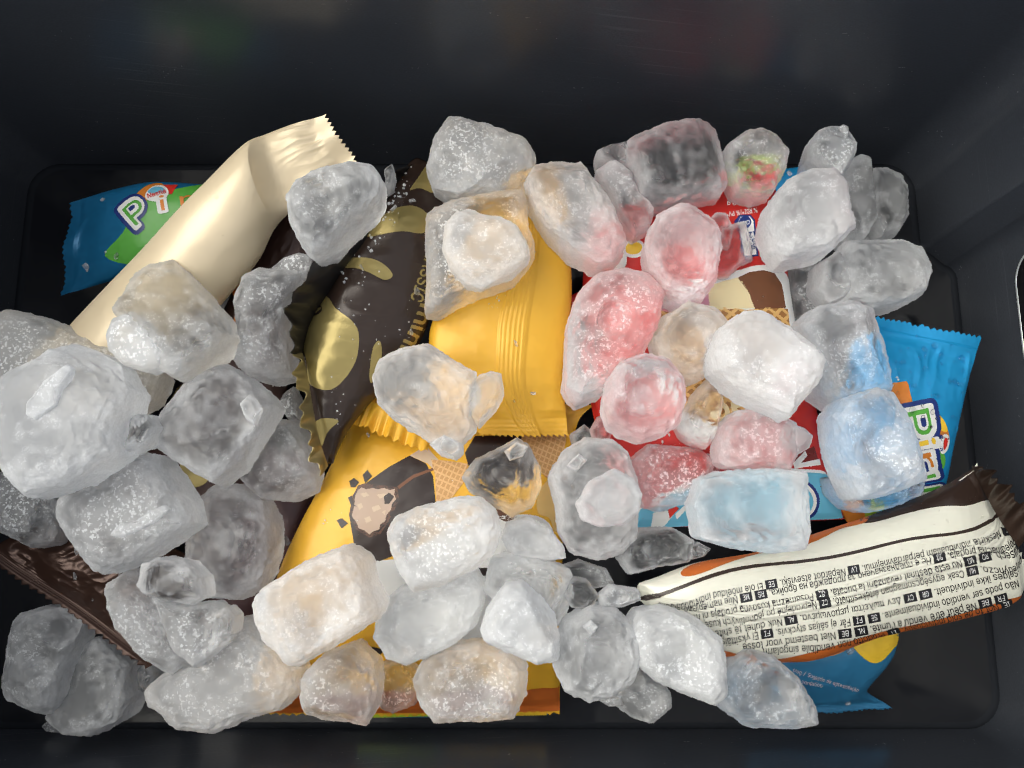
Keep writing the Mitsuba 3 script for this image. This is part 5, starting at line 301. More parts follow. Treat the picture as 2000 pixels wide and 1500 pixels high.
TEXTS = [  # packet, ink, layer, words, weight, corners on the flat film: baseline start, baseline end, cap start, cap end
 ('dark_spotted_packet', 'gold', 0, 'C', 'bold', [(26.2, 46.2), (26.0, 50.0), (31.7, 44.3), (31.3, 48.6)]),
 ('dark_spotted_packet', 'gold', 0, 'L', 'bold', [(26.0, 50.6), (25.9, 53.6), (31.2, 49.2), (30.9, 52.4)]),
 ('dark_spotted_packet', 'gold', 0, 'A', 'bold', [(25.9, 54.2), (25.9, 58.5), (30.9, 52.9), (30.5, 57.7)]),
 ('dark_spotted_packet', 'gold', 0, 'S', 'bold', [(25.9, 59.1), (25.7, 62.6), (30.4, 58.6), (30.0, 62.3)]),
 ('dark_spotted_packet', 'gold', 0, 'S', 'bold', [(25.7, 63.1), (25.5, 66.6), (29.9, 63.2), (29.5, 66.8)]),
 ('dark_spotted_packet', 'gold', 0, 'I', 'bold', [(25.4, 67.2), (25.3, 69.6), (29.5, 67.4), (29.3, 69.9)]),
 ('dark_spotted_packet', 'gold', 0, 'C', 'bold', [(25.3, 70.1), (25.1, 74.0), (29.2, 70.4), (28.9, 74.4)]),
 ('dark_spotted_packet', 'gold', 0, 'm', 'bold', [(28.7, 74.4), (28.6, 84.2), (33.1, 73.9), (33.1, 83.9)]),
 ('dark_spotted_packet', 'gold', 0, 'i', 'bold', [(28.6, 85.2), (28.6, 87.3), (33.1, 84.8), (33.1, 86.6)]),
 ('dark_spotted_packet', 'gold', 0, 'n', 'bold', [(28.6, 88.4), (28.4, 93.9), (33.1, 89.3), (33.1, 94.7)]),
 ('dark_spotted_packet', 'gold', 0, 'i', 'bold', [(28.3, 94.8), (28.3, 96.5), (33.1, 95.6), (33.1, 97.4)]),
 ('dark_spotted_packet', 'gold', 2, 'M', 'bold', [(0.0, 83.9), (1.7, 87.2), (0.3, 82.1), (2.5, 85.0)]),
 ('red_cone_packet', 'cream_ink', 3, 'pe', 'bold', [(49.1, 114.8), (67.6, 107.9), (47.8, 105.7), (66.3, 98.6)]),
 ('red_cone_packet', 'navy_ink', 2, '122', 'bold', [(83.0, 29.7), (77.4, 30.1), (83.2, 32.1), (77.6, 32.5)]),
 ('red_cone_packet', 'navy_ink', 2, '51', 'bold', [(82.3, 32.7), (78.3, 33.1), (82.6, 35.0), (78.6, 35.4)]),
 ('red_cone_packet', 'navy_ink', 2, 'g', 'bold', [(81.9, 35.7), (79.8, 36.0), (82.2, 37.3), (80.0, 37.7)]),
 ('red_cone_packet', 'white_ink', 3, 'Ga', 'bold', [(80.6, 24.6), (76.3, 25.0), (80.8, 26.3), (76.5, 26.8)]),
 ('red_cone_packet', 'white_ink', 0, '% RDI*/% PV*', 'bold', [(85.8, 19.8), (69.6, 19.7), (85.6, 21.8), (69.6, 21.8)]),
 ('red_cone_packet', 'white_ink', 0, 'per 100 g', 'bold', [(85.8, 15.5), (71.2, 14.9), (85.5, 17.4), (71.0, 16.9)]),
 ('blue_ice_lolly_packet', 'navy_ink', 2, 'P', 'fat', [(23.6, 45.5), (17.2, 53.7), (13.1, 35.5), (7.5, 43.9)]),
 ('blue_ice_lolly_packet', 'white_ink', 3, 'P', 'bolder', [(23.0, 45.7), (16.9, 53.4), (12.9, 36.2), (7.7, 44.1)]),
 ('blue_ice_lolly_packet', 'green_ink', 4, 'P', '', [(22.3, 46.2), (17.1, 52.9), (13.2, 37.7), (8.7, 44.6)]),
 ('blue_ice_lolly_packet', 'white_ink', 3, 'i r', 'bolder', [(16.3, 57.8), (13.3, 74.1), (8.4, 55.3), (4.9, 71.4)]),
 ('blue_ice_lolly_packet', 'orange_ink', 4, 'i r', '', [(15.8, 58.3), (13.1, 73.6), (8.8, 56.1), (5.7, 71.3)]),
 ('blue_ice_lolly_packet', 'red_ink', 4, 'Nestlé', 'bold', [(9.7, 50.5), (7.1, 59.5), (7.7, 49.5), (5.1, 58.3)]),
 ('blue_corner_packet', 'pale_pink_ink', 1, 'hlag', '', [(20.7, 17.1), (24.4, 18.4), (21.1, 15.7), (24.7, 16.9)]),
 ('blue_corner_packet', 'pale_pink_ink', 1, '/', '', [(25.3, 18.6), (26.2, 18.9), (25.6, 17.1), (26.5, 17.4)]),
 ('blue_corner_packet', 'pale_pink_ink', 1, 'Sugestão', '', [(27.2, 19.2), (35.6, 22.0), (27.4, 17.7), (35.3, 20.2)]),
 ('blue_corner_packet', 'pale_pink_ink', 1, 'de', '', [(36.7, 22.3), (39.1, 23.1), (36.4, 20.6), (38.7, 21.3)]),
 ('blue_corner_packet', 'pale_pink_ink', 1, 'apresentação', '', [(40.3, 23.5), (58.0, 29.7), (39.8, 21.7), (56.6, 27.4)]),
 ('blue_corner_packet', 'pale_pink_ink', 1, 'presentation', '', [(21.3, 21.1), (35.8, 24.6), (21.3, 19.3), (35.2, 22.6)]),
 ('brown_bar_packet', 'orange_ink', 1, 'm', '', [(13.2, 66.5), (12.3, 62.8), (10.3, 66.5), (9.3, 62.9)]),
 ('blue_cartoon_packet', 'navy_ink', 2, 'P', 'fat', [(22.3, 40.8), (27.5, 54.2), (35.3, 34.9), (41.0, 48.6)]),
 ('blue_cartoon_packet', 'white_ink', 3, 'P', 'bolder', [(22.8, 41.1), (27.8, 53.7), (35.0, 35.5), (40.4, 48.2)]),
 ('blue_cartoon_packet', 'green_ink', 4, 'P', '', [(23.8, 41.8), (28.4, 52.6), (34.2, 36.6), (39.2, 47.5)]),
 ('blue_cartoon_packet', 'navy_ink', 2, 'i', 'fat', [(27.6, 53.7), (29.4, 59.0), (41.5, 48.8), (43.6, 54.2)]),
 ('blue_cartoon_packet', 'white_ink', 3, 'i', 'bolder', [(28.1, 54.1), (29.7, 58.5), (41.0, 49.2), (42.8, 53.6)]),
 ('blue_cartoon_packet', 'yellow_ink', 4, 'i', '', [(29.2, 54.8), (30.4, 57.4), (39.8, 49.5), (41.2, 52.1)]),
 ('blue_cartoon_packet', 'navy_ink', 2, 'r', 'fat', [(29.8, 58.9), (33.0, 67.6), (43.9, 53.7), (48.1, 62.6)]),
 ('blue_cartoon_packet', 'white_ink', 3, 'r', 'bolder', [(30.4, 59.3), (33.4, 67.0), (43.5, 54.2), (47.3, 62.1)]),
 ('blue_cartoon_packet', 'orange_ink', 4, 'r', '', [(31.4, 60.0), (34.1, 66.0), (42.5, 55.1), (45.8, 61.2)]),
 ('blue_cartoon_packet', 'navy_ink', 2, 'u', 'fat', [(33.5, 67.9), (37.0, 76.7), (48.7, 62.6), (54.4, 71.8)]),
 ('blue_cartoon_packet', 'white_ink', 3, 'u', 'bolder', [(34.1, 68.3), (37.4, 76.1), (48.2, 63.1), (53.8, 71.2)]),
 ('blue_cartoon_packet', 'green_ink', 4, 'u', '', [(35.2, 69.0), (38.2, 75.1), (47.1, 64.0), (53.0, 70.3)]),
 ('blue_cartoon_packet', 'navy_ink', 2, 'l', 'fat', [(37.3, 76.9), (39.6, 81.8), (54.4, 71.8), (54.4, 76.0)]),
 ('blue_cartoon_packet', 'white_ink', 3, 'l', 'bolder', [(37.9, 77.2), (40.0, 81.2), (54.4, 71.8), (54.4, 75.4)]),
 ('blue_cartoon_packet', 'yellow_ink', 4, 'l', '', [(39.2, 78.0), (40.8, 80.1), (52.3, 71.6), (54.4, 73.6)]),
 ('cream_printed_packet', 'black_ink', 1, '', '', [(26.2, 169.2), (22.0, 164.7), (29.1, 169.2), (24.2, 163.5)]),
 ('cream_printed_packet', 'white_ink', 2, 'LT', '', [(26.3, 169.1), (23.8, 166.8), (28.1, 169.2), (25.4, 166.3)]),
 ('cream_printed_packet', 'black_ink', 1, 'Neskirta', '', [(21.0, 162.0), (18.2, 146.1), (23.4, 161.7), (20.6, 146.1)]),
 ('cream_printed_packet', 'black_ink', 1, 'individualiam', '', [(18.0, 144.5), (16.3, 123.2), (20.4, 144.2), (18.9, 123.5)]),
 ('cream_printed_packet', 'black_ink', 1, 'perpardavinėjimui.', '', [(16.2, 121.8), (13.8, 92.3), (18.9, 122.1), (16.5, 93.3)]),
 ('cream_printed_packet', 'black_ink', 1, '', '', [(13.0, 90.7), (12.4, 85.2), (16.4, 91.7), (15.7, 86.2)]),
 ('cream_printed_packet', 'white_ink', 2, 'LV', '', [(13.4, 89.4), (13.1, 86.8), (15.4, 90.0), (15.1, 87.4)]),
 ('cream_printed_packet', 'black_ink', 1, 'Nepārdot', '', [(12.8, 84.0), (11.7, 70.1), (15.5, 84.9), (14.5, 70.9)]),
 ('cream_printed_packet', 'black_ink', 1, 'atsevišķi.', '', [(11.6, 68.9), (10.4, 56.4), (14.4, 69.6), (13.3, 57.0)]),
 ('cream_printed_packet', 'black_ink', 1, '', '', [(9.7, 55.2), (9.5, 50.7), (13.4, 55.9), (13.2, 51.4)]),
 ('cream_printed_packet', 'white_ink', 2, 'EE', '', [(10.3, 54.2), (10.2, 52.0), (12.5, 54.6), (12.4, 52.4)]),
 ('cream_printed_packet', 'black_ink', 1, 'Ei', '', [(10.1, 49.6), (10.2, 47.5), (13.1, 50.2), (13.2, 48.1)]),
 ('cream_printed_packet', 'black_ink', 1, 'ole', '', [(10.2, 46.4), (10.7, 42.4), (13.2, 46.9), (13.7, 42.9)]),
 ('cream_printed_packet', 'black_ink', 1, 'mõeldud', '', [(10.8, 41.2), (13.4, 29.6), (13.9, 41.7), (17.2, 30.0)]),
 ('cream_printed_packet', 'black_ink', 1, 'individuaalseks', '', [(13.7, 28.4), (27.0, 7.1), (17.6, 28.9), (36.6, 7.4)]),
 ('cream_printed_packet', 'black_ink', 1, 'Pojedinačna', '', [(29.6, 169.2), (21.0, 147.1), (32.6, 169.2), (23.8, 147.5)]),
 ('cream_printed_packet', 'black_ink', 1, 'prodaja.', '', [(20.8, 145.6), (19.2, 132.3), (23.5, 145.7), (21.9, 132.6)]),
 ('cream_printed_packet', 'black_ink', 1, '', '', [(18.7, 131.2), (18.3, 125.7), (21.9, 131.3), (21.4, 125.7)]),
 ('cream_printed_packet', 'white_ink', 2, 'BG', '', [(19.0, 129.6), (18.9, 127.1), (20.9, 129.7), (20.7, 127.0)]),
 ('cream_printed_packet', 'black_ink', 1, 'Не', '', [(18.7, 124.4), (18.5, 120.4), (21.2, 124.3), (21.0, 120.4)]),
 ('cream_printed_packet', 'black_ink', 1, 'е', '', [(18.4, 119.0), (18.3, 117.4), (20.9, 119.1), (20.8, 117.5)]),
 ('cream_printed_packet', 'black_ink', 1, 'предназначено', '', [(18.2, 116.0), (15.9, 90.3), (20.8, 116.2), (18.6, 91.3)]),
 ('cream_printed_packet', 'black_ink', 1, 'за', '', [(15.7, 88.9), (15.4, 85.6), (18.5, 89.8), (18.1, 86.6)]),
 ('cream_printed_packet', 'black_ink', 1, 'продажба', '', [(15.3, 84.3), (14.3, 68.6), (18.0, 85.2), (17.2, 69.5)]),
 ('cream_printed_packet', 'black_ink', 1, 'на', '', [(14.2, 67.4), (14.0, 64.3), (17.1, 68.3), (16.9, 65.2)]),
 ('cream_printed_packet', 'black_ink', 1, 'бройка.', '', [(13.9, 63.1), (13.4, 52.5), (16.8, 64.0), (16.4, 53.2)]),
 ('cream_printed_packet', 'black_ink', 1, '', '', [(12.8, 51.2), (12.9, 46.3), (16.5, 52.1), (16.8, 47.2)]),
 ('cream_printed_packet', 'white_ink', 2, 'RS', '', [(13.4, 50.1), (13.5, 47.7), (15.7, 50.7), (15.8, 48.2)]),
 ('cream_printed_packet', 'black_ink', 1, '', '', [(13.1, 45.1), (13.9, 40.3), (16.9, 45.9), (17.9, 41.0)]),
 ('cream_printed_packet', 'white_ink', 2, 'ME', '', [(13.9, 44.0), (14.3, 41.6), (16.2, 44.5), (16.7, 42.1)]),
 ('cream_printed_packet', 'black_ink', 1, 'Nije', '', [(14.9, 39.2), (16.4, 34.1), (18.1, 39.8), (19.7, 34.5)]),
 ('cream_printed_packet', 'black_ink', 1, 'namenjeno', '', [(16.8, 32.9), (23.3, 17.2), (20.2, 33.4), (29.0, 17.8)]),
 ('cream_printed_packet', 'black_ink', 1, 'kusech.', '', [(33.1, 169.2), (25.3, 154.3), (37.1, 169.2), (27.9, 154.3)]),
 ('cream_printed_packet', 'black_ink', 1, '', '', [(24.3, 152.5), (23.5, 146.6), (27.7, 152.6), (26.8, 146.9)]),
 ('cream_printed_packet', 'white_ink', 2, 'RO', '', [(24.6, 151.0), (24.1, 148.0), (26.7, 151.2), (26.3, 148.3)]),
 ('cream_printed_packet', 'black_ink', 1, '', '', [(23.3, 145.1), (22.6, 138.8), (26.7, 145.4), (26.2, 139.6)]),
 ('cream_printed_packet', 'white_ink', 2, 'MD', '', [(23.7, 143.6), (23.4, 140.5), (25.8, 144.0), (25.5, 140.9)]),
 ('cream_printed_packet', 'black_ink', 1, 'Nu', '', [(23.2, 137.6), (22.9, 133.5), (26.0, 138.3), (25.8, 134.3)]),
 ('cream_printed_packet', 'black_ink', 1, 'este', '', [(22.8, 132.1), (22.5, 125.5), (25.7, 133.0), (25.4, 126.4)]),
 ('cream_printed_packet', 'black_ink', 1, 'destinat', '', [(22.5, 124.2), (21.9, 111.9), (25.4, 125.0), (24.7, 112.4)]),
 ('cream_printed_packet', 'black_ink', 1, 'revânzării', '', [(21.8, 110.5), (20.3, 94.7), (24.6, 111.0), (23.1, 95.6)]),
 ('cream_printed_packet', 'black_ink', 1, 'la', '', [(20.1, 93.3), (19.7, 90.8), (22.8, 94.1), (22.5, 91.7)]),
 ('cream_printed_packet', 'black_ink', 1, 'bucată.', '', [(19.6, 89.4), (18.9, 78.3), (22.4, 90.4), (21.6, 79.2)]),
 ('cream_printed_packet', 'black_ink', 1, '', '', [(18.4, 76.8), (18.2, 71.5), (21.7, 78.0), (21.5, 72.6)]),
 ('cream_printed_packet', 'white_ink', 2, 'SI', '', [(18.9, 75.6), (18.8, 73.0), (20.8, 76.2), (20.7, 73.5)]),
 ('cream_printed_packet', 'black_ink', 1, 'Posamezna', '', [(18.7, 70.4), (17.9, 53.8), (21.3, 71.1), (20.8, 54.4)]),
 ('cream_printed_packet', 'black_ink', 1, 'kosovna', '', [(17.9, 52.6), (19.2, 40.3), (20.8, 53.2), (22.4, 41.0)]),
 ('cream_printed_packet', 'black_ink', 1, 'prodaja', '', [(19.5, 39.0), (23.9, 28.6), (22.8, 39.7), (28.1, 29.4)]),
 ('cream_printed_packet', 'black_ink', 1, 'ni', '', [(24.5, 27.3), (25.8, 25.2), (28.8, 28.1), (30.2, 25.9)]),
 ('cream_printed_packet', 'black_ink', 1, 'm', '', [(26.5, 23.9), (28.0, 21.5), (31.0, 24.5), (32.8, 22.1)]),
 ('cream_printed_packet', 'black_ink', 1, 'pojedynczo.', '', [(37.5, 168.5), (27.8, 146.5), (40.1, 168.3), (30.4, 146.6)]),
 ('cream_printed_packet', 'black_ink', 1, '', '', [(27.1, 145.2), (26.5, 139.7), (30.3, 145.2), (29.8, 139.9)]),
 ('cream_printed_packet', 'white_ink', 2, 'HU', '', [(27.5, 143.7), (27.2, 141.1), (29.5, 143.8), (29.2, 141.2)]),
 ('cream_printed_packet', 'black_ink', 1, 'Csak', '', [(27.0, 138.4), (26.5, 131.2), (29.6, 138.6), (29.2, 131.6)]),
 ('cream_printed_packet', 'black_ink', 1, 'egységcsomagban', '', [(26.5, 129.9), (24.6, 101.5), (29.2, 130.3), (27.8, 102.8)]),
 ('cream_printed_packet', 'black_ink', 1, 'értékesíthető.', '', [(24.4, 100.1), (22.1, 79.8), (27.6, 101.4), (24.9, 80.9)]),
 ('cream_printed_packet', 'black_ink', 1, '', '', [(21.5, 78.3), (21.3, 73.2), (24.9, 79.7), (24.9, 74.7)]),
 ('cream_printed_packet', 'white_ink', 2, 'CZ', '', [(22.0, 77.2), (22.0, 74.9), (24.1, 78.0), (24.1, 75.6)]),
 ('cream_printed_packet', 'black_ink', 1, 'Neprodejné', '', [(21.9, 72.2), (21.4, 56.0), (24.7, 73.3), (24.4, 56.8)]),
 ('cream_printed_packet', 'black_ink', 1, 'po', '', [(21.4, 54.8), (21.5, 51.8), (24.5, 55.7), (24.6, 52.5)]),
 ('cream_printed_packet', 'black_ink', 1, 'jednotlivých', '', [(21.5, 50.6), (26.6, 33.7), (24.6, 51.4), (30.1, 34.5)]),
 ('cream_printed_packet', 'black_ink', 1, 'kusec', '', [(27.2, 32.6), (32.2, 24.5), (30.9, 33.3), (36.7, 25.4)]),
 ('cream_printed_packet', 'black_ink', 1, 'Selges', '', [(36.2, 162.8), (32.3, 150.8), (38.7, 162.5), (35.0, 150.8)]),
 ('cream_printed_packet', 'black_ink', 1, 'ikke', '', [(32.1, 149.4), (31.5, 143.3), (34.8, 149.5), (34.2, 143.6)]),
 ('cream_printed_packet', 'black_ink', 1, 'individuelt.', '', [(31.4, 141.8), (30.7, 125.2), (34.1, 142.1), (33.5, 125.8)]),
 ('cream_printed_packet', 'black_ink', 1, '', '', [(30.0, 123.7), (29.9, 118.4), (33.5, 124.5), (33.5, 119.3)]),
 ('cream_printed_packet', 'white_ink', 2, 'GR', '', [(30.6, 122.5), (30.5, 119.8), (32.7, 123.0), (32.7, 120.3)]),
 ('cream_printed_packet', 'black_ink', 1, '', '', [(29.9, 117.1), (29.6, 111.7), (33.4, 118.0), (33.2, 112.7)]),
 ('cream_printed_packet', 'white_ink', 2, 'CY', '', [(30.4, 115.9), (30.2, 113.2), (32.6, 116.5), (32.5, 113.8)]),
 ('cream_printed_packet', 'black_ink', 1, 'Δεν', '', [(30.1, 110.5), (29.7, 104.8), (33.0, 111.3), (32.7, 105.7)]),
 ('cream_printed_packet', 'black_ink', 1, 'πωλείται', '', [(29.5, 103.4), (27.3, 88.8), (32.5, 104.3), (30.2, 89.9)]),
 ('cream_printed_packet', 'black_ink', 1, 'μεμονωμένα.', '', [(27.1, 87.5), (26.0, 66.4), (30.0, 88.5), (29.0, 67.6)]),
 ('cream_printed_packet', 'black_ink', 1, '', '', [(25.3, 64.7), (25.1, 59.4), (29.1, 66.3), (29.1, 60.9)]),
 ('cream_printed_packet', 'white_ink', 2, 'AL', '', [(26.0, 63.8), (25.9, 61.1), (28.3, 64.6), (28.2, 61.9)]),
 ('cream_printed_packet', 'black_ink', 1, 'Nuk', '', [(25.9, 58.5), (26.0, 52.8), (29.0, 59.5), (29.2, 53.7)]),
 ('cream_printed_packet', 'black_ink', 1, 'duhet', '', [(26.1, 51.5), (27.6, 42.9), (29.2, 52.4), (30.8, 43.7)]),
 ('cream_printed_packet', 'black_ink', 1, 'të', '', [(28.1, 41.6), (29.2, 38.8), (31.3, 42.4), (32.6, 39.7)]),
 ('cream_printed_packet', 'black_ink', 1, 'shitet', '', [(29.9, 37.6), (35.0, 29.6), (33.2, 38.4), (39.1, 30.6)]),
 ('cream_printed_packet', 'black_ink', 1, 'Não', '', [(39.3, 161.2), (37.1, 154.6), (42.0, 161.0), (39.8, 154.6)]),
 ('cream_printed_packet', 'black_ink', 1, 'pode', '', [(36.8, 153.3), (36.0, 146.5), (39.6, 153.4), (38.8, 146.9)]),
 ('cream_printed_packet', 'black_ink', 1, 'ser', '', [(36.0, 145.3), (35.7, 140.7), (38.8, 145.7), (38.6, 141.4)]),
 ('cream_printed_packet', 'black_ink', 1, 'vendido', '', [(35.6, 139.4), (35.2, 128.0), (38.5, 140.1), (38.2, 128.9)]),
 ('cream_printed_packet', 'black_ink', 1, 'individualmente.', '', [(35.2, 126.8), (34.2, 103.2), (38.2, 127.6), (37.4, 104.4)]),
 ('cream_printed_packet', 'black_ink', 1, '', '', [(33.4, 101.8), (32.5, 96.6), (37.4, 103.2), (36.5, 98.1)]),
 ('cream_printed_packet', 'white_ink', 2, 'SE', '', [(33.8, 100.7), (33.4, 98.2), (36.3, 101.6), (35.8, 99.1)]),
 ('cream_printed_packet', 'black_ink', 1, '', '', [(32.3, 95.3), (31.2, 90.1), (36.2, 96.6), (35.0, 91.4)]),
 ('cream_printed_packet', 'white_ink', 2, 'FI', '', [(32.6, 94.2), (32.1, 91.7), (34.9, 95.0), (34.4, 92.4)]),
 ('cream_printed_packet', 'black_ink', 1, 'Får', '', [(31.6, 89.0), (30.9, 84.4), (34.6, 90.1), (33.8, 85.5)]),
 ('cream_printed_packet', 'black_ink', 1, 'ej', '', [(30.7, 83.1), (30.5, 80.8), (33.6, 84.1), (33.4, 81.9)]),
 ('cream_printed_packet', 'black_ink', 1, 'säljas', '', [(30.4, 79.5), (30.3, 71.0), (33.3, 80.6), (33.2, 72.2)]),
 ('cream_printed_packet', 'black_ink', 1, 'styckvis.', '', [(30.3, 69.7), (30.0, 56.7), (33.2, 70.9), (33.2, 57.6)]),
 ('cream_printed_packet', 'black_ink', 1, '', '', [(29.4, 55.2), (29.5, 50.2), (33.3, 56.4), (33.5, 51.3)]),
 ('cream_printed_packet', 'white_ink', 2, 'FI', '', [(30.0, 54.1), (30.1, 51.7), (32.4, 54.8), (32.5, 52.3)]),
 ('cream_printed_packet', 'black_ink', 1, 'Ei', '', [(30.2, 49.1), (30.6, 46.8), (33.5, 50.0), (33.8, 47.7)]),
 ('cream_printed_packet', 'black_ink', 1, 'yksittäisn', '', [(30.9, 45.5), (38.0, 32.1), (34.1, 46.4), (42.0, 33.3)]),
 ('cream_printed_packet', 'black_ink', 1, '', '', [(40.5, 154.4), (39.7, 149.4), (44.4, 154.9), (43.6, 150.2)]),
 ('cream_printed_packet', 'white_ink', 2, 'FR', '', [(40.8, 153.2), (40.4, 150.6), (43.2, 153.6), (42.8, 151.0)]),
 ('cream_printed_packet', 'black_ink', 1, '', '', [(39.6, 148.2), (39.3, 143.2), (43.5, 149.0), (43.4, 144.6)]),
 ('cream_printed_packet', 'white_ink', 2, 'BE', '', [(40.1, 147.2), (40.0, 144.6), (42.5, 147.7), (42.4, 145.3)]),
 ('cream_printed_packet', 'black_ink', 1, 'Ne', '', [(39.9, 142.1), (39.7, 138.1), (43.2, 143.3), (43.0, 139.4)]),
 ('cream_printed_packet', 'black_ink', 1, 'peut', '', [(39.6, 136.8), (39.7, 130.5), (43.0, 138.2), (43.0, 131.9)]),
 ('cream_printed_packet', 'black_ink', 1, 'être', '', [(39.7, 129.2), (39.9, 123.7), (43.1, 130.7), (43.4, 125.3)]),
 ('cream_printed_packet', 'black_ink', 1, 'vendu', '', [(40.0, 122.4), (39.6, 113.2), (43.5, 124.0), (43.3, 114.9)]),
 ('cream_printed_packet', 'black_ink', 1, 'à', '', [(39.6, 111.9), (39.5, 110.4), (43.3, 113.6), (43.2, 112.1)]),
 ('cream_printed_packet', 'black_ink', 1, "l'unité.", '', [(39.4, 109.0), (37.8, 98.8), (43.1, 110.8), (41.5, 100.5)]),
 ('cream_printed_packet', 'black_ink', 1, '', '', [(36.8, 97.2), (35.7, 91.6), (41.3, 99.2), (40.1, 93.6)]),
 ('cream_printed_packet', 'white_ink', 2, 'NL', '', [(37.2, 96.1), (36.7, 93.2), (39.9, 97.3), (39.3, 94.4)]),
 ('cream_printed_packet', 'black_ink', 1, '', '', [(35.5, 90.3), (34.4, 84.6), (39.7, 92.0), (38.3, 86.2)]),
 ('cream_printed_packet', 'white_ink', 2, 'BE', '', [(35.8, 89.2), (35.3, 86.2), (38.4, 90.2), (37.7, 87.2)]),
 ('cream_printed_packet', 'black_ink', 1, 'Niet', '', [(34.9, 83.5), (34.4, 77.3), (38.0, 84.8), (37.4, 78.6)]),
 ('cream_printed_packet', 'black_ink', 1, 'bestemd', '', [(34.4, 75.9), (34.3, 61.7), (37.4, 77.2), (37.6, 63.0)]),
 ('cream_printed_packet', 'black_ink', 1, 'voor', '', [(34.3, 60.3), (34.3, 53.0), (37.6, 61.5), (37.8, 54.0)]),
 ('cream_printed_packet', 'black_ink', 1, 'losse', '', [(34.4, 51.6), (36.0, 43.1), (37.9, 52.7), (39.5, 44.2)]),
 ('cream_printed_packet', 'black_ink', 1, '', '', [(43.9, 156.1), (42.7, 151.3), (46.9, 157.2), (46.9, 153.2)]),
 ('cream_printed_packet', 'white_ink', 2, 'IE', '', [(44.2, 155.0), (43.6, 152.6), (46.9, 156.2), (46.9, 154.2)]),
 ('cream_printed_packet', 'black_ink', 1, 'Not', '', [(43.2, 150.3), (42.7, 146.0), (46.9, 152.2), (46.9, 148.2)]),
 ('cream_printed_packet', 'black_ink', 1, 'to', '', [(42.6, 144.8), (42.5, 142.3), (46.9, 147.1), (46.4, 144.1)]),
 ('cream_printed_packet', 'black_ink', 1, 'be', '', [(42.4, 141.0), (42.3, 137.7), (46.9, 143.1), (46.9, 140.2)]),
 ('cream_printed_packet', 'black_ink', 1, 'sold', '', [(42.3, 136.5), (42.5, 130.9), (46.8, 139.1), (46.8, 133.8)]),
 ('cream_printed_packet', 'black_ink', 1, 'individually.', '', [(42.5, 129.7), (43.5, 113.3), (46.8, 132.6), (46.7, 116.3)]),
 ('cream_printed_packet', 'black_ink', 1, '', '', [(42.6, 111.6), (42.5, 106.7), (46.7, 115.0), (46.7, 110.2)]),
 ('cream_printed_packet', 'white_ink', 2, 'IT', '', [(43.5, 110.9), (43.5, 108.4), (46.7, 113.8), (46.7, 111.4)]),
 ('cream_printed_packet', 'black_ink', 1, 'Prodotto', '', [(43.3, 105.9), (40.5, 92.7), (46.6, 108.9), (45.3, 95.7)]),
 ('cream_printed_packet', 'black_ink', 1, 'non', '', [(40.2, 91.4), (39.3, 85.9), (44.9, 94.2), (43.2, 88.2)]),
 ('cream_printed_packet', 'black_ink', 1, 'vendibile', '', [(39.2, 84.6), (38.2, 70.2), (42.9, 86.5), (41.5, 71.8)]),
 ('cream_printed_packet', 'black_ink', 1, 'singolarm', '', [(38.2, 68.7), (37.9, 52.8), (41.5, 70.3), (41.6, 54.1)]),
]
SEALS = [  # packet, film, part name, seed, edge on the packet, free pinked edge (mm)
 ('dark_spotted_packet', 'shaded_seal_film', 'end_seal', 5, [[-47.2, 165.3, 58], [-54.7, 143.8, 66], [-65.8, 122.2, 71], [-80.0, 99.6, 73], [-89.2, 81.5, 73], [-91.6, 69.1, 72]], [[-54.4, 156.2, 70], [-60.8, 141.6, 74], [-74.7, 118.1, 82], [-89.1, 92.6, 96], [-90.6, 79.1, 98], [-90.8, 66.8, 88]]),
 ('dark_spotted_packet', 'gold_edge_film', 'end_seal', 9, [[-91.1, 69.8, 74], [-87.0, 53.9, 75], [-83.9, 36.6, 72], [-79.9, 21.7, 66]], [[-92.2, 69.0, 84], [-88.4, 52.4, 84], [-85.6, 33.6, 80], [-81.8, 17.9, 70]]),
 ('yellow_cone_packet', 'yellow_film', 'folded_seal', 17, [[-68.2, 53.8, 56], [-55.2, 47.4, 58], [-36.2, 37.7, 58]], [[-72.1, 43.2, 58], [-58.0, 36.6, 60], [-37.4, 28.8, 60]]),
 ('cream_printed_packet', 'dark_brown_film', 'end_seal', 13, [[200.4, 21.4, 64], [205.7, 5.2, 66], [218.3, -13.2, 62]], [[193.1, 21.6, 80], [205.4, 11.3, 78], [221.7, -4.5, 70]]),
]

# ---------------------------------------------------------------- materials
def rgb(*v):
    return {'type': 'rgb', 'value': list(v)}


def srgb(hexa):
    v = [int(hexa[i:i + 2], 16) / 255 for i in (0, 2, 4)]
    return [c / 12.92 if c <= 0.04045 else ((c + 0.055) / 1.055) ** 2.4 for c in v]


def film(key, color, rough=0.32, metal=0.0, spec=0.5, coat=0.0):
    scene[key] = {'type': 'twosided', 'bsdf': {'type': 'principled', 'base_color': rgb(*color), 'roughness': rough, 'metallic': metal, 'specular': spec, 'clearcoat': coat, 'clearcoat_gloss': 0.8}}


def plastic_colour(p, n, uv):
    grain = noise(p.x * 1900, p.y * 1900, p.z * 1900)
    dust = smoothstep(0.92, 0.96, noise(p.x * 700, p.y * 700, p.z * 700)) * smoothstep(0.45, 0.7, noise(p.x * 47, p.y * 47, p.z * 47))
    scuff = smoothstep(0.74, 0.95, noise(p.x * 34 + p.z * 21, p.y * 30, p.z * 900 + p.x * 160)) * smoothstep(0.5, 0.75, noise(p.x * 19 + 4, p.y * 19, p.z * 19))
    return mi.Color3f(0.036, 0.041, 0.051) * (0.85 + 0.3 * grain) + mi.Color3f(0.12) * dust + mi.Color3f(0.022) * scuff


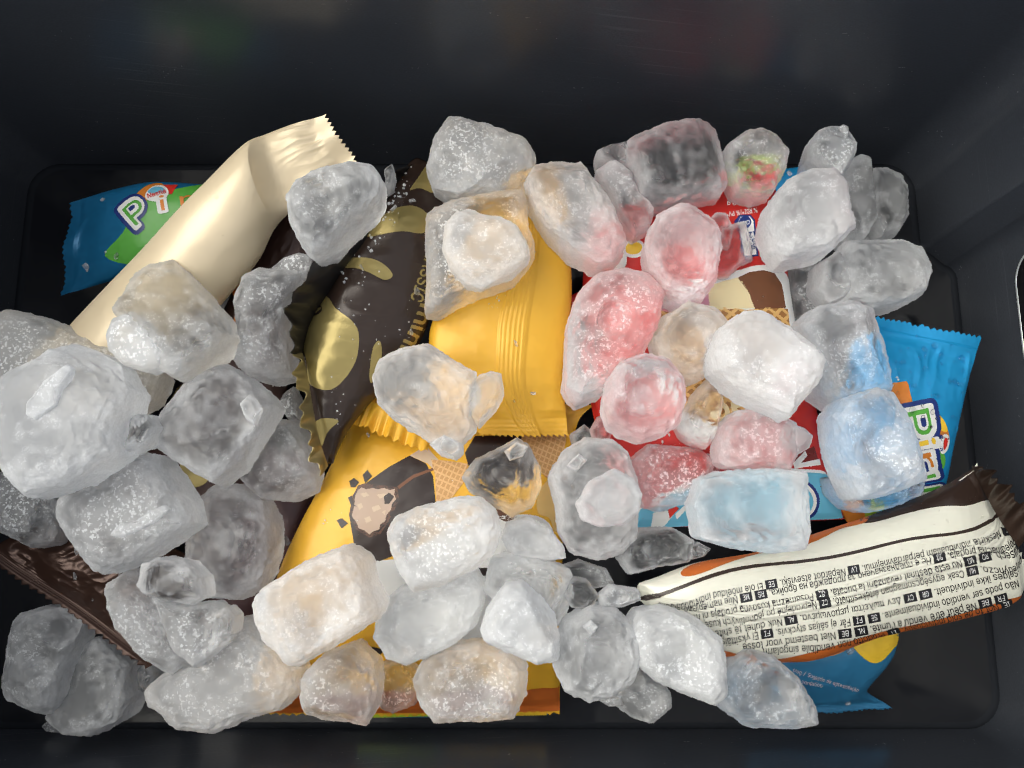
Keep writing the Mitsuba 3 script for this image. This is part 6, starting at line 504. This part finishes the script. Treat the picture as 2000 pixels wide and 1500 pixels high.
def plastic_rough(p, n, uv):
    return 0.16 + 0.20 * fbm(p.x * 26, p.y * 26, p.z * 26, 3)


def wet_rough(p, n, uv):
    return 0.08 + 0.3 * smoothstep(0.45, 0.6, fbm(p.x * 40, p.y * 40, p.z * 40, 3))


scene['black_plastic'] = {'type': 'twosided', 'bsdf': {'type': 'principled', 'base_color': proc(plastic_colour), 'roughness': proc(plastic_rough), 'specular': 0.45}}
film('shaded_curve_plastic', (0.013, 0.015, 0.019), 0.8, 0.0, 0.1)  # darkened and dulled: hides the light line, carries the floor shade in its colour
scene['shaded_floor_plastic'] = {'type': 'twosided', 'bsdf': {'type': 'principled', 'base_color': rgb(0.010, 0.011, 0.014), 'roughness': proc(wet_rough), 'specular': 0.35}}  # wall plastic darkened: floor shade put into the colour, wet gloss in roughness
film('black_gloss', (0.006, 0.006, 0.007), 0.25)
film('rim_metal', (0.5, 0.53, 0.55), 0.35, 0.6)

film('blue_film', (0.012, 0.14, 0.30), 0.3, 0.25)
film('bright_blue_film', (0.012, 0.27, 0.56), 0.3, 0.2)
film('mid_blue_film', (0.03, 0.17, 0.33), 0.34, 0.1)
film('cream_gold_film', (0.72, 0.60, 0.41), 0.36, 0.18)
film('brown_film', (0.045, 0.022, 0.018), 0.3, 0.3)
film('plum_film', (0.075, 0.036, 0.038), 0.34, 0.15)
film('dark_brown_film', (0.030, 0.018, 0.013), 0.27, 0.15)
film('shaded_seal_film', (0.008, 0.007, 0.007), 0.4, 0.0)  # the dark brown film blackened: shade on the standing seal put into its colour
film('gold_edge_film', (0.34, 0.28, 0.13), 0.3, 0.6)
film('yellow_film', (0.69, 0.375, 0.03), 0.4, 0.1)
film('yellow_film_gloss', (0.70, 0.38, 0.03), 0.34, 0.1)
film('red_film', (0.52, 0.022, 0.018), 0.36, 0.1)
film('cream_film', (0.66, 0.655, 0.56), 0.32, 0.1)
film('bronze_film', (0.055, 0.028, 0.020), 0.26, 0.45)

INKS = {'gold': ((0.34, 0.27, 0.10), 0.3, 0.5), 'dark_brown_ink': ((0.030, 0.018, 0.014), 0.3, 0.1), 'orange_ink': ((0.62, 0.20, 0.03), 0.35, 0.1), 'chocolate_ink': ((0.022, 0.012, 0.010), 0.33, 0.1),
        'beige_ink': ((0.43, 0.31, 0.23), 0.42, 0), 'pale_ink': ((0.52, 0.40, 0.28), 0.4, 0), 'wafer_ink': ((0.50, 0.27, 0.10), 0.4, 0), 'wafer_line_ink': ((0.62, 0.38, 0.17), 0.4, 0), 'pale_gold_ink': ((0.66, 0.44, 0.16), 0.35, 0.2),
        'white_ink': ((0.72, 0.72, 0.70), 0.38, 0), 'brown_ink': ((0.10, 0.04, 0.02), 0.38, 0), 'orange_film_ink': ((0.52, 0.13, 0.025), 0.34, 0.2), 'pink_ink': ((0.58, 0.25, 0.33), 0.4, 0), 'vanilla_ink': ((0.74, 0.62, 0.36), 0.4, 0),
        'cocoa_ink': ((0.15, 0.055, 0.022), 0.45, 0), 'wafer_light_ink': ((0.34, 0.15, 0.04), 0.4, 0), 'wafer_ridge_ink': ((0.66, 0.40, 0.14), 0.4, 0), 'navy_ink': ((0.012, 0.03, 0.16), 0.36, 0), 'yellow_ink': ((0.76, 0.50, 0.04), 0.36, 0),
        'light_blue_ink': ((0.13, 0.42, 0.58), 0.36, 0.05), 'red_ink': ((0.58, 0.03, 0.02), 0.36, 0), 'dark_red_ink': ((0.16, 0.012, 0.01), 0.36, 0), 'salmon_ink': ((0.62, 0.22, 0.17), 0.36, 0), 'lime_ink': ((0.38, 0.52, 0.04), 0.36, 0),
        'green_ink': ((0.09, 0.36, 0.05), 0.36, 0), 'black_ink': ((0.012, 0.012, 0.014), 0.4, 0), 'cream_ink': ((0.72, 0.60, 0.36), 0.38, 0), 'pale_pink_ink': ((0.62, 0.55, 0.60), 0.38, 0)}
for key, (color, rough, metal) in INKS.items():
    film(key, color, rough, metal)


# ice: clear ice under a skin of frost that both reflects and passes light on. uv.x runs from 0 in the middle of a lump's face to 1 at its moulded side,
# uv.y tells lumps apart; the sides are evenly frosted, the faces clear with grains of frost
def frost(lo, hi, rim, seed, fine):
    def weight(p, n, uv):
        big = fbm(p.x * 75 + seed, p.y * 75, p.z * 75 + uv.y * 9, 3)
        mid = noise(p.x * 330 + 7, p.y * 330, p.z * 330)
        small = noise(p.x * 1000, p.y * 1000, p.z * 1000 + seed) * 0.55 + noise(p.x * 2000, p.y * 2000, p.z * 2000) * 0.45
        edge = smoothstep(0.60, 0.96, uv.x + 0.55 * (big - 0.5) + 0.12 * (mid - 0.5))
        patch = smoothstep(0.40, 0.62, big * 0.7 + mid * 0.3 + 0.16 * (uv.y - 0.5))
        grains = smoothstep(0.52, 0.70, small) * patch
        face = lo * (0.55 + 0.9 * uv.y) + (hi - lo) * fine * grains * smoothstep(-0.1, 0.9, uv.y) + 0.14 * patch
        return dr.clip(face * (1 - edge) + (rim * (0.85 + 0.3 * small)) * edge, 0, 0.96)
    return weight


def ice_bump(p, n, uv):
    return fbm(p.x * 420, p.y * 420, p.z * 420, 3) + 0.5 * smoothstep(0.62, 0.8, noise(p.x * 900, p.y * 900, p.z * 900))


def crack_cover(p, n, uv):
    return 0.02 + 0.4 * smoothstep(0.5, 0.75, fbm(p.x * 210, p.y * 210, p.z * 210, 3))


scene['frost_skin'] = {'type': 'principledthin', 'base_color': rgb(0.95, 0.965, 0.98), 'roughness': 0.4, 'spec_trans': 0.0, 'diff_trans': 0.62}
scene['crack_sheet'] = {'type': 'mask', 'opacity': proc(crack_cover), 'bsdf': {'type': 'ref', 'id': 'frost_skin'}}
for key, alpha in (('ice_wet', 0.06), ('ice_core', 0.12), ('ice_core_soft', 0.24)):
    scene[key] = {'type': 'roughdielectric', 'distribution': 'ggx', 'alpha': alpha, 'int_ior': 1.31, 'ext_ior': 1.0}
for key, lo, hi, rim, fine, core in (('c', 0.05, 0.70, 0.36, 0.8, 'ice_wet'), ('m', 0.14, 0.75, 0.44, 0.7, 'ice_wet'), ('f', 0.26, 0.85, 0.50, 0.7, 'ice_core'), ('w', 0.32, 0.90, 0.58, 0.5, 'ice_core'), ('s', 0.24, 0.96, 0.46, 1.1, 'ice_wet')):
    scene['ice_' + key] = {'type': 'bumpmap', 'arbitrary': {**proc(ice_bump, 0.0002)}, 'scale': 0.00035,
                           'bsdf': {'type': 'blendbsdf', 'weight': proc(frost(lo, hi, rim, {'c': 3, 'm': 11, 'f': 19, 'w': 27, 's': 35}[key], fine)), 'a': {'type': 'ref', 'id': core}, 'b': {'type': 'ref', 'id': 'frost_skin'}}}


# ---------------------------------------------------------------- helpers
def numbered(name, parent=None):
    key = base = f'{parent}__{name}' if parent else name
    i = 0
    while key in scene or key in labels:
        i += 1
        key = f'{base}_{i:03d}'
    return key


def add(name, mesh, bsdf, parent=None, smooth=True):
    key = numbered(name, parent)
    scene[key] = mikit.ply(mesh, bsdf, smooth=smooth)
    return key


# ---------------------------------------------------------------- the black box
def contour(back, front, left, right, step_y, step, r):
    """The inner outline of the box with rounded corners, points and outward normals: the right wall steps out in front of its corner pillar."""
    corners = [((left, back), (1, -1), r), ((left, front), (1, 1), r), ((right + step, front), (-1, 1), r), ((right + step, step_y - 0.013), (-1, -1), 0.008), ((right, step_y), (1, 1), 0.005), ((right, back), (-1, -1), r)]
    pts, nrm = [], []
    angles = [(90, 180), (180, 270), (270, 360), (0, 75), None, (0, 90)]
    for i, ((x, y), (sx, sy), rr) in enumerate(corners):
        if i == 4:                                      # the pillar's own edge turns the other way
            a = np.radians(np.linspace(255, 180, 9))
            cx, cy = x + rr, y - rr * 0.2
        else:
            a = np.radians(np.linspace(*angles[i], 11))
            cx, cy = x + sx * rr, y + sy * rr
        for t in a:
            d = np.array([math.cos(t), math.sin(t)])
            pts.append([cx + rr * d[0], cy + rr * d[1]])
            nrm.append(-d if i == 4 else d)
    pts, nrm = np.array(pts), np.array(nrm)
    out, on = [], []
    for i in range(len(pts)):                            # add points along the straight runs
        j = (i + 1) % len(pts)
        n = max(1, int(np.linalg.norm(pts[j] - pts[i]) / 0.02))
        for k in range(n):
            out.append(pts[i] + (pts[j] - pts[i]) * k / n)
            on.append(unit(nrm[i] + (nrm[j] - nrm[i]) * k / n))
    return np.array(out), np.array(on)


def box_shell():
    P2, N2 = contour(0.192, -0.102, -0.266, 0.2215, 0.147, 0.018, 0.017)
    fil, draft, rings = 0.0025, math.tan(math.radians(2.0)), []
    for a in np.linspace(0, 90, 7):
        t = math.radians(a)
        rings.append((P2 - N2 * fil * (1 - math.sin(t)), fil * (1 - math.cos(t))))
    for z in np.linspace(0.012, 0.186, 20):
        rings.append((P2 + N2 * draft * (z - fil), z))
    top = rings[-1][0]
    for dx, z in ((0.002, 0.188), (0.012, 0.188), (0.014, 0.186), (0.014, 0.0)):
        rings.append((top + N2 * dx, z))
    V = []
    for xy, z in rings:
        bow = 0.0022 * meshkit.fbm(np.stack([xy[:, 0] * 9, xy[:, 1] * 9, np.full(len(xy), z * 9)], -1), 2, 5) * np.clip(z / 0.05, 0, 1)
        V.append(np.column_stack([xy + N2 * bow[:, None], np.full(len(xy), z)]))
    V = np.array(V)
    m, n = V.shape[:2]
    i = np.arange(m * n).reshape(m, n)
    j = np.roll(i, -1, 1)
    q = np.stack([i[:-1], i[1:], j[1:], j[:-1]], -1).reshape(-1, 4)
    low = 6 * n                                          # the curve between floor and walls, kept apart from the walls
    f = lambda q: trimesh.Trimesh(V.reshape(-1, 3), np.vstack([q[:, [0, 1, 2]], q[:, [0, 2, 3]]]), process=False)
    return f(q[low:]), f(q[:low]), V[0]


from shapely.geometry import Polygon as _Poly
from shapely.ops import unary_union
shell, curve, foot = box_shell()
labels['plastic_box'] = {'label': 'black plastic box with rounded corners that holds all the ice and packets', 'category': 'plastic box'}
add('wall', shell, 'black_plastic', 'plastic_box', 40)
add('floor_curve', curve, 'shaded_curve_plastic', 'plastic_box', 40)
fv, ff = trimesh.creation.triangulate_polygon(_Poly(foot[:, :2]), engine='earcut')
add('floor', trimesh.Trimesh(np.column_stack([fv, np.zeros(len(fv))]), ff, process=False), 'shaded_floor_plastic', 'plastic_box', False)


def latch():
    """A long rounded recess frame set into the right wall: a thin bright bead round a dark plate."""
    y0, y1, z0, z1, r = 0.062, 0.122, 0.0478, 0.115, 0.014
    ring = []
    for cy, cz, a0 in ((y1 - r, z1 - r, 0), (y0 + r, z1 - r, 90), (y0 + r, z0 + r, 180), (y1 - r, z0 + r, 270)):
        for a in np.radians(np.linspace(a0, a0 + 90, 10)):
            ring.append((cy + r * math.cos(a), cz + r * math.sin(a)))
    ring = np.array(ring)
    x = lambda z: 0.2395 + math.tan(math.radians(2.0)) * (z - 0.007) - 0.0005
    c3 = np.column_stack([x(ring[:, 1]), ring])
    tang = unit(np.roll(c3, -1, 0) - np.roll(c3, 1, 0))
    nx = np.array([1.0, 0, 0])
    b = np.cross(tang, nx)
    tube = np.array([c3 + 0.0009 * (math.cos(t) * nx + math.sin(t) * b) for t in np.linspace(0, 2 * math.pi, 9)[:-1]])
    m, n = tube.shape[:2]
    i = np.arange(m * n).reshape(m, n)
    i1, j, j1 = np.roll(i, -1, 0), np.roll(i, -1, 1), np.roll(np.roll(i, -1, 0), -1, 1)
    q = np.stack([i, i1, j1, j], -1).reshape(-1, 4)
    bead = trimesh.Trimesh(tube.reshape(-1, 3), np.vstack([q[:, [0, 1, 2]], q[:, [0, 2, 3]]]), process=False)
    pv, pf = trimesh.creation.triangulate_polygon(_Poly(ring), engine='earcut')
    plate = trimesh.Trimesh(np.column_stack([x(pv[:, 1]) - 0.0006, pv]), pf, process=False)
    return bead, plate


bead, plate = latch()
frame = add('recess_plate', plate, 'black_gloss', 'plastic_box', False)
scene[frame + '__rim'] = mikit.ply(bead, 'rim_metal', smooth=True)


# ---------------------------------------------------------------- packets
SHEETS = {}
for name, k in PACKETS.items():
    top, bot = packet_sheets(k)
    SHEETS[name] = top
    nu, nv = top.shape[:2]
    V = np.vstack([top.reshape(-1, 3), bot.reshape(-1, 3)])
    i = np.arange(nu * nv).reshape(nu, nv)
    rim = np.concatenate([i[0, :], i[1:, -1], i[-1, -2::-1], i[-2:0:-1, 0]])
    q = np.stack([rim, np.roll(rim, -1), np.roll(rim, -1) + nu * nv, rim + nu * nv], -1)
    f = np.vstack([sheet_faces(nu, nv), sheet_faces(nu, nv, True) + nu * nv, q[:, [0, 1, 2]], q[:, [0, 2, 3]]])
    labels[name] = {'label': k['label'], 'category': 'ice cream packet', 'group': 'ice cream packets among the ice'}
    scene[name + '__wrapper'] = mikit.ply(trimesh.Trimesh(V, f, process=False), k['film'], smooth=50)


def draped(name, flat_v, faces, layer, edge=0.0016):
    """Flat print (mm across, mm along) laid on the packet's upper sheet."""
    v3, f = trimesh.remesh.subdivide_to_size(np.column_stack([flat_v, np.zeros(len(flat_v))]), faces, edge * 1e3, max_iter=12)
    L, W = SIZES[name]
    p, n = sheet_at(SHEETS[name], np.column_stack([v3[:, 1] / L, v3[:, 0] / W]))
    mesh = trimesh.Trimesh(p + n * (0.00012 * (layer + 1) + 0.00004), f, process=False)
    return mesh, n


def add_print(name, part, ink, flat_v, faces, layer, edge=0.0016):
    mesh, n = draped(name, flat_v, faces, layer, edge)
    key = numbered(part, name)
    scene[key] = {**mikit.ply(mesh, ink, smooth=True)}
    return key


def flat(poly):
    vs, fs, at = [], [], 0
    for g in getattr(poly, 'geoms', [poly]):
        if g.is_empty or g.area < 0.02:
            continue
        v, f = trimesh.creation.triangulate_polygon(g, engine='earcut')
        vs.append(v), fs.append(f + at)
        at += len(v)
    return np.vstack(vs), np.vstack(fs)


def lattice(poly, angle, pitch, width):
    """The raised ridges of a printed wafer, as bands clipped to the wafer's outline."""
    from shapely.geometry import LineString
    from shapely import affinity
    x0, y0, x1, y1 = poly.bounds
    cx, cy, rad = (x0 + x1) / 2, (y0 + y1) / 2, math.hypot(x1 - x0, y1 - y0)
    bands = []
    for a in angle:
        for o in np.arange(-rad, rad, pitch):
            bands.append(affinity.rotate(LineString([(cx - rad, cy + o), (cx + rad, cy + o)]).buffer(width / 2), a, origin=(cx, cy)))
    return unary_union(bands).intersection(poly)


for name, ink, part, layer, pts in PRINTS:
    poly = _Poly(pts).buffer(0)
    add_print(name, part, ink, *flat(poly), layer)
    if ink == 'wafer_ink':
        add_print(name, 'wafer_ridge_print', 'wafer_line_ink', *flat(lattice(poly, (20, 100), 2.6, 0.8)), layer + 1)
    if ink == 'wafer_light_ink':
        add_print(name, 'wafer_ridge_print', 'wafer_ridge_ink', *flat(lattice(poly, (32, -38), 4.2, 1.5)), layer + 1)

words = {}
for name, ink, layer, txt, weight, corners in TEXTS:
    c = np.array(corners)
    if txt:
        m = meshkit.text_mesh(txt, 1.0, depth=0.01, bold=bool(weight))
        v, f = m.vertices, m.faces[(m.triangles[:, :, 2] > 0.005).all(1)]
        used, inv = np.unique(f, return_inverse=True)
        v, f = v[used, :2], inv.reshape(-1, 3)
        v = np.column_stack([(v[:, 0] - v[:, 0].min()) / np.ptp(v[:, 0]), v[:, 1]])
        if weight in ('bolder', 'fat'):
            tri = unary_union([_Poly(t).buffer(1e-4) for t in v[f]]).buffer(0.09 if weight == 'bolder' else 0.2, join_style=2)
            v, f = trimesh.creation.triangulate_polygon(tri if tri.geom_type == 'Polygon' else max(tri.geoms, key=lambda g: g.area), engine='earcut')
    else:
        v, f = np.array([[0, 0], [1, 0], [1, 1], [0, 1.0]]), np.array([[0, 1, 2], [0, 2, 3]])
    x, y = v[:, :1], v[:, 1:2]
    p = (c[0] * (1 - x) + c[1] * x) * (1 - y) + (c[2] * (1 - x) + c[3] * x) * y
    words.setdefault((name, ink, layer), []).append((p, f))
for (name, ink, layer), items in words.items():
    vs, fs, at = [], [], 0
    for v, f in items:
        vs.append(v), fs.append(f + at)
        at += len(v)
    add_print(name, 'lettering', ink, np.vstack(vs), np.vstack(fs), layer, 0.0012)

for name, film_key, part, seed, inner, free in SEALS:                     # end seals that stand up from a packet
    a, b = np.array(inner) * 1e-3, np.array(free) * 1e-3
    t, tt = np.linspace(0, 1, len(a)), np.linspace(0, 1, 240)
    A, B = PchipInterpolator(t, a)(tt), PchipInterpolator(np.linspace(0, 1, len(b)), b)(tt)
    ruffle = 0.0016 * np.sin(tt * 21 + seed) + 0.0012 * np.sin(tt * 47 + 2 * seed)
    along = unit(np.gradient(A, axis=0))
    side = unit(np.cross(along, unit(B - A)))
    rows = []
    for w in np.linspace(0, 1, 14):
        ribs = 0.00018 * math.sin(w * 14 * math.pi)
        rows.append(A * (1 - w) + B * w + side * (ruffle * w + ribs)[:, None] + 0.0009 * side * w * fb(A * 1, 160, seed, 2)[:, None])
    length = np.linalg.norm(np.diff(A, axis=0), axis=1).sum()
    rows[-1] = rows[-1] + unit(B - A) * (np.abs(((tt * length / 0.0034) % 1) - 0.5) * (0.001 if film_key == 'shaded_seal_film' else 0.0034))[:, None]
    top = np.array(rows)
    V = np.vstack([top.reshape(-1, 3), (top - side[None] * 0.0004).reshape(-1, 3)])
    nu, nv = top.shape[:2]
    i = np.arange(nu * nv).reshape(nu, nv)
    rim = np.concatenate([i[0, :], i[1:, -1], i[-1, -2::-1], i[-2:0:-1, 0]])
    q = np.stack([rim, np.roll(rim, -1), np.roll(rim, -1) + nu * nv, rim + nu * nv], -1)
    add(part, trimesh.Trimesh(V, np.vstack([sheet_faces(nu, nv), sheet_faces(nu, nv, True) + nu * nv, q[:, [0, 1, 2]], q[:, [0, 2, 3]]]), process=False), film_key, name, 50)


# ---------------------------------------------------------------- ice
from scipy import sparse
BALL = {}
for n_ in (5, 4):
    s_ = trimesh.creation.icosphere(subdivisions=n_)
    e_ = s_.edges_unique
    adj = sparse.coo_matrix((np.ones(2 * len(e_)), (np.concatenate([e_[:, 0], e_[:, 1]]), np.concatenate([e_[:, 1], e_[:, 0]])))).tocsr()
    BALL[n_] = (np.array(s_.vertices), np.array(s_.faces), sparse.diags(1 / np.asarray(adj.sum(1)).ravel()) @ adj)


def ice_solid(outline, z, h, seed, boxy, tilt, fineness=5):
    """A closed lump: the outline filled out to a rounded slab, with melted flats, hollows and a rough skin. Returns the mesh and how near its side each vertex lies."""
    o = np.array(outline) * 1e-3
    poly = _Poly(o)
    cen = np.array(poly.representative_point().coords[0]) * 0.3 + np.array(poly.centroid.coords[0]) * 0.7
    P2 = o - cen
    e = np.roll(P2, -1, 0) - P2
    ta = np.linspace(-math.pi, math.pi, 361)
    rr = np.zeros(361)
    for k, t in enumerate(ta):                                            # how far the outline lies in each direction
        u = np.array([math.cos(t), math.sin(t)])
        den = u[0] * e[:, 1] - u[1] * e[:, 0]
        den = np.where(abs(den) < 1e-12, 1e-12, den)
        far = (P2[:, 0] * e[:, 1] - P2[:, 1] * e[:, 0]) / den
        at = (P2[:, 0] * u[1] - P2[:, 1] * u[0]) / den
        ok = (far > 0) & (at >= -1e-6) & (at <= 1 + 1e-6)
        rr[k] = far[ok].max() if ok.any() else np.hypot(*P2.T).mean()
    ker = np.array([1, 2, 1.0]) / 4
    rr = np.convolve(np.concatenate([rr[-2:-1], rr, rr[1:2]]), ker, 'valid')
    D, F, smooth_ = BALL[fineness]
    flat = np.hypot(D[:, 0], D[:, 1])
    rho, zeta = flat ** (2 / boxy), np.sign(D[:, 2]) * np.abs(D[:, 2]) ** (2 / boxy)
    r = np.interp(np.arctan2(D[:, 1], D[:, 0]), ta, rr)
    hz, R = h * 1e-3, rr.mean()
    V = np.column_stack([rho * r * D[:, 0] / np.maximum(flat, 1e-9), rho * r * D[:, 1] / np.maximum(flat, 1e-9), hz * zeta])
    rng = np.random.default_rng(seed)
    first = rng.uniform(0, 2 * math.pi)
    for q_ in range(rng.integers(0, 3)):                                  # flats and broken corners
        a_ = first + 2.1 * q_ + rng.normal(0, 0.4)
        n = unit(np.array([math.cos(a_), math.sin(a_), rng.choice([0.55, 0.9, 1.6, -1.0])]))
        V[:, 2] -= np.maximum(V @ n - (V @ n).max() * rng.uniform(0.76, 0.92), 0) / n[2]
    for _ in range(2):                                                    # melting rounds every edge a little
        V[:, 2] = 0.4 * V[:, 2] + 0.6 * (smooth_ @ V[:, 2])
    if rng.random() < 0.35:                                               # a hollow where the freezing water sank
        c_ = rng.normal(0, 0.22, 2) * R
        w_ = np.exp(-(((V[:, 0] - c_[0]) ** 2 + (V[:, 1] - c_[1]) ** 2) / (0.36 * R) ** 2))
        V[:, 2] -= np.where(V[:, 2] > 0, w_ * hz * rng.uniform(0.2, 0.55), 0)
    V[:, 2] += tilt[0] * V[:, 0] + tilt[1] * V[:, 1]
    V = V + np.array([cen[0], cen[1], z * 1e-3])
    mesh = trimesh.Trimesh(V, F, process=False)
    nrm = np.array(mesh.vertex_normals)
    rough = fb(V, 60, seed, 2) * 0.0005 + fb(V, 190, seed + 5, 2) * 0.0003 + fb(V, 520, seed + 9, 2) * 0.0006 + np.clip(meshkit.noise(V * 330, seed + 17) - 0.7, 0, 1) * 0.0022
    pits = np.clip(meshkit.noise(V * 95, seed + 13) - 0.62, 0, 1) * -0.004
    mesh.vertices = V + nrm * (rough + pits)[:, None] * min(1.0, R / 0.016)
    return mesh, rho


for idx, (label, z, h, kind, outlines) in enumerate(ICE):
    rng = np.random.default_rng(900 + idx)
    tilt = rng.normal(0, 0.10, 2)
    vs, fs, uvs, at, own = [], [], [], 0, rng.random()
    for j, (lift, thick, o) in enumerate(outlines):
        small = thick / h
        sld, rho = ice_solid(o, z + lift, thick, 1000 + 37 * idx + 7 * j, rng.uniform(3.2, 4.6), tilt * small, 4 if j or h < 9.5 else 5)
        vs.append(sld.vertices), fs.append(sld.faces + at), uvs.append(np.column_stack([rho, np.full(len(rho), own)]))
        at += len(sld.vertices)
    key = numbered('ice_lump')
    scene[key] = mikit.ply(trimesh.Trimesh(np.vstack(vs), np.vstack(fs), process=False), 'ice_' + kind, smooth=True, uv=np.vstack(uvs))
    labels[key] = {'label': label, 'category': 'ice', 'group': 'lumps of ice in the box'}
    if kind in 'cms' and h > 11:                                          # healed cracks inside the clearer lumps
        o = np.array(outlines[0][2]) * 1e-3
        cen, R = o.mean(0), np.sqrt(_Poly(o).area / math.pi)
        for _ in range(2):
            g = np.linspace(-1, 1, 26)
            a_, b_ = np.meshgrid(g, g)
            sh = np.stack([a_ * R * rng.uniform(0.35, 0.6), b_ * R * rng.uniform(0.25, 0.5), 0 * a_], -1).reshape(-1, 3)
            sh[:, 2] = fb(sh, 90, 40 + idx, 3) * 0.004
            rad = np.hypot(a_, b_).ravel() + 0.35 * fb(sh, 120, 60 + idx, 2)
            ff_ = sheet_faces(26, 26)
            ff_ = ff_[(rad[ff_] < 0.95).all(1)]
            n = unit(np.append(rng.normal(0, 0.8, 2), rng.uniform(0.25, 1)))
            m_ = trimesh.Trimesh(sh, ff_, process=True)
            m_.apply_transform(trimesh.geometry.align_vectors([0, 0, 1], n))
            lim = 0.5 * h * 1e-3
            m_.vertices[:, 2] = lim * np.tanh(m_.vertices[:, 2] / lim)
            m_.apply_translation([cen[0], cen[1], z * 1e-3 + rng.normal(0, 0.1) * lim])
            add('crack', m_, 'crack_sheet', key, True)


# ---------------------------------------------------------------- small wet and frosty bits
def on_packet(name, u, v):
    p, n = sheet_at(SHEETS[name], np.array([[u, v]]))
    return p[0], n[0]


rng = np.random.default_rng(77)
bead, crumb = trimesh.creation.icosphere(2), trimesh.creation.icosphere(1)
drops, crumbs = [], []
for name, count, (u0, u1), (v0, v1), size in (('blue_cartoon_packet', 80, (0.04, 0.5), (0.3, 0.98), 1.25), ('cream_printed_packet', 40, (0.45, 0.95), (0.1, 0.9), 0.8), ('cream_tube_packet', 8, (0.3, 0.7), (0.1, 0.8), 0.7), ('red_cone_packet', 30, (0.1, 0.9), (0.1, 0.95), 0.8)):
    for _ in range(count):
        p, n = on_packet(name, rng.uniform(u0, u1), rng.uniform(v0, v1))
        r = size * 0.0014 * rng.uniform(0.25, 1.0) ** 1.5
        b = bead.copy()
        b.vertices = b.vertices * [r, r * rng.uniform(0.85, 1.2), r * 0.55]
        b.apply_transform(trimesh.geometry.align_vectors([0, 0, 1], n))
        b.apply_translation(p + n * 0.0001)
        drops.append(b)
for name, count, (u0, u1), (v0, v1), size in (('dark_spotted_packet', 120, (0.05, 0.5), (0.02, 0.3), 0.8), ('dark_spotted_packet', 60, (0.1, 0.9), (0.2, 0.95), 0.5), ('yellow_back_packet', 110, (0.3, 0.55), (0.2, 0.5), 0.5), ('red_cone_packet', 160, (0.05, 0.8), (0.2, 0.95), 0.8),
                                              ('brown_bar_packet', 60, (0.1, 0.9), (0.1, 0.9), 0.7), ('blue_cartoon_packet', 90, (0.15, 0.5), (0.02, 0.35), 0.9), ('yellow_cone_packet', 60, (0.1, 0.8), (0.1, 0.9), 0.6)):
    cu, cv = rng.uniform(u0, u1, 6), rng.uniform(v0, v1, 6)
    for i in range(count):
        w = i % 6
        p, n = on_packet(name, np.clip(cu[w] + rng.normal(0, 0.04), u0, u1), np.clip(cv[w] + rng.normal(0, 0.07), v0, v1))
        r = size * 0.0009 * rng.uniform(0.25, 1.0) ** 2
        b = crumb.copy()
        b.vertices = b.vertices * (r * rng.uniform(0.6, 1.3, (1, 3))) * rng.uniform(0.75, 1.25, (len(b.vertices), 1))
        b.apply_translation(p + n * r * 0.4)
        crumbs.append(b)
chips = []
spots = [(name, rng.uniform(0.08, 0.92), rng.uniform(0.08, 0.92)) for name in PACKETS if name not in ('blue_cartoon_packet', 'cream_printed_packet', 'cream_tube_packet') for _ in range(6)] + [(None, rng.uniform(-0.23, 0.2), rng.uniform(-0.09, -0.075)) for _ in range(16)]
for name, a_, b_ in spots:
    r = 0.0032 * rng.uniform(0.35, 1.0) ** 1.4
    q = rng.normal(0, 1, (14, 3))
    c_ = trimesh.convex.convex_hull(unit(q) * rng.uniform(0.75, 1, (14, 1)) * r * np.array([1.0, rng.uniform(0.5, 0.9), rng.uniform(0.35, 0.6)]))
    c_.apply_transform(trimesh.transformations.rotation_matrix(rng.uniform(0, 6.28), [0, 0, 1]))
    if name:
        p, n = on_packet(name, a_, b_)
        c_.apply_transform(trimesh.geometry.align_vectors([0, 0, 1], n))
        c_.apply_translation(p + n * r * 0.25)
    else:
        c_.apply_translation([a_, b_, r * 0.35])
    chips.append(c_)
heap = trimesh.util.concatenate(chips)
scene['ice_chips'] = mikit.ply(heap, 'ice_c', smooth=False, uv=np.full((len(heap.vertices), 2), 0.62))
labels['ice_chips'] = {'label': 'scattered splinters of broken ice on the packets and the dark floor', 'category': 'ice chips', 'kind': 'stuff'}
scene['drop_water'] = {'type': 'dielectric', 'int_ior': 1.33, 'ext_ior': 1.0}
scene['condensation'] = mikit.ply(trimesh.util.concatenate(drops), 'drop_water', smooth=True)
labels['condensation'] = {'label': 'tiny water droplets beading on the blue, red and cream packets', 'category': 'water droplets', 'kind': 'stuff'}
heap = trimesh.util.concatenate(crumbs)
scene['frost_crumbs'] = mikit.ply(heap, 'ice_w', smooth=False, uv=np.full((len(heap.vertices), 2), 0.9))
labels['frost_crumbs'] = {'label': 'fine crumbs of frost sprinkled over the packets between the ice', 'category': 'frost', 'kind': 'stuff'}
